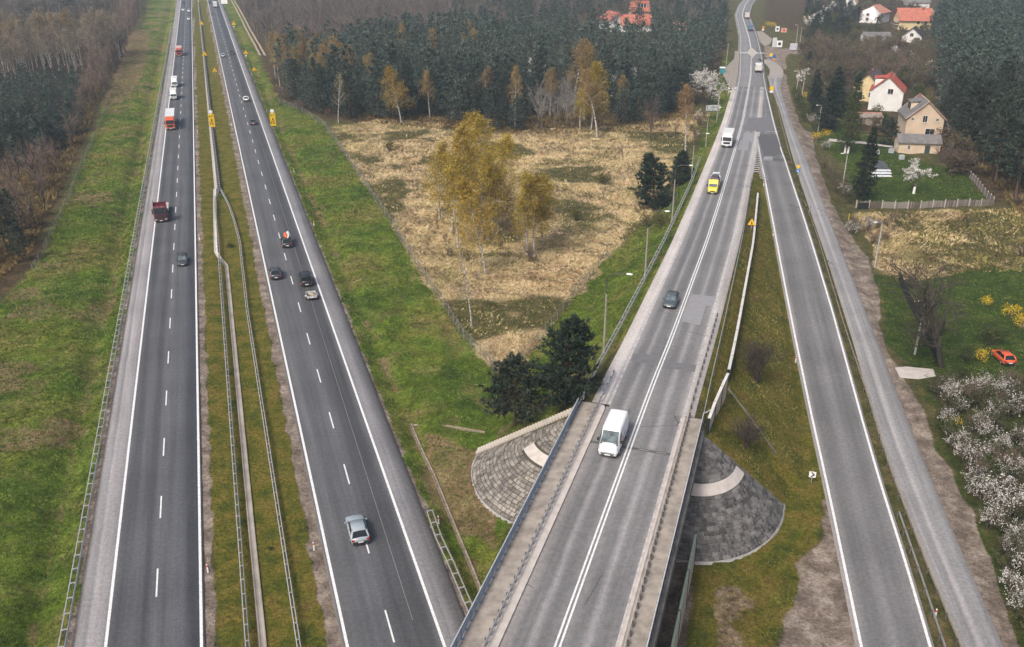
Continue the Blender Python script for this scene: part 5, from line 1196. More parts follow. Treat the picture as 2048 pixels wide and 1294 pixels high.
# near thicket at the right border
NB = [(1850, 770), (1900, 760), (2060, 770), (2120, 900), (2140, 1294), (2062, 1294), (2018, 1190), (1990, 1080), (1935, 970), (1890, 880)]
for x, y in scatter(NB, 2.1, 23, keep=.85, margin=2.6): put(*VR.choice((('leafy_bush', BUSH_G[:2], BUN), ('bare_shrub', SHRUB_L, BAN), ('bare_shrub', SHRUB, BAN))), x, y, VR.uniform(1.8, 3.4), 3.3, 'dark green shrub in the thicket at the lower right border', 'shrub', 'green shrubs of the near thicket')
for i, (px, py, h) in enumerate(((1935, 800, 4.2), (1890, 812, 3.4), (1905, 800, 3.6), (1965, 795, 4.0), (2005, 800, 4.2), (2030, 830, 4.2), (1985, 840, 3.4), (1888, 850, 3.0), (1905, 905, 3.6), (1935, 935, 4.0), (1925, 900, 3.4), (1965, 930, 3.6), (2000, 905, 3.8), (2040, 900, 4), (1985, 1010, 5.0), (2005, 1040, 5.0), (1975, 1060, 3.6), (2045, 1035, 4.6), (2030, 1090, 3.4), (2046, 1160, 4.2), (2040, 1230, 3.6), (1950, 860, 3.2), (1970, 880, 3.4), (1945, 970, 3.4), (1960, 1000, 3.4), (2020, 960, 3.8), (2015, 1110, 3.4), (2030, 1190, 3.4), (1915, 830, 3.0))): put_px('blossoming_tree', BLOS_S, BAN, px, py, h, 4.5, 'white blossoming shrub in the thicket at the lower right border', 'blossoming shrub', 'blossoming shrubs of the near thicket', .85)
for x, y in scatter([(2010, 420), (2048, 400), (2110, 520), (2040, 520)], 5, 24): put('bare_shrub', SHRUB, BAN, x, y, VR.uniform(2, 4), 4, 'leafless shrub at the right border above the yard', 'shrub', 'shrubs at the right border')
for x, y in scatter([(1560, 60), (1600, 30), (1700, 0), (1720, 60), (1690, 90), (1600, 86)], 9, 45, keep=.6, avoid=HOUSES): put('spruce_tree', PINES_T, TRN, x, y, VR.uniform(7, 11), 19, 'dark conifer in the gardens right of the far road', 'conifer', 'conifers in the far gardens', 1.3)
# small plants in the median
for px, py, lb in ((462, 492, 'low dark juniper between the forked guard rails'), (541, 1098, 'low dark green plant in the near median'), (458, 748, 'dark weed growing through the left median rail'), (464, 895, 'small dark weed at the left median rail')): put_px('low_bush', [BUSH_G[0]], BUN, px, py, .7 if py < 600 else .45, 2.6, lb, 'bush', None, 2.2 if py < 600 else 1.3)

# dry grass and tufts (nobody could count them) ---------------------------
def tufts(name, label, polys, n, h, w, mat, seed, lean=.5, cat='grass', gate=None):
    rnd = np.random.default_rng(seed); X = []; Y = []
    for poly, share in polys:
        W = np.array([G(x, max(y, -20))[:2] for x, y in poly]); lo, hi = W.min(0), W.max(0); need = int(n * share); got = 0
        for _ in range(60):
            # more of them close to the camera
            u = rnd.uniform(0, 1, 30000); y = 1 / (1 / hi[1] + u * (1 / lo[1] - 1 / hi[1])); x = rnd.uniform(lo[0], hi[0], 30000)
            px, py = proj(x, y, 0.0); ok = poly_w(px, py, poly, 1e-3) > .5
            so_, to_ = to_O(x, y)
            if gate: ok &= rnd.uniform(0, 1, len(x)) < np.clip((fbm(x / gate[0], y / gate[0], gate[1], 4) - gate[2]) * 6, .06, 1)
            for zr, d in roads_near(x, y): ok &= (d > .9)
            a, s = to_M(x, y); ok &= ~((a > a_of(-.172)) & (a < a_of(.028))) & ~((a > a_of(.2)) & (a < a_of(.4)))
            ok &= ~((so_ < S_AB + 1) & (so_ > S_AB - CONE_R - .6) & (np.hypot(np.maximum(np.abs(to_) - CONE_T, 0), S_AB - so_) < CONE_R + .6) & (np.abs(to_) < 19))
            x, y = x[ok], y[ok]; k = min(need - got, len(x)); X.append(x[:k]); Y.append(y[:k]); got += k
            if got >= need: break
    X = np.concatenate(X); Y = np.concatenate(Y); Z = terrain_z(X, Y); n = len(X); k = 3
    C = np.repeat(np.stack([X, Y, Z - .04], 1), k, 0); C[:, :2] += rnd.normal(size=(n * k, 2)) * w * 1.2
    wind = np.stack([np.cos(fbm(X / 6, Y / 6, 77, 2) * 12), np.sin(fbm(X / 6, Y / 6, 77, 2) * 12), np.zeros(n)], 1)
    D = np.repeat(wind, k, 0) * lean + rnd.normal(size=(n * k, 3)) * .35; D[:, 2] = np.abs(D[:, 2]) + .75
    sc = np.repeat(np.clip(np.hypot(X, Y) / 130, .6, 1.7), k)
    V, F = blades(C, D, h * sc ** .6 * rnd.uniform(.5, 1.3, n * k), w * sc * rnd.uniform(.6, 1.3, n * k))
    o = mobj(name, np_mesh(name, V, F, mat)); tag(o, label, cat, kind='stuff'); return o
S_REED = foliage('dry_reed', (.42, .27, .13), (.68, .49, .27), (.86, .69, .44), sc=.25, trans=.2, up=.75)
S_GRASS = foliage('grass_blades', (.045, .085, .008), (.105, .17, .018), (.25, .29, .06), sc=.2, trans=.2, up=.75)
S_DRY = foliage('brown_grass', (.12, .09, .028), (.22, .17, .055), (.36, .29, .11), sc=.25, trans=.2, up=.75)
tufts('dry_reeds', 'straw coloured dry reeds covering the triangular field', [(REED, .92), (REED_R, .08)], 34000, .5, .06, S_REED, 1, .9, gate=(14, 91, .4))
tufts('field_grass', 'patches of green grass between the dry reeds', [(REED, .65), (REED_R, .35)], 16000, .4, .06, S_DRY, 2, .6)
tufts('verge_grass', 'short green grass on the verges and embankments', [(GRASS_R[:-5] + [(960, 1240), (760, 800), (520, 250), (455, 0)], .55), ([(290, 40), (238, 150), (160, 330), (85, 520), (0, 610), (-20, 700), (-20, 1294), (130, 1294), (330, 60)], .45)], 80000, .26, .06, S_GRASS, 3, .4)
tufts('slope_grass', 'tufted grass on the slope between the roads', [(TRI, 1.0)], 12000, .25, .06, S_DRY, 4, .4)
tufts('waste_tufts', 'sparse dry tufts on the bare ground beside the slip road', [(SAND, 1.0)], 2500, .22, .06, S_DRY, 14, .4)
tufts('yard_grass', 'rough grass of the gardens on the right', [(LAWN_1, .45), (LAWN_2, .55)], 12000, .2, .06, S_GRASS, 5, .3)
tufts('forest_undergrowth', 'brown undergrowth at the edges of the woods', [(L_BARE, .5), ([(540, 160), (600, 210), (760, 246), (1000, 270), (1290, 262), (1400, 240), (1380, 200), (1000, 240), (700, 225), (560, 150)], .3), ([(1880, 260), (1960, 330), (2040, 430), (2100, 420), (2040, 300), (1900, 230)], .2)], 14000, .7, .09, S_DRY, 6, .6)
# ------------------------------------------------------------------ vehicles (local: +Y forward, origin on the ground at the centre)
GLASS = pmat('car_glass', (.015, .02, .025), .2, .1, 1.0, spec=.35)
GLASS_L = pmat('bright_windscreen', (.13, .17, .19), .6, .4, 1.8, spec=.25)
TYRE = pmat('tyre_rubber', (.025, .025, .026), .85); RIM = pmat('alloy_rim', (.45, .45, .46), .35, .1, metal=.6)
BLACKP = pmat('black_plastic', (.03, .03, .032), .6); PLATE = pmat('number_plate', (.8, .8, .78), .5, .03)
HEADL = pmat('headlight_glass', (.5, .53, .55), .25, .15); TAILL = pmat('tail_light', (.45, .02, .015), .25, .1); CHROME = pmat('chrome_trim', (.6, .6, .6), .25, .05, metal=.8)
def paint(name, c): return pmat('paint_' + name, c, .38, .04, 1.2, coat=.25)
def wheel(parent, x, y, r=.32, w=.22):
    out = 1 if x > 0 else -1
    key = ('wheel', r, w)
    if key not in MATS:
        mb = MB(); n = 16
        prof = [(-w / 2, r * .6), (-w / 2, r * .93), (-w / 4, r), (w / 4, r), (w / 2, r * .93), (w / 2, r * .6)]
        mb.rings([[(px, q * math.cos(2 * math.pi * j / n), q * math.sin(2 * math.pi * j / n)) for j in range(n)] for px, q in prof]); a = mb.mesh('wheel', TYRE)
        mb = MB(); mb.rings([[(px, q * math.cos(2 * math.pi * j / 10), q * math.sin(2 * math.pi * j / 10)) for j in range(10)] for px, q in ((w / 2 - .02, r * .62), (w / 2 + .012, r * .6), (w / 2 + .02, r * .15))]); b = mb.mesh('rim', RIM)
        MATS[key] = (a, b)
    a, b = MATS[key]
    o = mobj('wheel', a, parent, loc=(x, y, r), rot=(0, 0, 0 if out > 0 else math.pi)); mobj('rim', b, o)
    return o
def ring(y, wb, wm, wt, zb, zm, zt):
    return [(-wb, y, zb), (wb, y, zb), (wm * .985, y, zb + (zm - zb) * .25), (wm, y, zm), (wm * .985, y, zt - (zt - zm) * .35), (wt, y, zt), (0, y, zt + .025), (-wt, y, zt), (-wm * .985, y, zt - (zt - zm) * .35), (-wm, y, zm), (-wm * .985, y, zb + (zm - zb) * .25)]
def make_car(name, paintm, kind='hatch', L_=4.3, W_=1.8, H_=1.48, glass=None):
    """returns an Empty with parts; origin at the centre on the ground"""
    r = empty(name); h = L_ / 2; w = W_ / 2; glass = glass or GLASS
    belt = H_ * .63; hood = H_ * .6
    st = [(-h, .62 * w, .78 * w, .72 * w, .42, .6, belt * .8), (-h + .12, .82 * w, .93 * w, .84 * w, .3, .6, belt * .96), (-h + .5, .92 * w, w, .92 * w, .24, .6, belt), (-.3, .92 * w, w, .92 * w, .22, .6, belt), (h * .28, .92 * w, w, .91 * w, .22, .6, belt * .985), (h * .55, .92 * w, w, .88 * w, .22, .58, hood), (h - .3, .88 * w, .95 * w, .78 * w, .25, .55, hood * .86), (h - .08, .72 * w, .84 * w, .64 * w, .3, .5, hood * .72), (h, .5 * w, .6 * w, .5 * w, .38, .48, .56)]
    mb = MB(); mb.rings([ring(*s) for s in st]); mb.build('body', paintm, r, smooth=True)
    # greenhouse
    yr0, yr1, yf1, yf0 = {'hatch': (-h + .22, -h + .62, h * .05, h * .44), 'suv': (-h + .2, -h + .5, h * .08, h * .44), 'sedan': (-h + .75, -h + 1.25, h * .02, h * .42), 'van': (-h + .06, -h + .16, h * .3, h * .62)}[kind]
    wb, wt = .9 * w, .7 * w if kind != 'van' else .8 * w
    def fr(y0, y1, wb_, wt_, zb, zt): return [(-wb_, y0, zb), (wb_, y0, zb), (wt_, y1, zt), (-wt_, y1, zt)]
    zb, zt = belt * .97, H_ - .045
    mb = MB(); mb.hexa([(-wb, yr0, zb), (wb, yr0, zb), (wb * .96, yf0, zb * .985), (-wb * .96, yf0, zb * .985)], [(-wt, yr1, zt), (wt, yr1, zt), (wt, yf1, zt), (-wt, yf1, zt)]); mb.build('windows', glass, r)
    mb = MB(); e = .035
    rr = []
    for x, f, dz in ((-wt - e, .97, -.035), (-wt * .9, 1, .012), (0, 1, .045), (wt * .9, 1, .012), (wt + e, .97, -.035)): rr.append([(x, yr1 - .08, zt + dz - .02), (x, yr1 - .08, zt + dz), (x, (yr1 + yf1) / 2, zt + dz + .02), (x, yf1 + .06, zt + dz), (x, yf1 + .06, zt + dz - .02)])
    mb.rings(rr); mb.build('roof', paintm, r, smooth=True)
    for sx in (-1, 1):
        for (a, b, nm) in (((sx * wb * .965, yf0 + .02, zb), (sx * (wt + .01), yf1, zt), 'front_pillar'), ((sx * wb * 1.0, yr0 - .02, zb), (sx * (wt + .01), yr1, zt), 'rear_pillar')):
            mb = MB(); mb.tube([a, b], .045 if nm[0] == 'f' else .09, 6); mb.build(nm, paintm, r)
        mb = MB(); y = (yr0 + yf0) / 2 - .05; mb.tube([(sx * (wb + .012), y, zb), (sx * (wt + .012), y + .02, zt)], .035, 5); mb.build('centre_pillar', BLACKP, r)
        wheel(r, sx * (w - .09), h * .62, .33); wheel(r, sx * (w - .09), -h * .6, .33)
        mb = MB(); mb.hexa([(sx * .5 * w, h - .2, .52), (sx * .86 * w, h - .34, .52), (sx * .9 * w, h - .5, .6), (sx * .55 * w, h - .3, .6)], [(sx * .5 * w, h - .1, .6), (sx * .82 * w, h - .2, .6), (sx * .87 * w, h - .42, .74), (sx * .56 * w, h - .2, .7)]); mb.build('headlight', HEADL, r)
        mb = MB(); mb.box(min(sx * .62 * w, sx * .93 * w), max(sx * .62 * w, sx * .93 * w), -h - .0, -h + .22, .66, .84); mb.build('tail_light', TAILL, r)
        mb = MB(); mb.hexa([(sx * w, yf0 - .35, belt - .02), (sx * (w + .2), yf0 - .38, belt), (sx * (w + .2), yf0 - .28, belt), (sx * w, yf0 - .2, belt - .02)], [(sx * w, yf0 - .35, belt + .12), (sx * (w + .2), yf0 - .38, belt + .14), (sx * (w + .2), yf0 - .28, belt + .14), (sx * w, yf0 - .2, belt + .12)]); mb.build('side_mirror', paintm, r)
        mb = MB(); mb.tube([(sx * .97 * w, -h * .2, .75), (sx * .985 * w, -h * .2 + .16, .75)], .018, 5); mb.build('door_handle', CHROME, r)
    mb = MB(); mb.box(-.84 * w, .84 * w, -h - .03, -h + .2, .3, .62); mb.build('rear_bumper', BLACKP, r)
    mb = MB(); mb.box(-.5 * w, .5 * w, h - .12, h + .015, .32, .5); mb.build('front_grille', BLACKP, r)
    for y, s in ((h + .02, 1), (-h - .045, -1)): mb = MB(); mb.box(-.26, .26, min(y, y + .012 * s), max(y, y + .012 * s), .4 if s > 0 else .5, .51 if s > 0 else .62); mb.build('number_plate', PLATE, r)
    return r
def face(o, p, heading, back=0.0):
    """p: ground point of the bumper nearest the camera; heading: unit 2D; back: signed offset of the centre along the heading"""
    o.location = (p[0] + heading[0] * back, p[1] + heading[1] * back, p[2]); o.rotation_euler = (0, 0, math.atan2(-heading[0], heading[1])); return o
def on_m(px, py): p = G(px, py); return (p[0], p[1], .0)
TOW = (-MD[0], -MD[1]); AWAY = (MD[0], MD[1])
def lbl(o, label, cat, group=None): return tag(o, label, cat, group)
c = make_car('car', paint('anthracite', (.045, .048, .055)), 'hatch', 4.25, 1.8, 1.47, GLASS_L); face(c, on_m(365.5, 534), TOW, -2.1); lbl(c, 'dark grey hatchback driving towards the camera on the left carriageway', 'car')
c = make_car('car', paint('silver_blue', (.3, .345, .375)), 'hatch', 4.4, 1.84, 1.5); face(c, on_m(722.6, 1093), AWAY, 2.2); lbl(c, 'silver hatchback seen from behind, the nearest car on the motorway', 'car')
c = make_car('car', paint('graphite', (.05, .055, .062)), 'suv', 4.5, 1.86, 1.62); face(c, on_m(553, 561), AWAY, 2.2); lbl(c, 'dark grey estate car in the inner lane of the right carriageway', 'car')
kc = make_car('car', paint('black_blue', (.03, .033, .038)), 'suv', 4.5, 1.86, 1.6); face(kc, on_m(575.5, 497), AWAY, 2.2); lbl(kc, 'black car carrying an orange kayak on its roof', 'car')
vt = make_car('car', paint('black', (.02, .02, .023)), 'van', 4.4, 1.86, 1.85); face(vt, on_m(614.5, 575), AWAY, 2.2); lbl(vt, 'black van towing a small open trailer', 'van')
c = make_car('car', paint('dark_blue_grey', (.05, .055, .065)), 'sedan', 4.5, 1.8, 1.45); face(c, on_m(507, 251), AWAY, 2.2); lbl(c, 'dark car ahead of the kayak car near the yellow roadside board', 'car')
c = make_car('car', paint('white', (.75, .76, .77)), 'hatch', 4.2, 1.8, 1.5); face(c, on_m(493, 203.5), AWAY, 2.1); lbl(c, 'white car in the outer lane of the right carriageway', 'car')
c = make_car('car', paint('black_blue', (.03, .033, .038)), 'sedan', 4.5, 1.8, 1.45); face(c, on_m(464.4, 109), AWAY, 2.2); lbl(c, 'small far black car in the outer lane of the right carriageway', 'car')
c = make_car('car', paint('pale_blue', (.4, .5, .56)), 'hatch', 4.2, 1.8, 1.48); face(c, on_m(446.3, 115), AWAY, 2.1); lbl(c, 'small far pale blue car in the inner lane', 'car')
c = make_car('car', paint('steel_blue', (.15, .19, .25)), 'sedan', 4.5, 1.8, 1.46); face(c, on_m(425, 30.5), AWAY, 2.1); lbl(c, 'tiny blue grey car behind the far white lorry', 'car')
c = make_car('car', paint('graphite', (.05, .055, .062)), 'suv', 4.5, 1.8, 1.6); face(c, on_m(420, 8), AWAY, 2.1); lbl(c, 'tiny dark car left of the far white lorry', 'car')
for px, py, pm, lb in ((377.4, 40.5, ('silver', (.55, .57, .58)), 'tiny silver car, nearest of the far group on the left carriageway'), (378, 24, ('white', (.75, .76, .77)), 'tiny white car in the inner lane of the far group'), (366.3, 22, ('white', (.75, .76, .77)), 'tiny white car in the outer lane of the far group'), (368.3, 9, ('graphite', (.05, .055, .062)), 'tiny dark car, the farthest on the left carriageway')):
    c = make_car('car', paint(*pm), 'suv', 4.4, 1.8, 1.6); face(c, on_m(px, py), TOW, -2.2); lbl(c, lb, 'car')
# roof load of the kayak car
hd = math.atan2(-AWAY[0], AWAY[1])
def hull(mb, L_, w, h, z0, y0=0, x0=0):
    rs = []
    for f in np.linspace(0, 1, 9):
        k = math.sin(math.pi * min(max(f, .03), .97)) ** .6; y = y0 - L_ / 2 + f * L_
        rs.append([(x0 + a * w / 2 * k, y, z0 + b * h * k + h * .3 * (1 - k)) for a, b in ((-1, .5), (-.6, .05), (0, 0), (.6, .05), (1, .5), (.7, .85), (0, 1), (-.7, .85))])
    return mb.rings(rs)
mb = MB(); hull(mb, 3.4, .72, .42, 0, .3, .0); k = mb.build('kayak', pmat('orange_plastic', (.75, .14, .03), .4, .08), smooth=True); k.location = (kc.location[0], kc.location[1], 1.66); k.rotation_euler = (0, 0, hd); tag(k, 'orange kayak lying upside down on the roof of the black car', 'kayak')
mb = MB(); hull(mb, 4.2, .7, .3, 0, .7, .38); k = mb.build('canoe', pmat('white_plastic', (.75, .74, .7), .4, .05), smooth=True); k.location = (kc.location[0], kc.location[1], 1.64); k.rotation_euler = (0, 0, hd - .08); tag(k, 'white board strapped beside the orange kayak on the roof of the black car', 'canoe')
# open trailer
tr = empty('trailer'); face(tr, on_m(625, 602), AWAY, 1.1); lbl(tr, 'small white open trailer towed by the black van', 'trailer')
ALU = pmat('trailer_aluminium', (.6, .6, .6), .45, .1, metal=.2)
mb = MB(); mb.box(-.75, .75, -1.05, 1.05, .48, .54); mb.build('floor', pmat('trailer_floor', (.14, .13, .12), .8, .2), tr)
for x0, x1, y0, y1 in ((-.78, -.74, -1.08, 1.08), (.74, .78, -1.08, 1.08), (-.74, .74, -1.08, -1.04), (-.74, .74, 1.04, 1.08)): mb = MB(); mb.box(x0, x1, y0, y1, .5, .88); mb.build('side_board', ALU, tr)
mb = MB(); mb.tube([(0, 1.05, .45), (0, 2.2, .45)], .05, 6); mb.build('drawbar', GALV, tr)
for sx in (-1, 1): wheel(tr, sx * .9, -.1, .28, .18); mb = MB(); mb.box(min(sx * .79, sx * 1.02), max(sx * .79, sx * 1.02), -.42, .22, .58, .62); mb.build('mudguard', ALU, tr); mb = MB(); mb.box(sx * .6 - .1, sx * .6 + .1, -1.11, -1.085, .42, .5); mb.build('tail_light', TAILL, tr)
mb = MB(); mb.box(-.26, .26, -1.11, -1.085, .52, .63); mb.build('number_plate', PLATE, tr)
for q0, q1, rr_, lb in (((-.35, .7, .64), (.3, -.5, .68), [.13, .16], 'thick pale log lying in the small open trailer'), ((.05, .65, .62), (.55, -.3, .62), .07, 'thin pale log beside the thick one in the trailer')):
    mb = MB(); mb.tube([q0, q1], rr_, 8); o = mb.build('log', pmat('cut_wood', (.5, .4, .25), .9, .25)); o.location = tr.location; o.rotation_euler = tr.rotation_euler; tag(o, lb, 'log')

# vans and lorries ---------------------------------------------------------
def cab_mesh(r, w, y0, y1, z0, z1, paintm, slope=.35, bev=.12):
    """bevelled lorry cab with raked front"""
    rs = []
    zs = [z0, z0 + .25, z0 + (z1 - z0) * .5, z0 + (z1 - z0) * .62, z1 - .12, z1]
    for i, z in enumerate(zs):
        k = 0 if i < 3 else slope * (z - zs[2]) / (z1 - zs[2])
        ww = w / 2 - (.05 if i == len(zs) - 1 else 0); yf = y1 - k - (.08 if i == len(zs) - 1 else 0)
        rs.append([(-ww, y0, z), (ww, y0, z), (ww, yf - bev, z), (ww - bev, yf, z), (-ww + bev, yf, z), (-ww, yf - bev, z)])
    mb = MB(); mb.rings(rs); return mb.build('cab', paintm, r)
def lorry(label, paintm, px, py, heading, kind='box', load_len=7.5, load_mat=None, cab_h=3.0, zroad=0.0, rot=None, p=None, glass=None, grille=BLACKP, wid=2.5, box_h=2.6, cat='truck', deflector=True, name='truck', front_first=True):
    total = load_len + 2.4; r = empty(name)
    pt = p or (lambda q: (q[0], q[1], zroad))(G(px, py, zroad))
    face(r, pt, heading, -total / 2 if front_first else total / 2)
    yf = total / 2; glass = glass or GLASS
    cab_mesh(r, wid, yf - 2.15, yf, .55, cab_h, paintm)
    zw0, zw1 = .55 + (cab_h - .55) * .5, cab_h - .25
    mb = MB(); k0 = .35 * (zw0 - (.55 + (cab_h - .55) * .5)) / ((cab_h - .55) * .5); k1 = .35 * (zw1 - (.55 + (cab_h - .55) * .5)) / ((cab_h - .55) * .5)
    mb.hexa([(-wid * .44, yf - k0 + .012, zw0), (wid * .44, yf - k0 + .012, zw0), (wid * .44, yf - k0 - .1, zw0), (-wid * .44, yf - k0 - .1, zw0)], [(-wid * .42, yf - k1 + .015, zw1), (wid * .42, yf - k1 + .015, zw1), (wid * .42, yf - k1 - .1, zw1), (-wid * .42, yf - k1 - .1, zw1)]); mb.build('windscreen', glass, r)
    for sx in (-1, 1):
        mb = MB(); mb.box(min(sx * (wid / 2 - .03), sx * (wid / 2 + .012)), max(sx * (wid / 2 - .03), sx * (wid / 2 + .012)), yf - 1.45, yf - .55, zw0, zw1 - .1); mb.build('side_window', GLASS, r)
        mb = MB(); mb.box(min(sx * (wid / 2 + .05), sx * (wid / 2 + .28)), max(sx * (wid / 2 + .05), sx * (wid / 2 + .28)), yf - .5, yf - .38, zw0 - .05, zw1 - .15); mb.build('side_mirror', BLACKP, r)
        mb = MB(); mb.box(min(sx * wid * .28, sx * wid * .46), max(sx * wid * .28, sx * wid * .46), yf - .1, yf + .02, .62, .82); mb.build('headlight', HEADL, r)
        mb = MB(); mb.box(min(sx * wid * .3, sx * wid * .46), max(sx * wid * .3, sx * wid * .46), -total / 2 - .02, -total / 2 + .05, .75, .95); mb.build('tail_light', TAILL, r)
        for yy in ((yf - 1.3,) + ((-total / 2 + 1.6, -total / 2 + 2.9) if load_len > 5 else (-total / 2 + 1.2,))): wheel(r, sx * (wid / 2 - .17), yy, .5 if wid > 2.3 else .36, .32)
    mb = MB(); mb.box(-wid * .34, wid * .34, yf - .05, yf + .012, .95, zw0 - .22); mb.build('front_grille', grille, r)
    mb = MB(); mb.box(-wid * .49, wid * .49, yf - .25, yf + .03, .38, .64); mb.build('front_bumper', BLACKP, r)
    mb = MB(); mb.box(-.28, .28, yf + .032, yf + .045, .44, .56); mb.build('number_plate', PLATE, r)
    mb = MB(); mb.box(-wid * .3, wid * .3, -total / 2 + .3, yf - 2.0, .6, .9); mb.build('chassis', BLACKP, r)
    lm = load_mat or pmat('white_box', (.66, .66, .65), .55, .05, .5); y1 = yf - 2.35
    if kind == 'box':
        mb = MB(); w = wid / 2 + .02; mb.box(-w, w, -total / 2, y1, .95, .95 + box_h); mb.build('cargo_box', lm, r)
        mb = MB(); mb.box(-w - .012, w + .012, -total / 2 - .012, y1 + .012, .9, 1.02); mb.build('box_frame', GALV_D, r)
        for xx in (-w + .02, w - .02): mb = MB(); mb.tube([(xx, -total / 2, .95 + box_h), (xx, y1, .95 + box_h)], .04, 5); mb.build('roof_rail', lm, r)
        if deflector:
            mb = MB(); mb.hexa([(-wid * .46, yf - 2.1, cab_h), (wid * .46, yf - 2.1, cab_h), (wid * .38, yf - .75, cab_h), (-wid * .38, yf - .75, cab_h)], [(-wid * .46, yf - 2.1, .85 + box_h), (wid * .46, yf - 2.1, .85 + box_h), (wid * .42, yf - 1.8, .8 + box_h), (-wid * .42, yf - 1.8, .8 + box_h)]); mb.build('wind_deflector', paintm, r)
    elif kind == 'flat':
        mb = MB(); w = wid / 2 + .02; mb.box(-w, w, -total / 2, y1, 1.0, 1.2); mb.build('flat_bed', lm, r)
        for yy in np.arange(-total / 2 + 1.2, y1, 1.3): mb = MB(); mb.box(-w + .02, w - .02, yy, yy + .05, 1.2, 1.215); mb.build('bed_seam', CONC_G, r)
        for sx in (-1, 1):
            mb = MB(); mb.hexa([(sx * wid * .5, yf - 2.15, cab_h - .1), (sx * wid * .5, yf - 1.1, cab_h - .1), (sx * wid * .46, yf - 1.1, cab_h - .1), (sx * wid * .46, yf - 2.15, cab_h - .1)], [(sx * wid * .52, yf - 2.15, cab_h + .85), (sx * wid * .5, yf - 1.9, cab_h + .8), (sx * wid * .46, yf - 1.9, cab_h + .8), (sx * wid * .46, yf - 2.15, cab_h + .85)]); mb.build('wind_fin', paintm, r)
            mb = MB(); mb.box(sx * .4 - .07, sx * .4 + .07, yf - .5, yf - .42, cab_h, cab_h + .12); mb.build('roof_lamp', HEADL, r)
        mb = MB(); mb.box(-wid * .46, wid * .46, yf - 2.14, yf - 2.05, cab_h, cab_h + .55); mb.build('rear_shield', paintm, r)
    elif kind == 'tipper':
        w = wid / 2; 
        for a in ((-w, -w + .06, -total / 2, y1), (w - .06, w, -total / 2, y1), (-w + .06, w - .06, -total / 2, -total / 2 + .06), (-w + .06, w - .06, y1 - .06, y1)): mb = MB(); mb.box(*a, 1.0, 2.5); mb.build('side_wall', lm, r)
        mb = MB(); mb.box(-w + .06, w - .06, -total / 2 + .06, y1 - .06, 1.0, 1.9); mb.build('load', pmat('gravel_load', (.4, .38, .35), .95, .2), r)
    return lbl(r, label, cat)
o = lorry('burgundy lorry with an empty flat bed on the left carriageway', paint('burgundy', (.11, .012, .022)), 323.5, 446, TOW, 'flat', 8.2, pmat('worn_deck', (.5, .45, .41), .85, .15, .6), cab_h=3.2)
lorry('orange lorry with a long white box body on the left carriageway', paint('orange_red', (.62, .1, .03)), 342, 261, TOW, 'box', 12.5, cab_h=3.1, box_h=2.75)
lorry('far red lorry with pale pinkish body on the left carriageway', paint('red', (.5, .08, .05)), 358.7, 113, TOW, 'box', 8.5, pmat('pinkish_box', (.62, .42, .38), .6, .08), cab_h=3.0, box_h=2.5)
WHITE = paint('white', (.66, .67, .68))
lorry('nearer of the two white box vans on the left carriageway', WHITE, 348, 200.5, TOW, 'box', 4.3, cab_h=2.2, box_h=2.2, wid=2.1, cat='van', name='box_van')
lorry('farther of the two white box vans on the left carriageway', WHITE, 350, 175.5, TOW, 'box', 4.3, cab_h=2.2, box_h=2.3, wid=2.1, cat='van', name='box_van')
lorry('far white lorry driving away on the right carriageway', WHITE, 431, 16, AWAY, 'box', 10, cab_h=3.0, box_h=2.7, front_first=False)
def main_pt(px, py): return GZ(px, py, z_main, .0)
def main_dir(y): d = np.array([float(cen(y + 2) - cen(y - 2)), 4.0]); d /= np.linalg.norm(d); return d
def on_main(px, py, toward):
    p = main_pt(px, py); d = main_dir(p[1]); pitch = (z_main(p[1] + 4) - z_main(p[1] - 4)) / 8
    return p, ((-d[0], -d[1]) if toward else (d[0], d[1])), pitch
p, hdg, pi = on_main(1452.5, 296, True)
t = lorry('white box lorry coming down the main road towards the bridge', WHITE, 0, 0, hdg, 'box', 5.6, cab_h=2.9, box_h=2.5, p=p)
p, hdg, pi = on_main(1516, 146, False)
lorry('white tipper lorry driving away near the junction', WHITE, 0, 0, hdg, 'tipper', 5.6, pmat('white_tipper', (.62, .62, .6), .6, .12), cab_h=2.9, p=p, front_first=False)
p, hdg, pi = on_main(1501, 62.5, False)
lorry('blue lorry with white roof driving away beyond the junction', paint('teal_blue', (.05, .13, .2)), 0, 0, hdg, 'box', 4.6, pmat('blue_box', (.09, .17, .24), .6, .1), cab_h=2.6, box_h=2.0, p=p, wid=2.3, front_first=False)
p, hdg, pi = on_main(1494, 38, False)
lorry('pale brown lorry driving away at the far bend of the road', paint('grey_brown', (.35, .3, .27)), 0, 0, hdg, 'box', 6.5, pmat('brownish_box', (.6, .52, .48), .6, .1), cab_h=2.9, box_h=2.4, p=p, front_first=False)
p, hdg, pi = on_main(1337, 620, True)
c = make_car('car', paint('slate', (.07, .085, .095)), 'hatch', 4.3, 1.8, 1.45, GLASS_L); face(c, p, hdg, -2.15); c.rotation_euler[0] = math.atan(-pi) * -1 * -1; lbl(c, 'slate grey hatchback approaching the bridge on the main road', 'car')
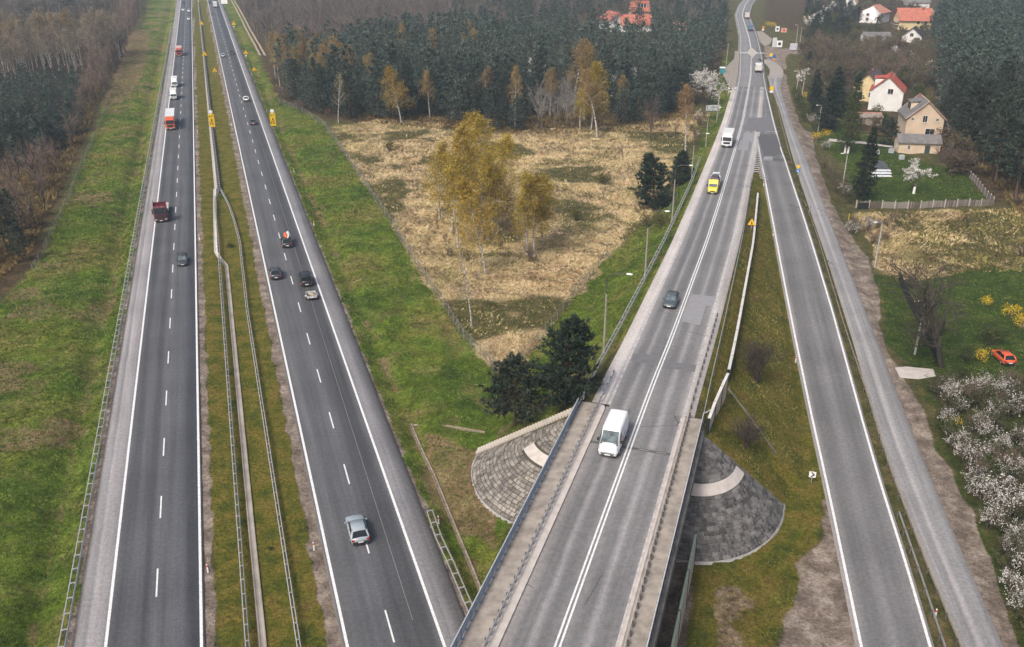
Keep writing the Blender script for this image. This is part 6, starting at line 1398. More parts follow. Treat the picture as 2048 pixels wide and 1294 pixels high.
# white panel van on the bridge
def panel_van(label, p, heading):
    r = empty('panel_van'); face(r, p, heading, -2.75); h = 2.75; w = 1.0
    def rg(y, zb, zt, wt, wm): return [(-wm * .9, y, zb), (wm * .9, y, zb), (wm, y, zb + .3), (wm, y, zb + (zt - zb) * .45), (wt, y, zt - .12), (wt * .86, y, zt), (0, y, zt + .03), (-wt * .86, y, zt), (-wt, y, zt - .12), (-wm, y, zb + (zt - zb) * .45), (-wm, y, zb + .3)]
    st = [rg(-h, .45, 2.42, .86, .95), rg(-h + .08, .35, 2.48, .9, 1.0), rg(-h + 1.0, .3, 2.5, .92, 1.02), rg(.6, .3, 2.5, .92, 1.02), rg(1.0, .3, 2.44, .9, 1.02), rg(1.2, .3, 2.32, .88, 1.02), rg(2.02, .3, 1.38, .84, 1.01), rg(2.4, .32, 1.2, .8, .97), rg(2.66, .38, .98, .74, .88), rg(2.75, .45, .72, .62, .74)]
    mb = MB(); mb.rings(st); mb.build('body', WHITE, r, smooth=False)
    mb = MB(); mb.hexa([(-.84, 2.06, 1.36), (.84, 2.06, 1.36), (.84, 1.9, 1.36), (-.84, 1.9, 1.36)], [(-.76, 1.3, 2.3), (.76, 1.3, 2.3), (.76, 1.15, 2.28), (-.76, 1.15, 2.28)]); mb.build('windscreen', GLASS_L, r)
    mb = MB(); mb.box(-.86, .86, 2.03, 2.16, 1.27, 1.345); mb.build('wiper_cowl', BLACKP, r)
    for sx in (-1, 1):
        mb = MB(); mb.add([(sx * 1.022, .55, 1.35), (sx * 1.022, 1.75, 1.35), (sx * .975, 1.3, 1.95), (sx * .965, .6, 2.0)], [(0, 1, 2, 3)]); mb.build('side_window', GLASS, r)
        mb = MB(); mb.box(min(sx * 1.03, sx * 1.27), max(sx * 1.03, sx * 1.27), 1.62, 1.76, 1.3, 1.62); mb.build('side_mirror', BLACKP, r)
        mb = MB(); mb.hexa([(sx * .62, 2.62, .78), (sx * .93, 2.42, .78), (sx * .95, 2.2, .85), (sx * .7, 2.5, .85)], [(sx * .6, 2.6, .95), (sx * .88, 2.44, .98), (sx * .9, 2.25, 1.1), (sx * .66, 2.48, 1.05)]); mb.build('headlight', HEADL, r)
        mb = MB(); mb.hexa([(sx * .55, 2.68, .34), (sx * .98, 2.2, .34), (sx * 1.03, 1.8, .34), (sx * .6, 2.3, .34)], [(sx * .55, 2.72, .68), (sx * .98, 2.36, .7), (sx * 1.045, 2.05, .7), (sx * .6, 2.4, .68)]); mb.build('bumper_corner', pmat('grey_plastic', (.09, .095, .1), .7), r)
        wheel(r, sx * .9, 1.75, .35, .24); wheel(r, sx * .9, -1.7, .35, .24)
        mb = MB(); mb.box(min(sx * .82, sx * .97), max(sx * .82, sx * .97), -h - .02, -h + .05, .9, 1.5); mb.build('tail_light', TAILL, r)
    mb = MB(); mb.box(-.62, .62, 2.6, 2.78, .36, .62); mb.build('front_bumper', pmat('grey_plastic', (.09, .095, .1), .7), r)
    for sx in (-1, 1): mb = MB(); mb.hexa([(sx * .05, 2.72, .76), (sx * .48, 2.66, .76), (sx * .48, 2.6, .76), (sx * .05, 2.64, .76)], [(sx * .05, 2.7, .9), (sx * .48, 2.62, .92), (sx * .48, 2.55, .92), (sx * .05, 2.6, .9)]); mb.build('front_grille', BLACKP, r)
    mb = MB(); mb.box(-.27, .27, 2.782, 2.795, .44, .55); mb.build('number_plate', PLATE, r)
    # flat orange and dark print on the left flank (the side towards the road centre)
    OR = pmat('orange_print', (.7, .18, .02), .5, .03); PU = pmat('dark_print', (.1, .05, .09), .5, .03)
    for sx in (-1,):
        mb = MB(); x = sx * 1.026; mb.add([(x, -1.5, 1.45), (x, -1.35, 1.45), (x * .99, -.2, .95), (x * .99, -.45, .95)], [(0, 1, 2, 3)]); mb.add([(x, -.45, .55), (x, .3, .6), (x, .25, .95), (x * .99, -.4, .9)], [(0, 1, 2, 3)]); mb.build('orange_swoosh', OR, r)
        mb = MB(); [mb.add([(x, -.9 + i * .22, 1.05), (x, -.77 + i * .22, 1.05), (x, -.77 + i * .22, 1.3), (x, -.9 + i * .22, 1.3)], [(0, 1, 2, 3)]) for i in range(6)]; mb.build('lettering', PU, r)
    return lbl(r, label, 'van')
panel_van('white panel van with orange print on its side driving on the bridge', (*G(1214, 918, 7.5)[:2], 7.5), (-OD[0], -OD[1]))
# yellow car transporter with two cars
p, hdg, pi = on_main(1424, 389, True)
YEL = paint('yellow', (.75, .55, .02))
r = empty('car_transporter'); face(r, p, hdg, -5.0); r.rotation_euler[0] = math.atan(pi); lbl(r, 'yellow car transporter truck on the embankment road', 'truck')
st = [[(-w_, y, .45), (w_, y, .45), (w_, y, zt * .6), (w_ * .9, y, zt), (-w_ * .9, y, zt), (-w_, y, zt * .6)] for y, w_, zt in ((2.6, 1.0, 2.3), (3.0, 1.02, 2.75), (3.3, 1.02, 2.75), (3.7, 1.02, 2.3), (4.15, 1.0, 1.5), (4.7, .95, 1.3), (4.95, .85, 1.0), (5.0, .8, .7))]
mb = MB(); mb.rings(st); mb.build('cab', YEL, r)
mb = MB(); mb.hexa([(-.85, 4.17, 1.53), (.85, 4.17, 1.53), (.85, 4.05, 1.5), (-.85, 4.05, 1.5)], [(-.8, 3.72, 2.24), (.8, 3.72, 2.24), (.8, 3.62, 2.2), (-.8, 3.62, 2.2)]); mb.build('windscreen', GLASS_L, r)
mb = MB(); mb.box(-.5, .5, 4.9, 5.02, .75, .92); mb.build('front_grille', BLACKP, r); mb = MB(); mb.box(-.96, .96, 4.7, 5.03, .4, .66); mb.build('front_bumper', BLACKP, r); mb = MB(); mb.box(-.27, .27, 5.032, 5.045, .46, .57); mb.build('number_plate', PLATE, r)
mb = MB(); [mb.box(-.42 + i * .17, -.3 + i * .17, 3.305, 3.33, 2.45, 2.6) for i in range(6)]; mb.build('lettering', BLACKP, r)
for sx in (-1, 1):
    mb = MB(); mb.box(min(sx * 1.03, sx * 1.3), max(sx * 1.03, sx * 1.3), 3.75, 3.88, 1.5, 1.9); mb.build('side_mirror', BLACKP, r)
    for y in (4.1, -2.2, -3.2): wheel(r, sx * .92, y, .36, .25)
    mb = MB(); mb.box(min(sx * .78, sx * 1.06), max(sx * .78, sx * 1.06), -5.0, 2.5, .82, .95); mb.build('loading_ramp', ALU, r)
    mb = MB(); mb.box(min(sx * .6, sx * .86), max(sx * .6, sx * .86), 4.85, 4.97, .78, .95); mb.build('headlight', HEADL, r)
mb = MB(); mb.box(-.7, .7, -4.9, 2.6, .55, .8); mb.build('chassis', BLACKP, r)
for py_, pm, nm, lb in ((.15, paint('plum', (.09, .03, .04)), 'hatch', 'dark car standing on the transporter right behind the yellow cab'), (-3.7, WHITE, 'sedan', 'white car standing at the rear of the yellow transporter')):
    c = make_car('car', pm, nm, 4.1, 1.74, 1.42, GLASS_L); c.location = (r.location[0] + hdg[0] * py_, r.location[1] + hdg[1] * py_, r.location[2] + .95 - py_ * pi); c.rotation_euler = r.rotation_euler; lbl(c, lb, 'car')
# red car in the yard
pr, pf = on_ground(2019, 733), on_ground(1996, 712); d = np.array([pf[0] - pr[0], pf[1] - pr[1]]); d /= np.linalg.norm(d)
c = make_car('car', paint('orange_red', (.62, .1, .03)), 'hatch', 4.1, 1.75, 1.45); face(c, (pr[0], pr[1], pr[2] + .03), d, 2.0); lbl(c, 'orange red car parked on the grass of the yard on the right', 'car')
# ------------------------------------------------------------------ lamp posts, signs, fences
LAMP_W = pmat('white_lamp_head', (.8, .8, .78), .4, .04); POLE_C = pmat('concrete_pole', (.3, .27, .24), .85, .15, 1.0); POLE_D = pmat('dark_steel_pole', (.06, .055, .055), .5, .1); POLE_G = pmat('grey_pole', (.4, .38, .36), .7, .1)
def lamp(label, base, h, arm, adir, curved=True):
    r = empty('lamp_post', base, 0, label, 'lamp post'); ax, ay = adir; hb = h * (.74 if curved else .93)
    mb = MB(); mb.tube([(0, 0, -.3), (0, 0, hb)], [.15, .1], 10); mb.build('pole', POLE_C if curved else POLE_G, r)
    if curved: pts = [(0, 0, hb - .1), (0, 0, h * .92), (ax * arm * .12, ay * arm * .12, h * .965), (ax * arm * .4, ay * arm * .4, h * .99), (ax * arm, ay * arm, h)]
    else: pts = [(0, 0, hb - .1), (0, 0, h * .975), (ax * arm * .25, ay * arm * .25, h), (ax * arm, ay * arm, h + .05)]
    mb = MB(); mb.tube(pts, .06, 8); mb.build('arm', POLE_D if curved else POLE_G, r)
    e = (ax * arm, ay * arm); px_, py_ = -ay, ax
    rs = []
    for f, w, t in ((0, .1, .06), (.15, .17, .1), (.5, .19, .12), (.75, .12, .07)): rs.append([(e[0] + ax * f + px_ * w * c, e[1] + ay * f + py_ * w * c, (h if curved else h + .05) + t * s) for c, s in ((-1, 0), (-.6, .8), (.6, .8), (1, 0), (.6, -.5), (-.6, -.5))])
    mb = MB(); mb.rings(rs); mb.build('lamp_head', LAMP_W, r)
    return r
tor = (ON[0], ON[1])
for i, (px, py, z, h) in enumerate(((1207, 714, 5.2, 11.0), (1289, 566, 4.2, 11), (1343, 452, 3.0, 11), (1382, 366, 1.8, 10.5), (1411, 298, .8, 10.5), (1433, 245, .3, 10.0))):
    p = G(px, py, z); lamp(('nearest', 'second nearest', 'third nearest', 'fourth nearest', 'fifth nearest', 'farthest')[i] + ' lamp post with curved arm on the left embankment', (p[0], p[1], tz(p[0], p[1])), h, 2.3, tor)
for i, (px, py, h) in enumerate(((1830, 706, 8.2), (1749, 537, 8.2), (1685, 374, 8), (1636, 262, 7.5), (1591, 196, 9), (1592, 88, 9))):
    p = on_ground(px, py); lamp(('nearest', 'second nearest', 'third nearest', 'fourth nearest', 'fifth nearest', 'farthest')[i] + ' lamp post with short arm right of the service road', p, h, 1.0, (-.96, -.28), False)
for px, py, h, lb in ((1452, 132, 9, 'pale slender pole beside the far pavement'), (1456, 192, 10, 'pale slender pole beside the bus shelter'), (1434, 240, 9, 'pale slender pole behind the billboard'), (1604, 190, 9, 'leaning pale pole at the bend of the service road'), (1600, 84, 7, 'pale pole among the far gardens')):
    p = on_ground(px, py); r = empty('utility_pole', p, 0, lb, 'pole'); mb = MB(); mb.tube([(0, 0, -.2), (.15, 0, h)], [.14, .09], 8); mb.build('pole', POLE_G, r); mb = MB(); mb.tube([(-.5, 0, h - .4), (.8, 0, h - .3)], .05, 6); mb.build('crossbar', POLE_G, r)
# signs
YSIGN = pmat('yellow_sign', (.78, .5, .01), .5, .05, .8); BSIGN = pmat('sign_black', (.02, .02, .02), .5); RSIGN = pmat('sign_red', (.6, .04, .03), .5); WSIGN = pmat('sign_white', (.8, .8, .8), .5, .03); BLSIGN = pmat('sign_blue', (.02, .16, .42), .5); OSIGN = pmat('sign_orange', (.75, .25, .02), .5)
def plate(mb, pts, y0, y1):   # flat plate: outline in x,z, thickness along y
    n = len(pts); mb.add([(x, y0, z) for x, z in pts] + [(x, y1, z) for x, z in pts], [tuple(range(n)), tuple(range(2 * n - 1, n - 1, -1))] + [(i, n + i, n + (i + 1) % n, (i + 1) % n) for i in range(n)]); return mb
def disc(r, cx=0, cz=0, n=20): return [(cx + r * math.cos(2 * math.pi * i / n), cz + r * math.sin(2 * math.pi * i / n)) for i in range(n)]
def tri(r, cx=0, cz=0, inv=False): return [(cx + r * math.sin(a) , cz + r * math.cos(a) * (-1 if inv else 1)) for a in (0, 2 * math.pi / 3, 4 * math.pi / 3)]
def sign_root(label, p, rz=0.0, cat='road sign', group=None): return empty('road_sign', p, rz, label, cat, group)
def post(r, x, h, mat=None): mb = MB(); mb.tube([(x, .05, -.3), (x, .05, h)], .04, 8); mb.build('post', mat or GALV, r)
rz_m = math.atan2(-MD[0], MD[1])
def big_board(label, p, rz):
    r = sign_root(label, p, rz, 'road sign')
    for x in (-.6, .6): post(r, x, 4.6)
    mb = MB(); plate(mb, [(-.8, .75), (.8, .75), (.8, 4.4), (-.8, 4.4)], -.03, .0); mb.build('board', YSIGN, r)
    mb = MB(); plate(mb, disc(.55, 0, 5.0), -.03, 0); mb.build('white_disc', WSIGN, r)
    mb = MB()
    for pts in ([(-.1, 1.4), (.1, 1.4), (.1, 2.6), (.3, 2.5), (.0, 3.1), (-.3, 2.5), (-.1, 2.6)], [(.2, 1.3), (.55, 1.3), (.55, 1.6), (.2, 1.6)], [(-.6, 3.6), (-.2, 3.6), (-.2, 3.9), (-.6, 3.9)], [(.1, 3.7), (.5, 3.7), (.5, 3.95), (.1, 3.95)], [(-.6, 1.3), (-.4, 1.3), (-.4, 2.2), (-.6, 2.2)]): plate(mb, pts, -.045, -.031)
    mb.build('symbols', BSIGN, r)
    mb = MB(); plate(mb, [(.2, 1.75), (.45, 1.75), (.45, 2.7), (.2, 2.7)], -.045, -.031); mb.build('red_mark', OSIGN, r)
    return r
p = G(425.5, 258); big_board('tall yellow road works board with white disc in the median', (p[0], p[1], -.1), rz_m)
p = G(547.5, 256); big_board('tall yellow road works board with white disc beside the right shoulder', (p[0], p[1], -.1), rz_m)
def tri_sign(label, px, py, size=1.15, h=1.5, extra=None, p=None, rz=None, arrow='fig'):
    q = p or G(px, py); r = sign_root(label, (q[0], q[1], q[2] - .05), rz_m if rz is None else rz); post(r, 0, h + size)
    mb = MB(); plate(mb, tri(size * .62, 0, h + size * .4), -.03, 0); mb.build('plate', YSIGN, r)
    mb = MB(); t1 = tri(size * .62, 0, h + size * .4); t2 = tri(size * .53, 0, h + size * .4)
    for i in range(3): j = (i + 1) % 3; plate(mb, [t1[i], t1[j], t2[j], t2[i]], -.036, -.031)
    mb.build('red_rim', RSIGN if size < 1.3 else OSIGN, r)
    mb = MB(); plate(mb, [(-.14, h + .22), (.02, h + .22), (.0, h + .55), (.14, h + .22), (.22, h + .22), (.05, h + .8), (-.05, h + .8)], -.045, -.037); mb.build('symbol', BSIGN, r)
    if extra == 'white': mb = MB(); plate(mb, [(-.35, h - .75), (.35, h - .75), (.35, h - .2), (-.35, h - .2)], -.03, 0); mb.build('lower_plate', WSIGN, r)
    return r
for px, py, s, ex, lb in ((404, 54, 2.4, None, 'farthest yellow sign on the median guard rail'), (410, 117, 2.2, None, 'second yellow sign on the median guard rail'), (430.5, 150, 1.8, None, 'yellow triangular sign on the median grass'), (468, 55, 2.4, 'white', 'farthest yellow sign beside the right shoulder'), (492.5, 114, 2.0, 'white', 'double yellow sign beside the right shoulder'), (509.5, 148, 1.8, None, 'nearest yellow triangular sign on the right roadside slope')): tri_sign(lb, px, py, s, 1.1, ex)
p = GZ(1501.5, 462, lambda y: z_main(y) - .6); tri_sign('yellow triangular warning sign with black arrow between main road and slip road', 0, 0, 1.35, 1.3, p=(p[0], p[1], tz(p[0], p[1])), rz=-.3)
# chevron sign beside the slip road
p = on_ground(1622, 968); r = sign_root('small black and white arrow sign beside the slip road', p, -.25); post(r, 0, 1.5)
mb = MB(); plate(mb, [(-.35, .75), (.35, .75), (.35, 1.45), (-.35, 1.45)], -.03, 0); mb.build('plate', WSIGN, r)
mb = MB(); plate(mb, [(-.2, .82), (-.02, .82), (.26, 1.1), (-.02, 1.38), (-.2, 1.38), (.06, 1.1)], -.045, -.031); mb.build('arrow', BSIGN, r)
# keep-right and give-way at the end of the strip between slip road and service road
p = GZ(1594, 353, z_serv); r = sign_root('blue round arrow sign below a yellow triangle between slip road and service road', (p[0], p[1], p[2]), -.3); post(r, 0, 2.7)
mb = MB(); plate(mb, tri(.62, 0, 2.3, True), -.03, 0); mb.build('give_way_plate', YSIGN, r)
mb = MB(); plate(mb, disc(.45, 0, 1.35), -.03, 0); mb.build('blue_disc', BLSIGN, r)
mb = MB(); plate(mb, [(-.08, 1.55), (.08, 1.6), (.12, 1.3), (.24, 1.32), (.1, 1.02), (-.12, 1.25), (0, 1.28)], -.045, -.031); mb.build('arrow', WSIGN, r)
p = GZ(1619, 425, z_serv); r = sign_root('narrow blue and white sign seen nearly edge on beside the service road', (p[0], p[1], p[2]), 1.1); post(r, 0, 1.5); mb = MB(); plate(mb, disc(.42, 0, 1.2), -.03, 0); mb.build('blue_disc', BLSIGN, r); mb = MB(); plate(mb, disc(.44, 0, 1.2), .0, .02); mb.build('back', WSIGN, r)
for px, py, lb, ms in ((1542, 190, 'yellow and white sign at the bend of the service road', (YSIGN, WSIGN)), (1541, 121, 'yellow sign with blue plates at the junction', (YSIGN, BLSIGN)), (1547, 124, 'orange sign right of the yellow one at the junction', (BLSIGN, OSIGN)), (1525.5, 64, 'small orange sign beside the far road', (OSIGN, WSIGN))):
    p = GZ(px, py, z_serv); r = sign_root(lb, (p[0], p[1], p[2])); post(r, 0, 2.8)
    mb = MB(); plate(mb, disc(.75, 0, 2.3), -.03, 0); mb.build('upper_plate', ms[0], r); mb = MB(); plate(mb, [(-.6, .8), (.6, .8), (.6, 1.5), (-.6, 1.5)], -.03, 0); mb.build('lower_plate', ms[1], r)
# blank billboard seen from behind
p = on_ground(1424, 238); r = empty('billboard', p, .15, 'pale grey billboard seen from behind beside the embankment road', 'billboard')
mb = MB(); mb.box(-2.2, 2.2, -.06, .06, 2.4, 4.1); mb.build('board', pmat('billboard_grey', (.5, .53, .56), .6, .12, .6), r)
for x in (-1.8, 0, 1.8): mb = MB(); mb.box(x - .06, x + .06, -.16, -.065, -.2, 4.05); mb.build('post', GALV_D, r)
for z in (2.7, 3.7): mb = MB(); mb.box(-2.2, 2.2, -.1, -.062, z, z + .07); mb.build('crossbar', GALV, r)
# delineator posts
RED = RSIGN
def delineator(label, p, white=True):
    r = empty('marker_post', p, rz_m, label, 'marker post', 'white marker posts')
    mb = MB(); mb.hexa([(-.07, -.05, -.1), (.07, -.05, -.1), (.07, .05, -.1), (-.07, .05, -.1)], [(-.06, -.04, 1.0), (.06, -.04, .93), (.06, .04, .93), (-.06, .04, 1.0)]); mb.build('post', WSIGN, r)
    mb = MB(); mb.box(-.075, .075, -.056, .056, .66, .84); mb.build('red_band', RED, r)
for px, py, lb in ((416, 1145, 'marker post left in the median near the lower border'), (628, 1100, 'marker post right in the median near the lower border'), (877, 1047, 'marker post at the start of the short guard rail'), (628, 452, 'marker post on the right shoulder beside the kayak car'), (588, 345, 'marker post on the right shoulder beyond the kayak car'), (399, 480, 'marker post in the median beside the grey hatchback'), (395, 265, 'marker post in the median beside the orange lorry'), (463, 252, 'marker post at the right edge of the median'), (390, 160, 'far marker post at the left edge of the median'), (441, 150, 'far marker post at the right edge of the median'), (503, 150, 'marker post below the nearest yellow triangle'), (478, 88, 'far marker post on the right roadside'), (1870, 1235, 'red and white marker post in the strip beside the slip road'), (1167, 802, 'white marker post behind the rail at the left bridge end'), (1591, 725, 'white marker post beside the slip road above the cone'), (1546, 472, 'white marker post beside the upper slip road'), (1527, 372, 'white marker post at the tip of the strip between the roads')):
    p = on_ground(px, py); delineator(lb, p)
p = on_ground(1697, 440); r = empty('gas_marker', p, 0, 'yellow marker post at the corner of the garden fence', 'marker post'); mb = MB(); mb.tube([(0, 0, -.1), (0, 0, 1.1)], .07, 8); mb.build('post', YSIGN, r); mb = MB(); mb.tube([(0, 0, 1.1), (0, 0, 1.25)], [.09, .05], 8); mb.build('cap', YSIGN, r)

# wire fences -----------------------------------------------------------------
def wire_mat():
    m, nt, b = nodes_of('wire_mesh'); m.surface_render_method = 'DITHERED'
    uv = N(nt, 'ShaderNodeTexCoord'); mp = N(nt, 'ShaderNodeMapping', inp={'Scale': (1, 1, 1)}); L(nt, uv.outputs['UV'], mp.inputs[0]); br_ = N(nt, 'ShaderNodeTexBrick', offset=0.0, inp={'Scale': 1.0, 'Mortar Size': .010, 'Brick Width': .2, 'Row Height': .2, 'Color1': (0, 0, 0, 1), 'Color2': (0, 0, 0, 1), 'Mortar': (1, 1, 1, 1)}); L(nt, mp.outputs[0], br_.inputs['Vector'])
    tb = N(nt, 'ShaderNodeBsdfTransparent'); mx = N(nt, 'ShaderNodeMixShader'); b.inputs['Base Color'].default_value = (.2, .21, .2, 1); b.inputs['Roughness'].default_value = .6
    L(nt, br_.outputs['Color'], mx.inputs[0]); L(nt, tb.outputs[0], mx.inputs[1]); L(nt, b.outputs[0], mx.inputs[2]); L(nt, mx.outputs[0], nt.nodes['Material Output'].inputs['Surface']); return m
WIRE = wire_mat(); FPOST = pmat('fence_post', (.24, .25, .24), .7, .15)
def wire_fence(label, px, h=1.7, step=3.0, mat=None, pmat_=None):
    P = resample([(*G(x, y)[:2], 0) for x, y in px], step); P[:, 2] = [tz(p[0], p[1]) for p in P]
    r = empty('wire_fence', tuple(P[0]), 0, label, 'fence'); n = len(P)
    V = np.concatenate([P + [0, 0, .02], P + [0, 0, h]]); Fc = np.array([[i, i + 1, n + i + 1, n + i] for i in range(n - 1)])
    me = np_mesh('mesh_panel', V, Fc, mat or WIRE); d = np.concatenate([[0], np.cumsum(np.linalg.norm(np.diff(P, axis=0), axis=1))])
    U = np.concatenate([np.stack([d, np.zeros(n)], 1), np.stack([d, np.full(n, h)], 1)]); lay = me.uv_layers.new(name='UVMap'); lay.data.foreach_set('uv', U[Fc.ravel()].astype(np.float32).ravel())
    place_world(mobj('mesh_panel', me), r)
    mb = MB(); mb.tube([(0, 0, -.2), (0, 0, h + .1)], .045, 6); pm = mb.mesh('post', pmat_ or FPOST)
    for p in P: place_world(mobj('post', pm, None, loc=tuple(p)), r)
    mb = MB(); mb.tube([tuple(p + [0, 0, h]) for p in P], .02, 4); place_world(mb.build('top_wire', pmat_ or FPOST), r)
    return r
wire_fence('grey wire fence along the motorway side of the straw field', [(556, 205), (600, 222), (648, 252), (700, 325), (770, 430), (830, 525), (885, 612), (935, 690), (1000, 748)])
wire_fence('grey wire fence along the embankment side of the straw field', [(1000, 748), (1040, 728), (1100, 655), (1160, 580), (1222, 503)])
wire_fence('short piece of wire fence beside the embankment guard rail', [(1325, 470), (1338, 445), (1352, 420)], 1.5)
wire_fence('low wire fence along the left wood edge', [(66, 545), (120, 440), (165, 330), (215, 215)], 1.4)
# black screen fence in the yard
P = resample([on_ground(1797, 562), on_ground(1812, 598), on_ground(1840, 650), on_ground(1879, 735)], 2.2); r = empty('screen_fence', tuple(P[0]), 0, 'black screen fence running down to the large bare tree', 'fence'); BLK = pmat('black_screen', (.012, .013, .016), .8, .2)
for a, b in zip(P[:-1], P[1:]):
    d = (b - a)[:2]; d /= np.linalg.norm(d); n_ = np.array([d[1], -d[0]]) * .03
    mb = MB(); mb.hexa([(a[0] - n_[0], a[1] - n_[1], a[2]), (a[0] + n_[0], a[1] + n_[1], a[2]), (b[0] + n_[0], b[1] + n_[1], b[2]), (b[0] - n_[0], b[1] - n_[1], b[2])], [(a[0] - n_[0], a[1] - n_[1], a[2] + 1.7), (a[0] + n_[0], a[1] + n_[1], a[2] + 1.7), (b[0] + n_[0], b[1] + n_[1], b[2] + 1.7), (b[0] - n_[0], b[1] - n_[1], b[2] + 1.7)]); place_world(mb.build('screen_panel', BLK), r)
for p in P: mb = MB(); mb.tube([(p[0], p[1], p[2] - .2), (p[0], p[1], p[2] + 1.85)], .05, 6); place_world(mb.build('post', BLK), r)
# wooden garden fence with single boards
def board_fence(label, px, h, mats, seed, wide=.22, gap=.03, step=2.6):
    rnd = random.Random(seed); P = resample([(*G(x, y)[:2], 0) for x, y in px], step); P[:, 2] = [tz(p[0], p[1]) for p in P]
    r = empty('board_fence', tuple(P[0]), 0, label, 'fence')
    mb = MB(); mb.box(-wide / 2, wide / 2, -.015, .015, 0.05, h); bms = [mb.mesh('board', m) for m in mats]
    mb = MB(); mb.box(-.08, .08, -.07, .07, -.3, h + .25); pm = mb.mesh('post', CONC_W)
    for a, b in zip(P[:-1], P[1:]):
        d = b - a; ln = np.linalg.norm(d); d /= ln; rz = math.atan2(d[1], d[0]); m = rnd.choice(bms)
        place_world(mobj('post', pm, None, loc=tuple(a), rot=(0, 0, rz)), r)
        mb = MB(); 
        for z in (.35, h - .25):
            q = np.array([d[1], -d[0], 0]) * -.05; mb.tube([tuple(a + q + [0, 0, z]), tuple(b + q + [0, 0, z])], .035, 4)
        place_world(mb.build('rail', mats[0]), r)
        k = int(ln / (wide + gap))
        for i in range(k):
            q = a + d * (i + .5) * ln / k; o = mobj('board', rnd.choice(bms) if rnd.random() < .35 else m, None, loc=tuple(q), rot=(rnd.uniform(-.02, .02), 0, rz)); o.scale = (1, 1, rnd.uniform(.92, 1.06)); place_world(o, r)
    return r
WD = [pmat('grey_board', (.2, .17, .15), .9, .25), pmat('brown_board', (.13, .1, .08), .9, .25), pmat('pale_board', (.28, .25, .22), .9, .2)]
board_fence('weathered board fence with concrete posts below the garden lawn', [(1712, 414), (1830, 416), (1985, 412)], 1.5, WD, 1)
board_fence('slanting grey board fence on the right side of the garden', [(1985, 410), (1960, 380), (1936, 348)], 1.5, [WD[0], WD[2]], 2)
mb = MB(); a = on_ground(1714, 417); mb.box(a[0], a[0] + 2.3, a[1] - .25, a[1] - .2, a[2] + .05, a[2] + 1.45); o = mb.build('dark_panel', BLK); tag(o, 'black panel leaning on the left end of the garden fence', 'panel')
# garden odds and ends
def quad_mat(name, px, mat, dz=.05, label=None, cat=None, th=.04):
    P = [G(x, y, 0) for x, y in px]; z = max(tz(p[0], p[1]) for p in P) + dz
    mb = MB(); mb.poly([(p[0], p[1]) for p in P], z - th, z); o = mb.build(name, mat); tag(o, label, cat); return o
TB = pmat('black_tarp', (.09, .09, .1), .6, .2, .8); TW = pmat('white_tarp', (.75, .76, .78), .5, .1, .7)
quad_mat('ground_sheet', [(1742, 322), (1768, 322), (1780, 338), (1745, 338)], TB, .1, 'dark sheet covering a garden bed', 'tarpaulin')
for i in range(3): quad_mat('ground_sheet', [(1743, 339 + i * 5), (1780 + i, 339.5 + i * 5), (1783 + i, 343 + i * 5), (1742, 343 + i * 5)], TW, .12 - i * .02, ('upper', 'middle', 'lowest')[i] + ' white strip of sheet on the garden lawn', 'tarpaulin')
quad_mat('ground_sheet', [(1744, 304), (1758, 302), (1759, 308), (1745, 309)], TW, .5, 'crumpled white sheet behind the slim spruce', 'tarpaulin', .4)
def tank(label, px, py):
    p = on_ground(px, py); r = empty('water_tank', p, .2, label, 'water tank'); mb = MB(); mb.box(-.5, .5, -.5, .5, .15, 1.15); mb.build('tank', pmat('pale_tank', (.55, .58, .6), .4, .15), r)
    mb = MB()
    for z in (.15, .4, .65, .9, 1.15):
        for q in ([(-.52, -.52), (.52, -.52)], [(.52, -.52), (.52, .52)], [(.52, .52), (-.52, .52)], [(-.52, .52), (-.52, -.52)]): mb.tube([(q[0][0], q[0][1], z), (q[1][0], q[1][1], z)], .02, 4)
    mb.build('cage', GALV, r); mb = MB(); mb.box(-.55, .55, -.55, .55, 0, .13); mb.build('pallet', BLACKP, r)
tank('white caged water tank at the left corner of the beige outbuilding', 1782, 306); tank('white caged water tank in front of the beige outbuilding', 1803, 317)
# concrete driveway and pavement pieces
quad_mat('driveway', [(1790, 735), (1800, 755), (1838, 758), (1872, 752), (1866, 738), (1812, 733)], CONC_W, .06); tag(bpy.data.objects['driveway'], kind='structure')
quad_mat('pavement', [(1479, 104), (1470, 104), (1468, 120), (1450, 138), (1446, 152), (1458, 176), (1468, 180), (1476, 150)], pmat('pale_paving', (.3, .265, .22), .9, .12, .5), .12); tag(bpy.data.objects['pavement'], kind='structure')
quad_mat('forecourt', [(1529, 92), (1540, 88), (1545, 78), (1524, 62), (1512, 62), (1520, 84)], pmat('pale_paving', (.3, .265, .22), .9, .12, .5), .08); tag(bpy.data.objects['forecourt'], kind='structure')
quad_mat('garden_path', [(1658, 278), (1725, 284), (1785, 293), (1785, 296), (1724, 288), (1658, 283)], CONC_W, .1); tag(bpy.data.objects['garden_path'], kind='structure')
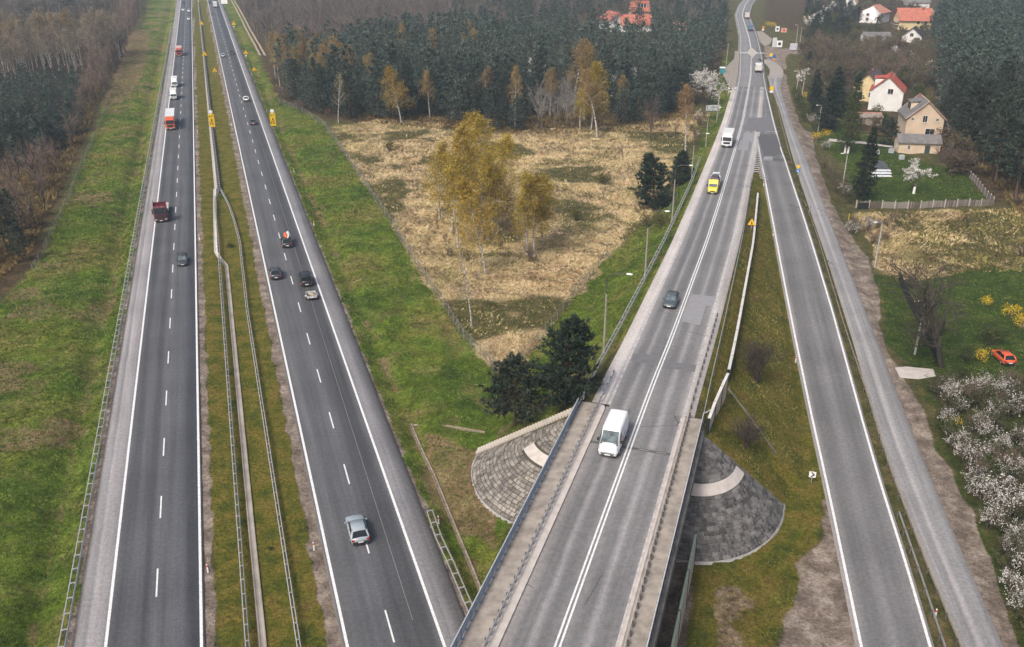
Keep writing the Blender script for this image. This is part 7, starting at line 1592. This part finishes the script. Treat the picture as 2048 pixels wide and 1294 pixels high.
# bus shelter and boards at the junction
p = on_ground(1444, 147); r = empty('bus_shelter', p, -.2, 'teal bus shelter with white roof beside the pavement', 'bus shelter')
mb = MB(); mb.box(-1.1, 1.1, -1.6, 1.6, 2.3, 2.45); mb.build('roof', WSIGN, r)
TE = pmat('teal_panel', (.03, .25, .3), .4, .1)
for a in ((-1.0, 1.0, -1.5, -1.45), (-1.0, 1.0, 1.45, 1.5), (-1.0, -.95, -1.45, 1.45)): mb = MB(); mb.box(*a, .1, 2.3); mb.build('wall_panel', TE, r)
def boardthing(name, label, px, py, w, h, z0, mat, mark=None, cat='sign'):
    p = on_ground(px, py); r = empty(name, p, 0, label, cat); mb = MB(); mb.box(-w / 2, w / 2, -.08, .08, z0, z0 + h); mb.build('board', mat, r)
    for x in (-w * .4, w * .4): mb = MB(); mb.tube([(x, .12, -.1), (x, .12, z0 + h * .8)], .06, 6); mb.build('post', GALV_D, r)
    if mark: mb = MB(); plate(mb, disc(min(w, h) * .28, 0, z0 + h * .5), -.1, -.082); mb.build('emblem', mark, r)
    return r
boardthing('advertising_board', 'white advertising board with dark round emblem at the junction', 1558, 97, 2.6, 3.0, .6, WSIGN, BSIGN)
boardthing('advertising_board', 'tall narrow white totem left of the emblem board', 1548, 96, 2.0, 4.4, .3, pmat('pale_totem', (.6, .62, .6), .5, .15), None)
boardthing('advertising_board', 'small white board beyond the far forecourt', 1554, 66, 2.2, 2.6, .8, WSIGN, BSIGN)
boardthing('advertising_board', 'white board with red top beyond the far forecourt', 1567, 68, 3.0, 2.2, .8, pmat('red_white_board', (.75, .4, .35), .5, .2), RSIGN)
boardthing('advertising_board', 'white and purple board right of the emblem board', 1586, 102, 3.4, 3.0, .3, pmat('mauve_board', (.6, .58, .66), .5, .25), None)
boardthing('advertising_board', 'white board half hidden by trees left of the far road', 1446, 56, 3.0, 4.0, 1.0, WSIGN, None)
boardthing('direction_board', 'small white direction board beside the far right carriageway', 449.5, 12, 4.5, 2.6, 1.5, WSIGN, None)
# ------------------------------------------------------------------ houses (local: X along the ridge, Y across, origin at the centre on the ground)
TILE_O = pmat('orange_tiles', (.62, .2, .12), .75, .12, .5); TILE_R = pmat('red_tiles', (.55, .1, .06), .7, .12, .5); TILE_S = pmat('salmon_tiles', (.66, .27, .18), .75, .12, .5); TILE_G = pmat('grey_slates', (.17, .16, .155), .85, .25, 1.2); TILE_B = pmat('brown_sheet', (.11, .07, .065), .6, .15, .6); TILE_K = pmat('black_roof', (.03, .032, .036), .6, .1)
def tile_mat(name, c, period=.38):
    m, nt, b = nodes_of(name); tc = N(nt, 'ShaderNodeTexCoord'); w = N(nt, 'ShaderNodeTexWave', wave_type='BANDS', bands_direction='X', inp={'Scale': .5 / period, 'Distortion': .3, 'Detail': 1}); L(nt, tc.outputs['Object'], w.inputs['Vector'])
    w2 = N(nt, 'ShaderNodeTexWave', wave_type='BANDS', bands_direction='Y', inp={'Scale': .5 / period, 'Distortion': .2}); L(nt, tc.outputs['Object'], w2.inputs['Vector'])
    n1 = noise(nt, tc.outputs['Object'], .9, 4); c1 = ramp(nt, n1.outputs['Fac'], [(.3, tuple(x * .6 for x in c)), (.6, c)]).outputs[0]
    L(nt, mixc(nt, 1.0, c1, ramp(nt, w2.outputs['Fac'], [(0, .6), (.4, 1.0), (1, 1.12)]).outputs[0], 'MULTIPLY'), b.inputs['Base Color']); b.inputs['Roughness'].default_value = .75
    bp = N(nt, 'ShaderNodeBump', inp={'Strength': .6, 'Distance': .06}); L(nt, w.outputs['Fac'], bp.inputs['Height']); L(nt, bp.outputs[0], b.inputs['Normal']); return m
TILE_O = tile_mat('orange_tiles_rows', (.52, .17, .11)); TILE_R = tile_mat('red_tiles_rows', (.5, .1, .06)); TILE_S = tile_mat('salmon_tiles_rows', (.56, .25, .17)); TILE_G = tile_mat('grey_slate_rows', (.2, .19, .185)); TILE_K = tile_mat('black_tile_rows', (.045, .045, .05))
WALL_W = pmat('white_render', (.72, .71, .69), .9, .08, .4); WALL_B = pmat('beige_render', (.62, .49, .36), .9, .1, .4); WALL_Y = pmat('yellow_render', (.68, .55, .3), .9, .1, .4); WALL_P = pmat('pink_render', (.62, .44, .38), .9, .1, .4); FRAME = pmat('window_frame', (.62, .6, .57), .6, .05); PANE = pmat('window_pane', (.02, .025, .03), .12, .1, spec=.8); BRICK = pmat('chimney_brick', (.3, .13, .1), .9, .2, 4); WOODB = pmat('brown_wood', (.16, .09, .06), .8, .2)
def window(r, x, y, z, w, h, axis, out, mat=None):
    """axis 'x': wall faces +-X; axis 'y': wall faces +-Y. Recessed pane in a proud frame"""
    fr = MB(); t = .1
    def bx(mb, a0, a1, z0, z1, d0, d1):
        d0, d1 = sorted((d0 * out, d1 * out))
        if axis == 'y': mb.box(x + a0, x + a1, y + d0, y + d1, z + z0, z + z1)
        else: mb.box(x + d0, x + d1, y + a0, y + a1, z + z0, z + z1)
    for a in ((-w / 2 - t, w / 2 + t, -t, 0), (-w / 2 - t, w / 2 + t, h, h + t), (-w / 2 - t, -w / 2, 0, h), (w / 2, w / 2 + t, 0, h), (-.03, .03, 0, h)): bx(fr, *a, .004, .07)
    f = fr.build('window', FRAME, r); mb = MB(); bx(mb, -w / 2, w / 2, 0, h, .006, .03); mb.build('pane', mat or PANE, f)
    mb = MB(); bx(mb, -w / 2 - .12, w / 2 + .12, -t - .06, -t, .004, .16); mb.build('sill', FRAME, f)
def gable_house(label, loc, rz, L_, W_, hw, hr, wall, roof, over=.45, windows=(), chimneys=(), dormer=None, trim=None, cat='house', name='house', hip=0.0, doors=()):
    r = empty(name, loc, rz, label, cat); l, w = L_ / 2, W_ / 2
    mb = MB()
    mb.add([(-l, -w, -.4), (l, -w, -.4), (l, w, -.4), (-l, w, -.4), (-l, -w, hw), (l, -w, hw), (l, w, hw), (-l, w, hw), (-l + hip, 0, hw + hr), (l - hip, 0, hw + hr)], [(0, 1, 5, 4), (2, 3, 7, 6), (1, 2, 6, 9, 5), (3, 0, 4, 8, 7), (0, 3, 2, 1), (4, 5, 9, 8), (6, 7, 8, 9)]); mb.build('wall', wall, r)
    k = hr / w; th = .16; rf = None
    for sy in (-1, 1):
        lo = l + over; mb = MB(); ye = sy * (w + over); ze = hw - over * k + .05; zt = hw + hr + .05
        hi = lo - hip * 1.1
        mb.hexa([(-lo, ye, ze), (lo, ye, ze), (hi, 0, zt), (-hi, 0, zt)] if sy < 0 else [(lo, ye, ze), (-lo, ye, ze), (-hi, 0, zt), (hi, 0, zt)], [(-lo, ye, ze + th), (lo, ye, ze + th), (hi, 0, zt + th), (-hi, 0, zt + th)] if sy < 0 else [(lo, ye, ze + th), (-lo, ye, ze + th), (-hi, 0, zt + th), (hi, 0, zt + th)])
        rf = mb.build('roof', roof, r)
        mb = MB(); mb.tube([(-lo, ye, ze + .02), (lo, ye, ze + .02)], .08, 6); mb.build('gutter', GALV_D, rf)
    mb = MB(); hi = l + over - hip * 1.1; mb.tube([(-hi, 0, hw + hr + .05 + th), (hi, 0, hw + hr + .05 + th)], .12, 6); mb.build('ridge', trim or roof, rf)
    if trim and not hip:
        for sx in (-1, 1):
            for sy in (-1, 1):
                mb = MB(); x = sx * (l + over + .03); mb.tube([(x, sy * (w + over), hw - over * k + .12), (x, 0, hw + hr + .14)], .11, 4); mb.build('verge_board', trim, r)
    for cx, cy, ch in chimneys:
        z0 = hw + hr * (1 - abs(cy) / w) - .3; mb = MB(); mb.box(cx - .35, cx + .35, cy - .3, cy + .3, z0, z0 + ch); mb.build('chimney', BRICK, rf)
    for ws in windows: window(r, *ws)
    for (x, y, w_, h_, axis, out, m) in doors:
        mb = MB(); d0, d1 = sorted((.005 * out, .06 * out))
        if axis == 'y': mb.box(x - w_ / 2, x + w_ / 2, y + d0, y + d1, 0, h_)
        else: mb.box(x + d0, x + d1, y - w_ / 2, y + w_ / 2, 0, h_)
        mb.build('door', m, r)
    if dormer:
        x0, dw, sy, f, mroof, mwall = dormer     # dormer on the sy slope, width dw, at ridge position x0
        zb = hw + .2; y1 = sy * w * f; zr = hw + hr * .86; d = MB(); yb = sy * w * .1
        mb = MB(); y0, y2 = sorted((y1, yb)); mb.box(x0 - dw / 2, x0 + dw / 2, y0, y2, zb, zr - .5); dm = mb.build('dormer', mwall, r)
        mb = MB(); a = sorted((sy * (w * f + .35), yb)); zz = (zr - .45, zr + .05) if sy > 0 else (zr + .05, zr - .45)
        za, zb2 = (zr + .12, zr - .42) if sy > 0 else (zr - .42, zr + .12)
        mb.hexa([(x0 - dw / 2 - .25, a[0], za), (x0 + dw / 2 + .25, a[0], za), (x0 + dw / 2 + .25, a[1], zb2), (x0 - dw / 2 - .25, a[1], zb2)], [(x0 - dw / 2 - .25, a[0], za + .14), (x0 + dw / 2 + .25, a[0], za + .14), (x0 + dw / 2 + .25, a[1], zb2 + .14), (x0 - dw / 2 - .25, a[1], zb2 + .14)]); mb.build('dormer_roof', mroof, dm)
        for xx in (x0 - dw * .22, x0 + dw * .22): mb = MB(); q = sorted((y1 + sy * .005, y1 + sy * .04)); mb.box(xx - dw * .17, xx + dw * .17, q[0], q[1], zb + .5, zr - .75); mb.build('dormer_window', PANE, dm)
    return r
def at(px, py): p = on_ground(px, py); return p
R90 = math.pi / 2
# beige house: ridge runs away from the camera, gable towards the road
gable_house('beige house with grey slate roof and gable towards the camera', at(1836, 268), R90 - .2, 11.5, 9.6, 5.7, 4.4, WALL_B, TILE_G, .5, trim=pmat('pinkish_trim', (.62, .42, .34), .7),
    windows=((-5.75, .2, 4.6, 1.1, 1.7, 'x', -1), (-5.75, 3.4, 5.0, .6, .7, 'x', -1), (-5.75, -3.0, 5.0, .6, .7, 'x', -1), (-5.75, -1.6, 1.2, 2.3, 1.6, 'x', -1)), chimneys=((3.4, .6, 1.6),), dormer=(.8, 4.2, 1, .72, TILE_G, WALL_B))
r = gable_house('low beige outbuilding with grey roof in front of the beige house', at(1832, 302), -.16, 10.2, 5.0, 2.7, 1.5, WALL_B, TILE_G, .35, windows=((-2.6, -2.5, 1.0, .5, 1.0, 'y', -1), (-5.1, -.6, 1.3, .6, .6, 'x', -1)), doors=((2.0, -2.5, 1.3, 2.1, 'y', -1, pmat('dark_green_door', (.05, .07, .07), .6)),), cat='outbuilding', name='outbuilding')
gable_house('white house with bright red roof and dark window in its gable', at(1770, 215), R90 - .42, 11, 9.8, 5.8, 4.3, WALL_W, TILE_R, .4, trim=TILE_R, windows=((-5.5, -1.0, 5.0, 1.5, 1.5, 'x', -1), (-2.5, 4.9, 3.2, 1.2, 1.4, 'y', 1)), chimneys=((1.0, -1.2, 1.6),), dormer=(0, 5.0, 1, .85, TILE_R, WALL_W))
o = gable_house('yellow walled house with brown sheet roof behind the red roofed one', at(1738, 196), R90 - .55, 13, 9, 4.6, 4.4, WALL_Y, TILE_B, .6, windows=((-6.5, 1.8, 1.5, 1.2, 1.4, 'x', -1), (-6.5, -1.5, 1.5, 1.2, 1.4, 'x', -1)), chimneys=((2.0, .5, 1.4),))
gable_house('weathered low shed with a red ridge below the white house', at(1736, 247), -.06, 6.4, 4.6, 2.3, .9, pmat('shed_wall', (.3, .25, .22), .9, .2), pmat('weathered_felt', (.3, .24, .21), .9, .25, .8), .2, trim=TILE_O, cat='shed', name='shed', doors=((1.0, -2.3, 1.0, 1.9, 'y', -1, WOODB),))
yh_ = gable_house('large yellow house with broad orange red roof at the upper right', at(1822, 58), -.12, 17, 12.5, 5.6, 5.4, WALL_Y, TILE_O, .9, windows=((1.5, -6.25, 3.4, 1.4, 1.4, 'y', -1), (5.5, -6.25, 3.4, 1.4, 1.4, 'y', -1), (3.5, -6.25, .8, 1.4, 1.4, 'y', -1), (-8.5, 1.6, 5.6, 1.4, 1.8, 'x', -1), (-8.5, -2.4, 5.6, 1.4, 1.8, 'x', -1), (-8.5, -1.5, 1.0, 1.6, 1.8, 'x', -1)), chimneys=((1.5, 1.2, 1.8), (5.0, -.6, 1.6), (4.3, -.9, 1.4)))
mb = MB(); mb.box(-10.3, -8.52, -5.5, 4.5, 2.9, 3.1); bal_ = mb.build('balcony', WALL_W, yh_)
for a_ in ((-10.3, -10.22, -5.5, 4.5), (-10.22, -8.52, -5.5, -5.42), (-10.22, -8.52, 4.42, 4.5)): mb = MB(); mb.box(*a_, 3.1, 4.1); mb.build('parapet', WOODB, bal_)
gable_house('white house with salmon hipped roof left of the large yellow house', at(1748, 44), R90 - .75, 14, 12, 6.0, 3.6, WALL_W, TILE_S, .8, windows=((-7, 1.5, 4.0, 1.6, 1.3, 'x', -1), (-7, 1.5, 1.2, 1.6, 1.6, 'x', -1), (-3, 6, 1.0, 2.0, 2.0, 'y', 1), (1, 6, 1.0, 1.4, 1.6, 'y', 1)), hip=3.0, chimneys=((0, 1.0, 1.4),))
gable_house('far salmon roof cut by the upper border left of the hipped house', at(1697, 18), R90 - .4, 11, 10, 5.0, 4.0, WALL_W, TILE_S, .6, windows=((-5.5, 0, 3.5, 1.4, 1.4, 'x', -1),))
gable_house('grey roofed house behind the large yellow one at the upper border', at(1828, 18), -.1, 16, 11, 5.0, 4.2, WALL_W, TILE_G, .6, windows=((0, -5.5, 3, 1.4, 1.4, 'y', -1),))
gable_house('small white house with black roof below the large yellow one', at(1824, 84), R90 - .5, 9.5, 9.0, 3.4, 3.8, WALL_W, TILE_K, .7, windows=((-4.75, .2, 3.2, 1.5, 1.5, 'x', -1), (-4.75, -2.6, 1.0, 1.4, 1.4, 'x', -1)))
gable_house('long low grey roofed shed left of the black roofed house', at(1750, 82), -.05, 13, 6, 2.4, 1.6, pmat('pale_shed_wall', (.6, .6, .58), .9, .1), TILE_G, .4, cat='shed', name='shed', doors=((-3.0, -3.0, 2.4, 2.0, 'y', -1, WOODB),))
gable_house('white gabled house with orange roof beyond the centre pines', at(1226, 60), R90 + .35, 13, 10.5, 6.2, 3.2, WALL_W, TILE_O, .9, windows=((-6.5, 1.5, 4.0, 1.4, 1.4, 'x', -1), (-6.5, -2.0, 4.0, 1.4, 1.4, 'x', -1)))
gable_house('long orange roofed wing right of the white gabled house', at(1270, 62), .02, 16, 10, 3.8, 4.4, WALL_W, TILE_O, .7, windows=((2, -5, 1.2, 1.6, 1.4, 'y', -1), (-4, -5, 1.2, 1.6, 1.4, 'y', -1)))
gable_house('far house with steep red roof and white dormer at the upper border', at(1277, 32), .1, 11, 9, 3.6, 5.2, WALL_P, TILE_O, .7, windows=((0, -5, 1.4, 1.6, 1.5, 'y', -1), (-4, -5, 1.4, 1.6, 1.5, 'y', -1)), dormer=(2.2, 4.0, -1, .7, TILE_R, WALL_W))
gable_house('small pinkish house half hidden by pines left of the far road', at(1359, 72), 0, 10, 8, 3.6, 3.2, WALL_P, TILE_S, .5, windows=((0, -4, 1.2, 1.4, 1.4, 'y', -1), (-3, -4, 1.2, 1.4, 1.4, 'y', -1)))
def haze_box(density):
    m = bpy.data.materials.new('haze'); m.use_nodes = True; nt = m.node_tree; nt.nodes.clear()
    out = nt.nodes.new('ShaderNodeOutputMaterial'); pv = nt.nodes.new('ShaderNodeVolumePrincipled')
    pv.inputs['Color'].default_value = (.66, .83, 1.0, 1); pv.inputs['Density'].default_value = density; pv.inputs['Anisotropy'].default_value = 0.0
    nt.links.new(pv.outputs[0], out.inputs['Volume'])
    mb = MB(); mb.box(-7500, 7500, -800, 7500, -4, 62)
    o = mb.build('haze', m); tag(o, kind='stuff', label='pale blue haze thickening towards the far woods'); 
    return o
haze_box(0.00021)
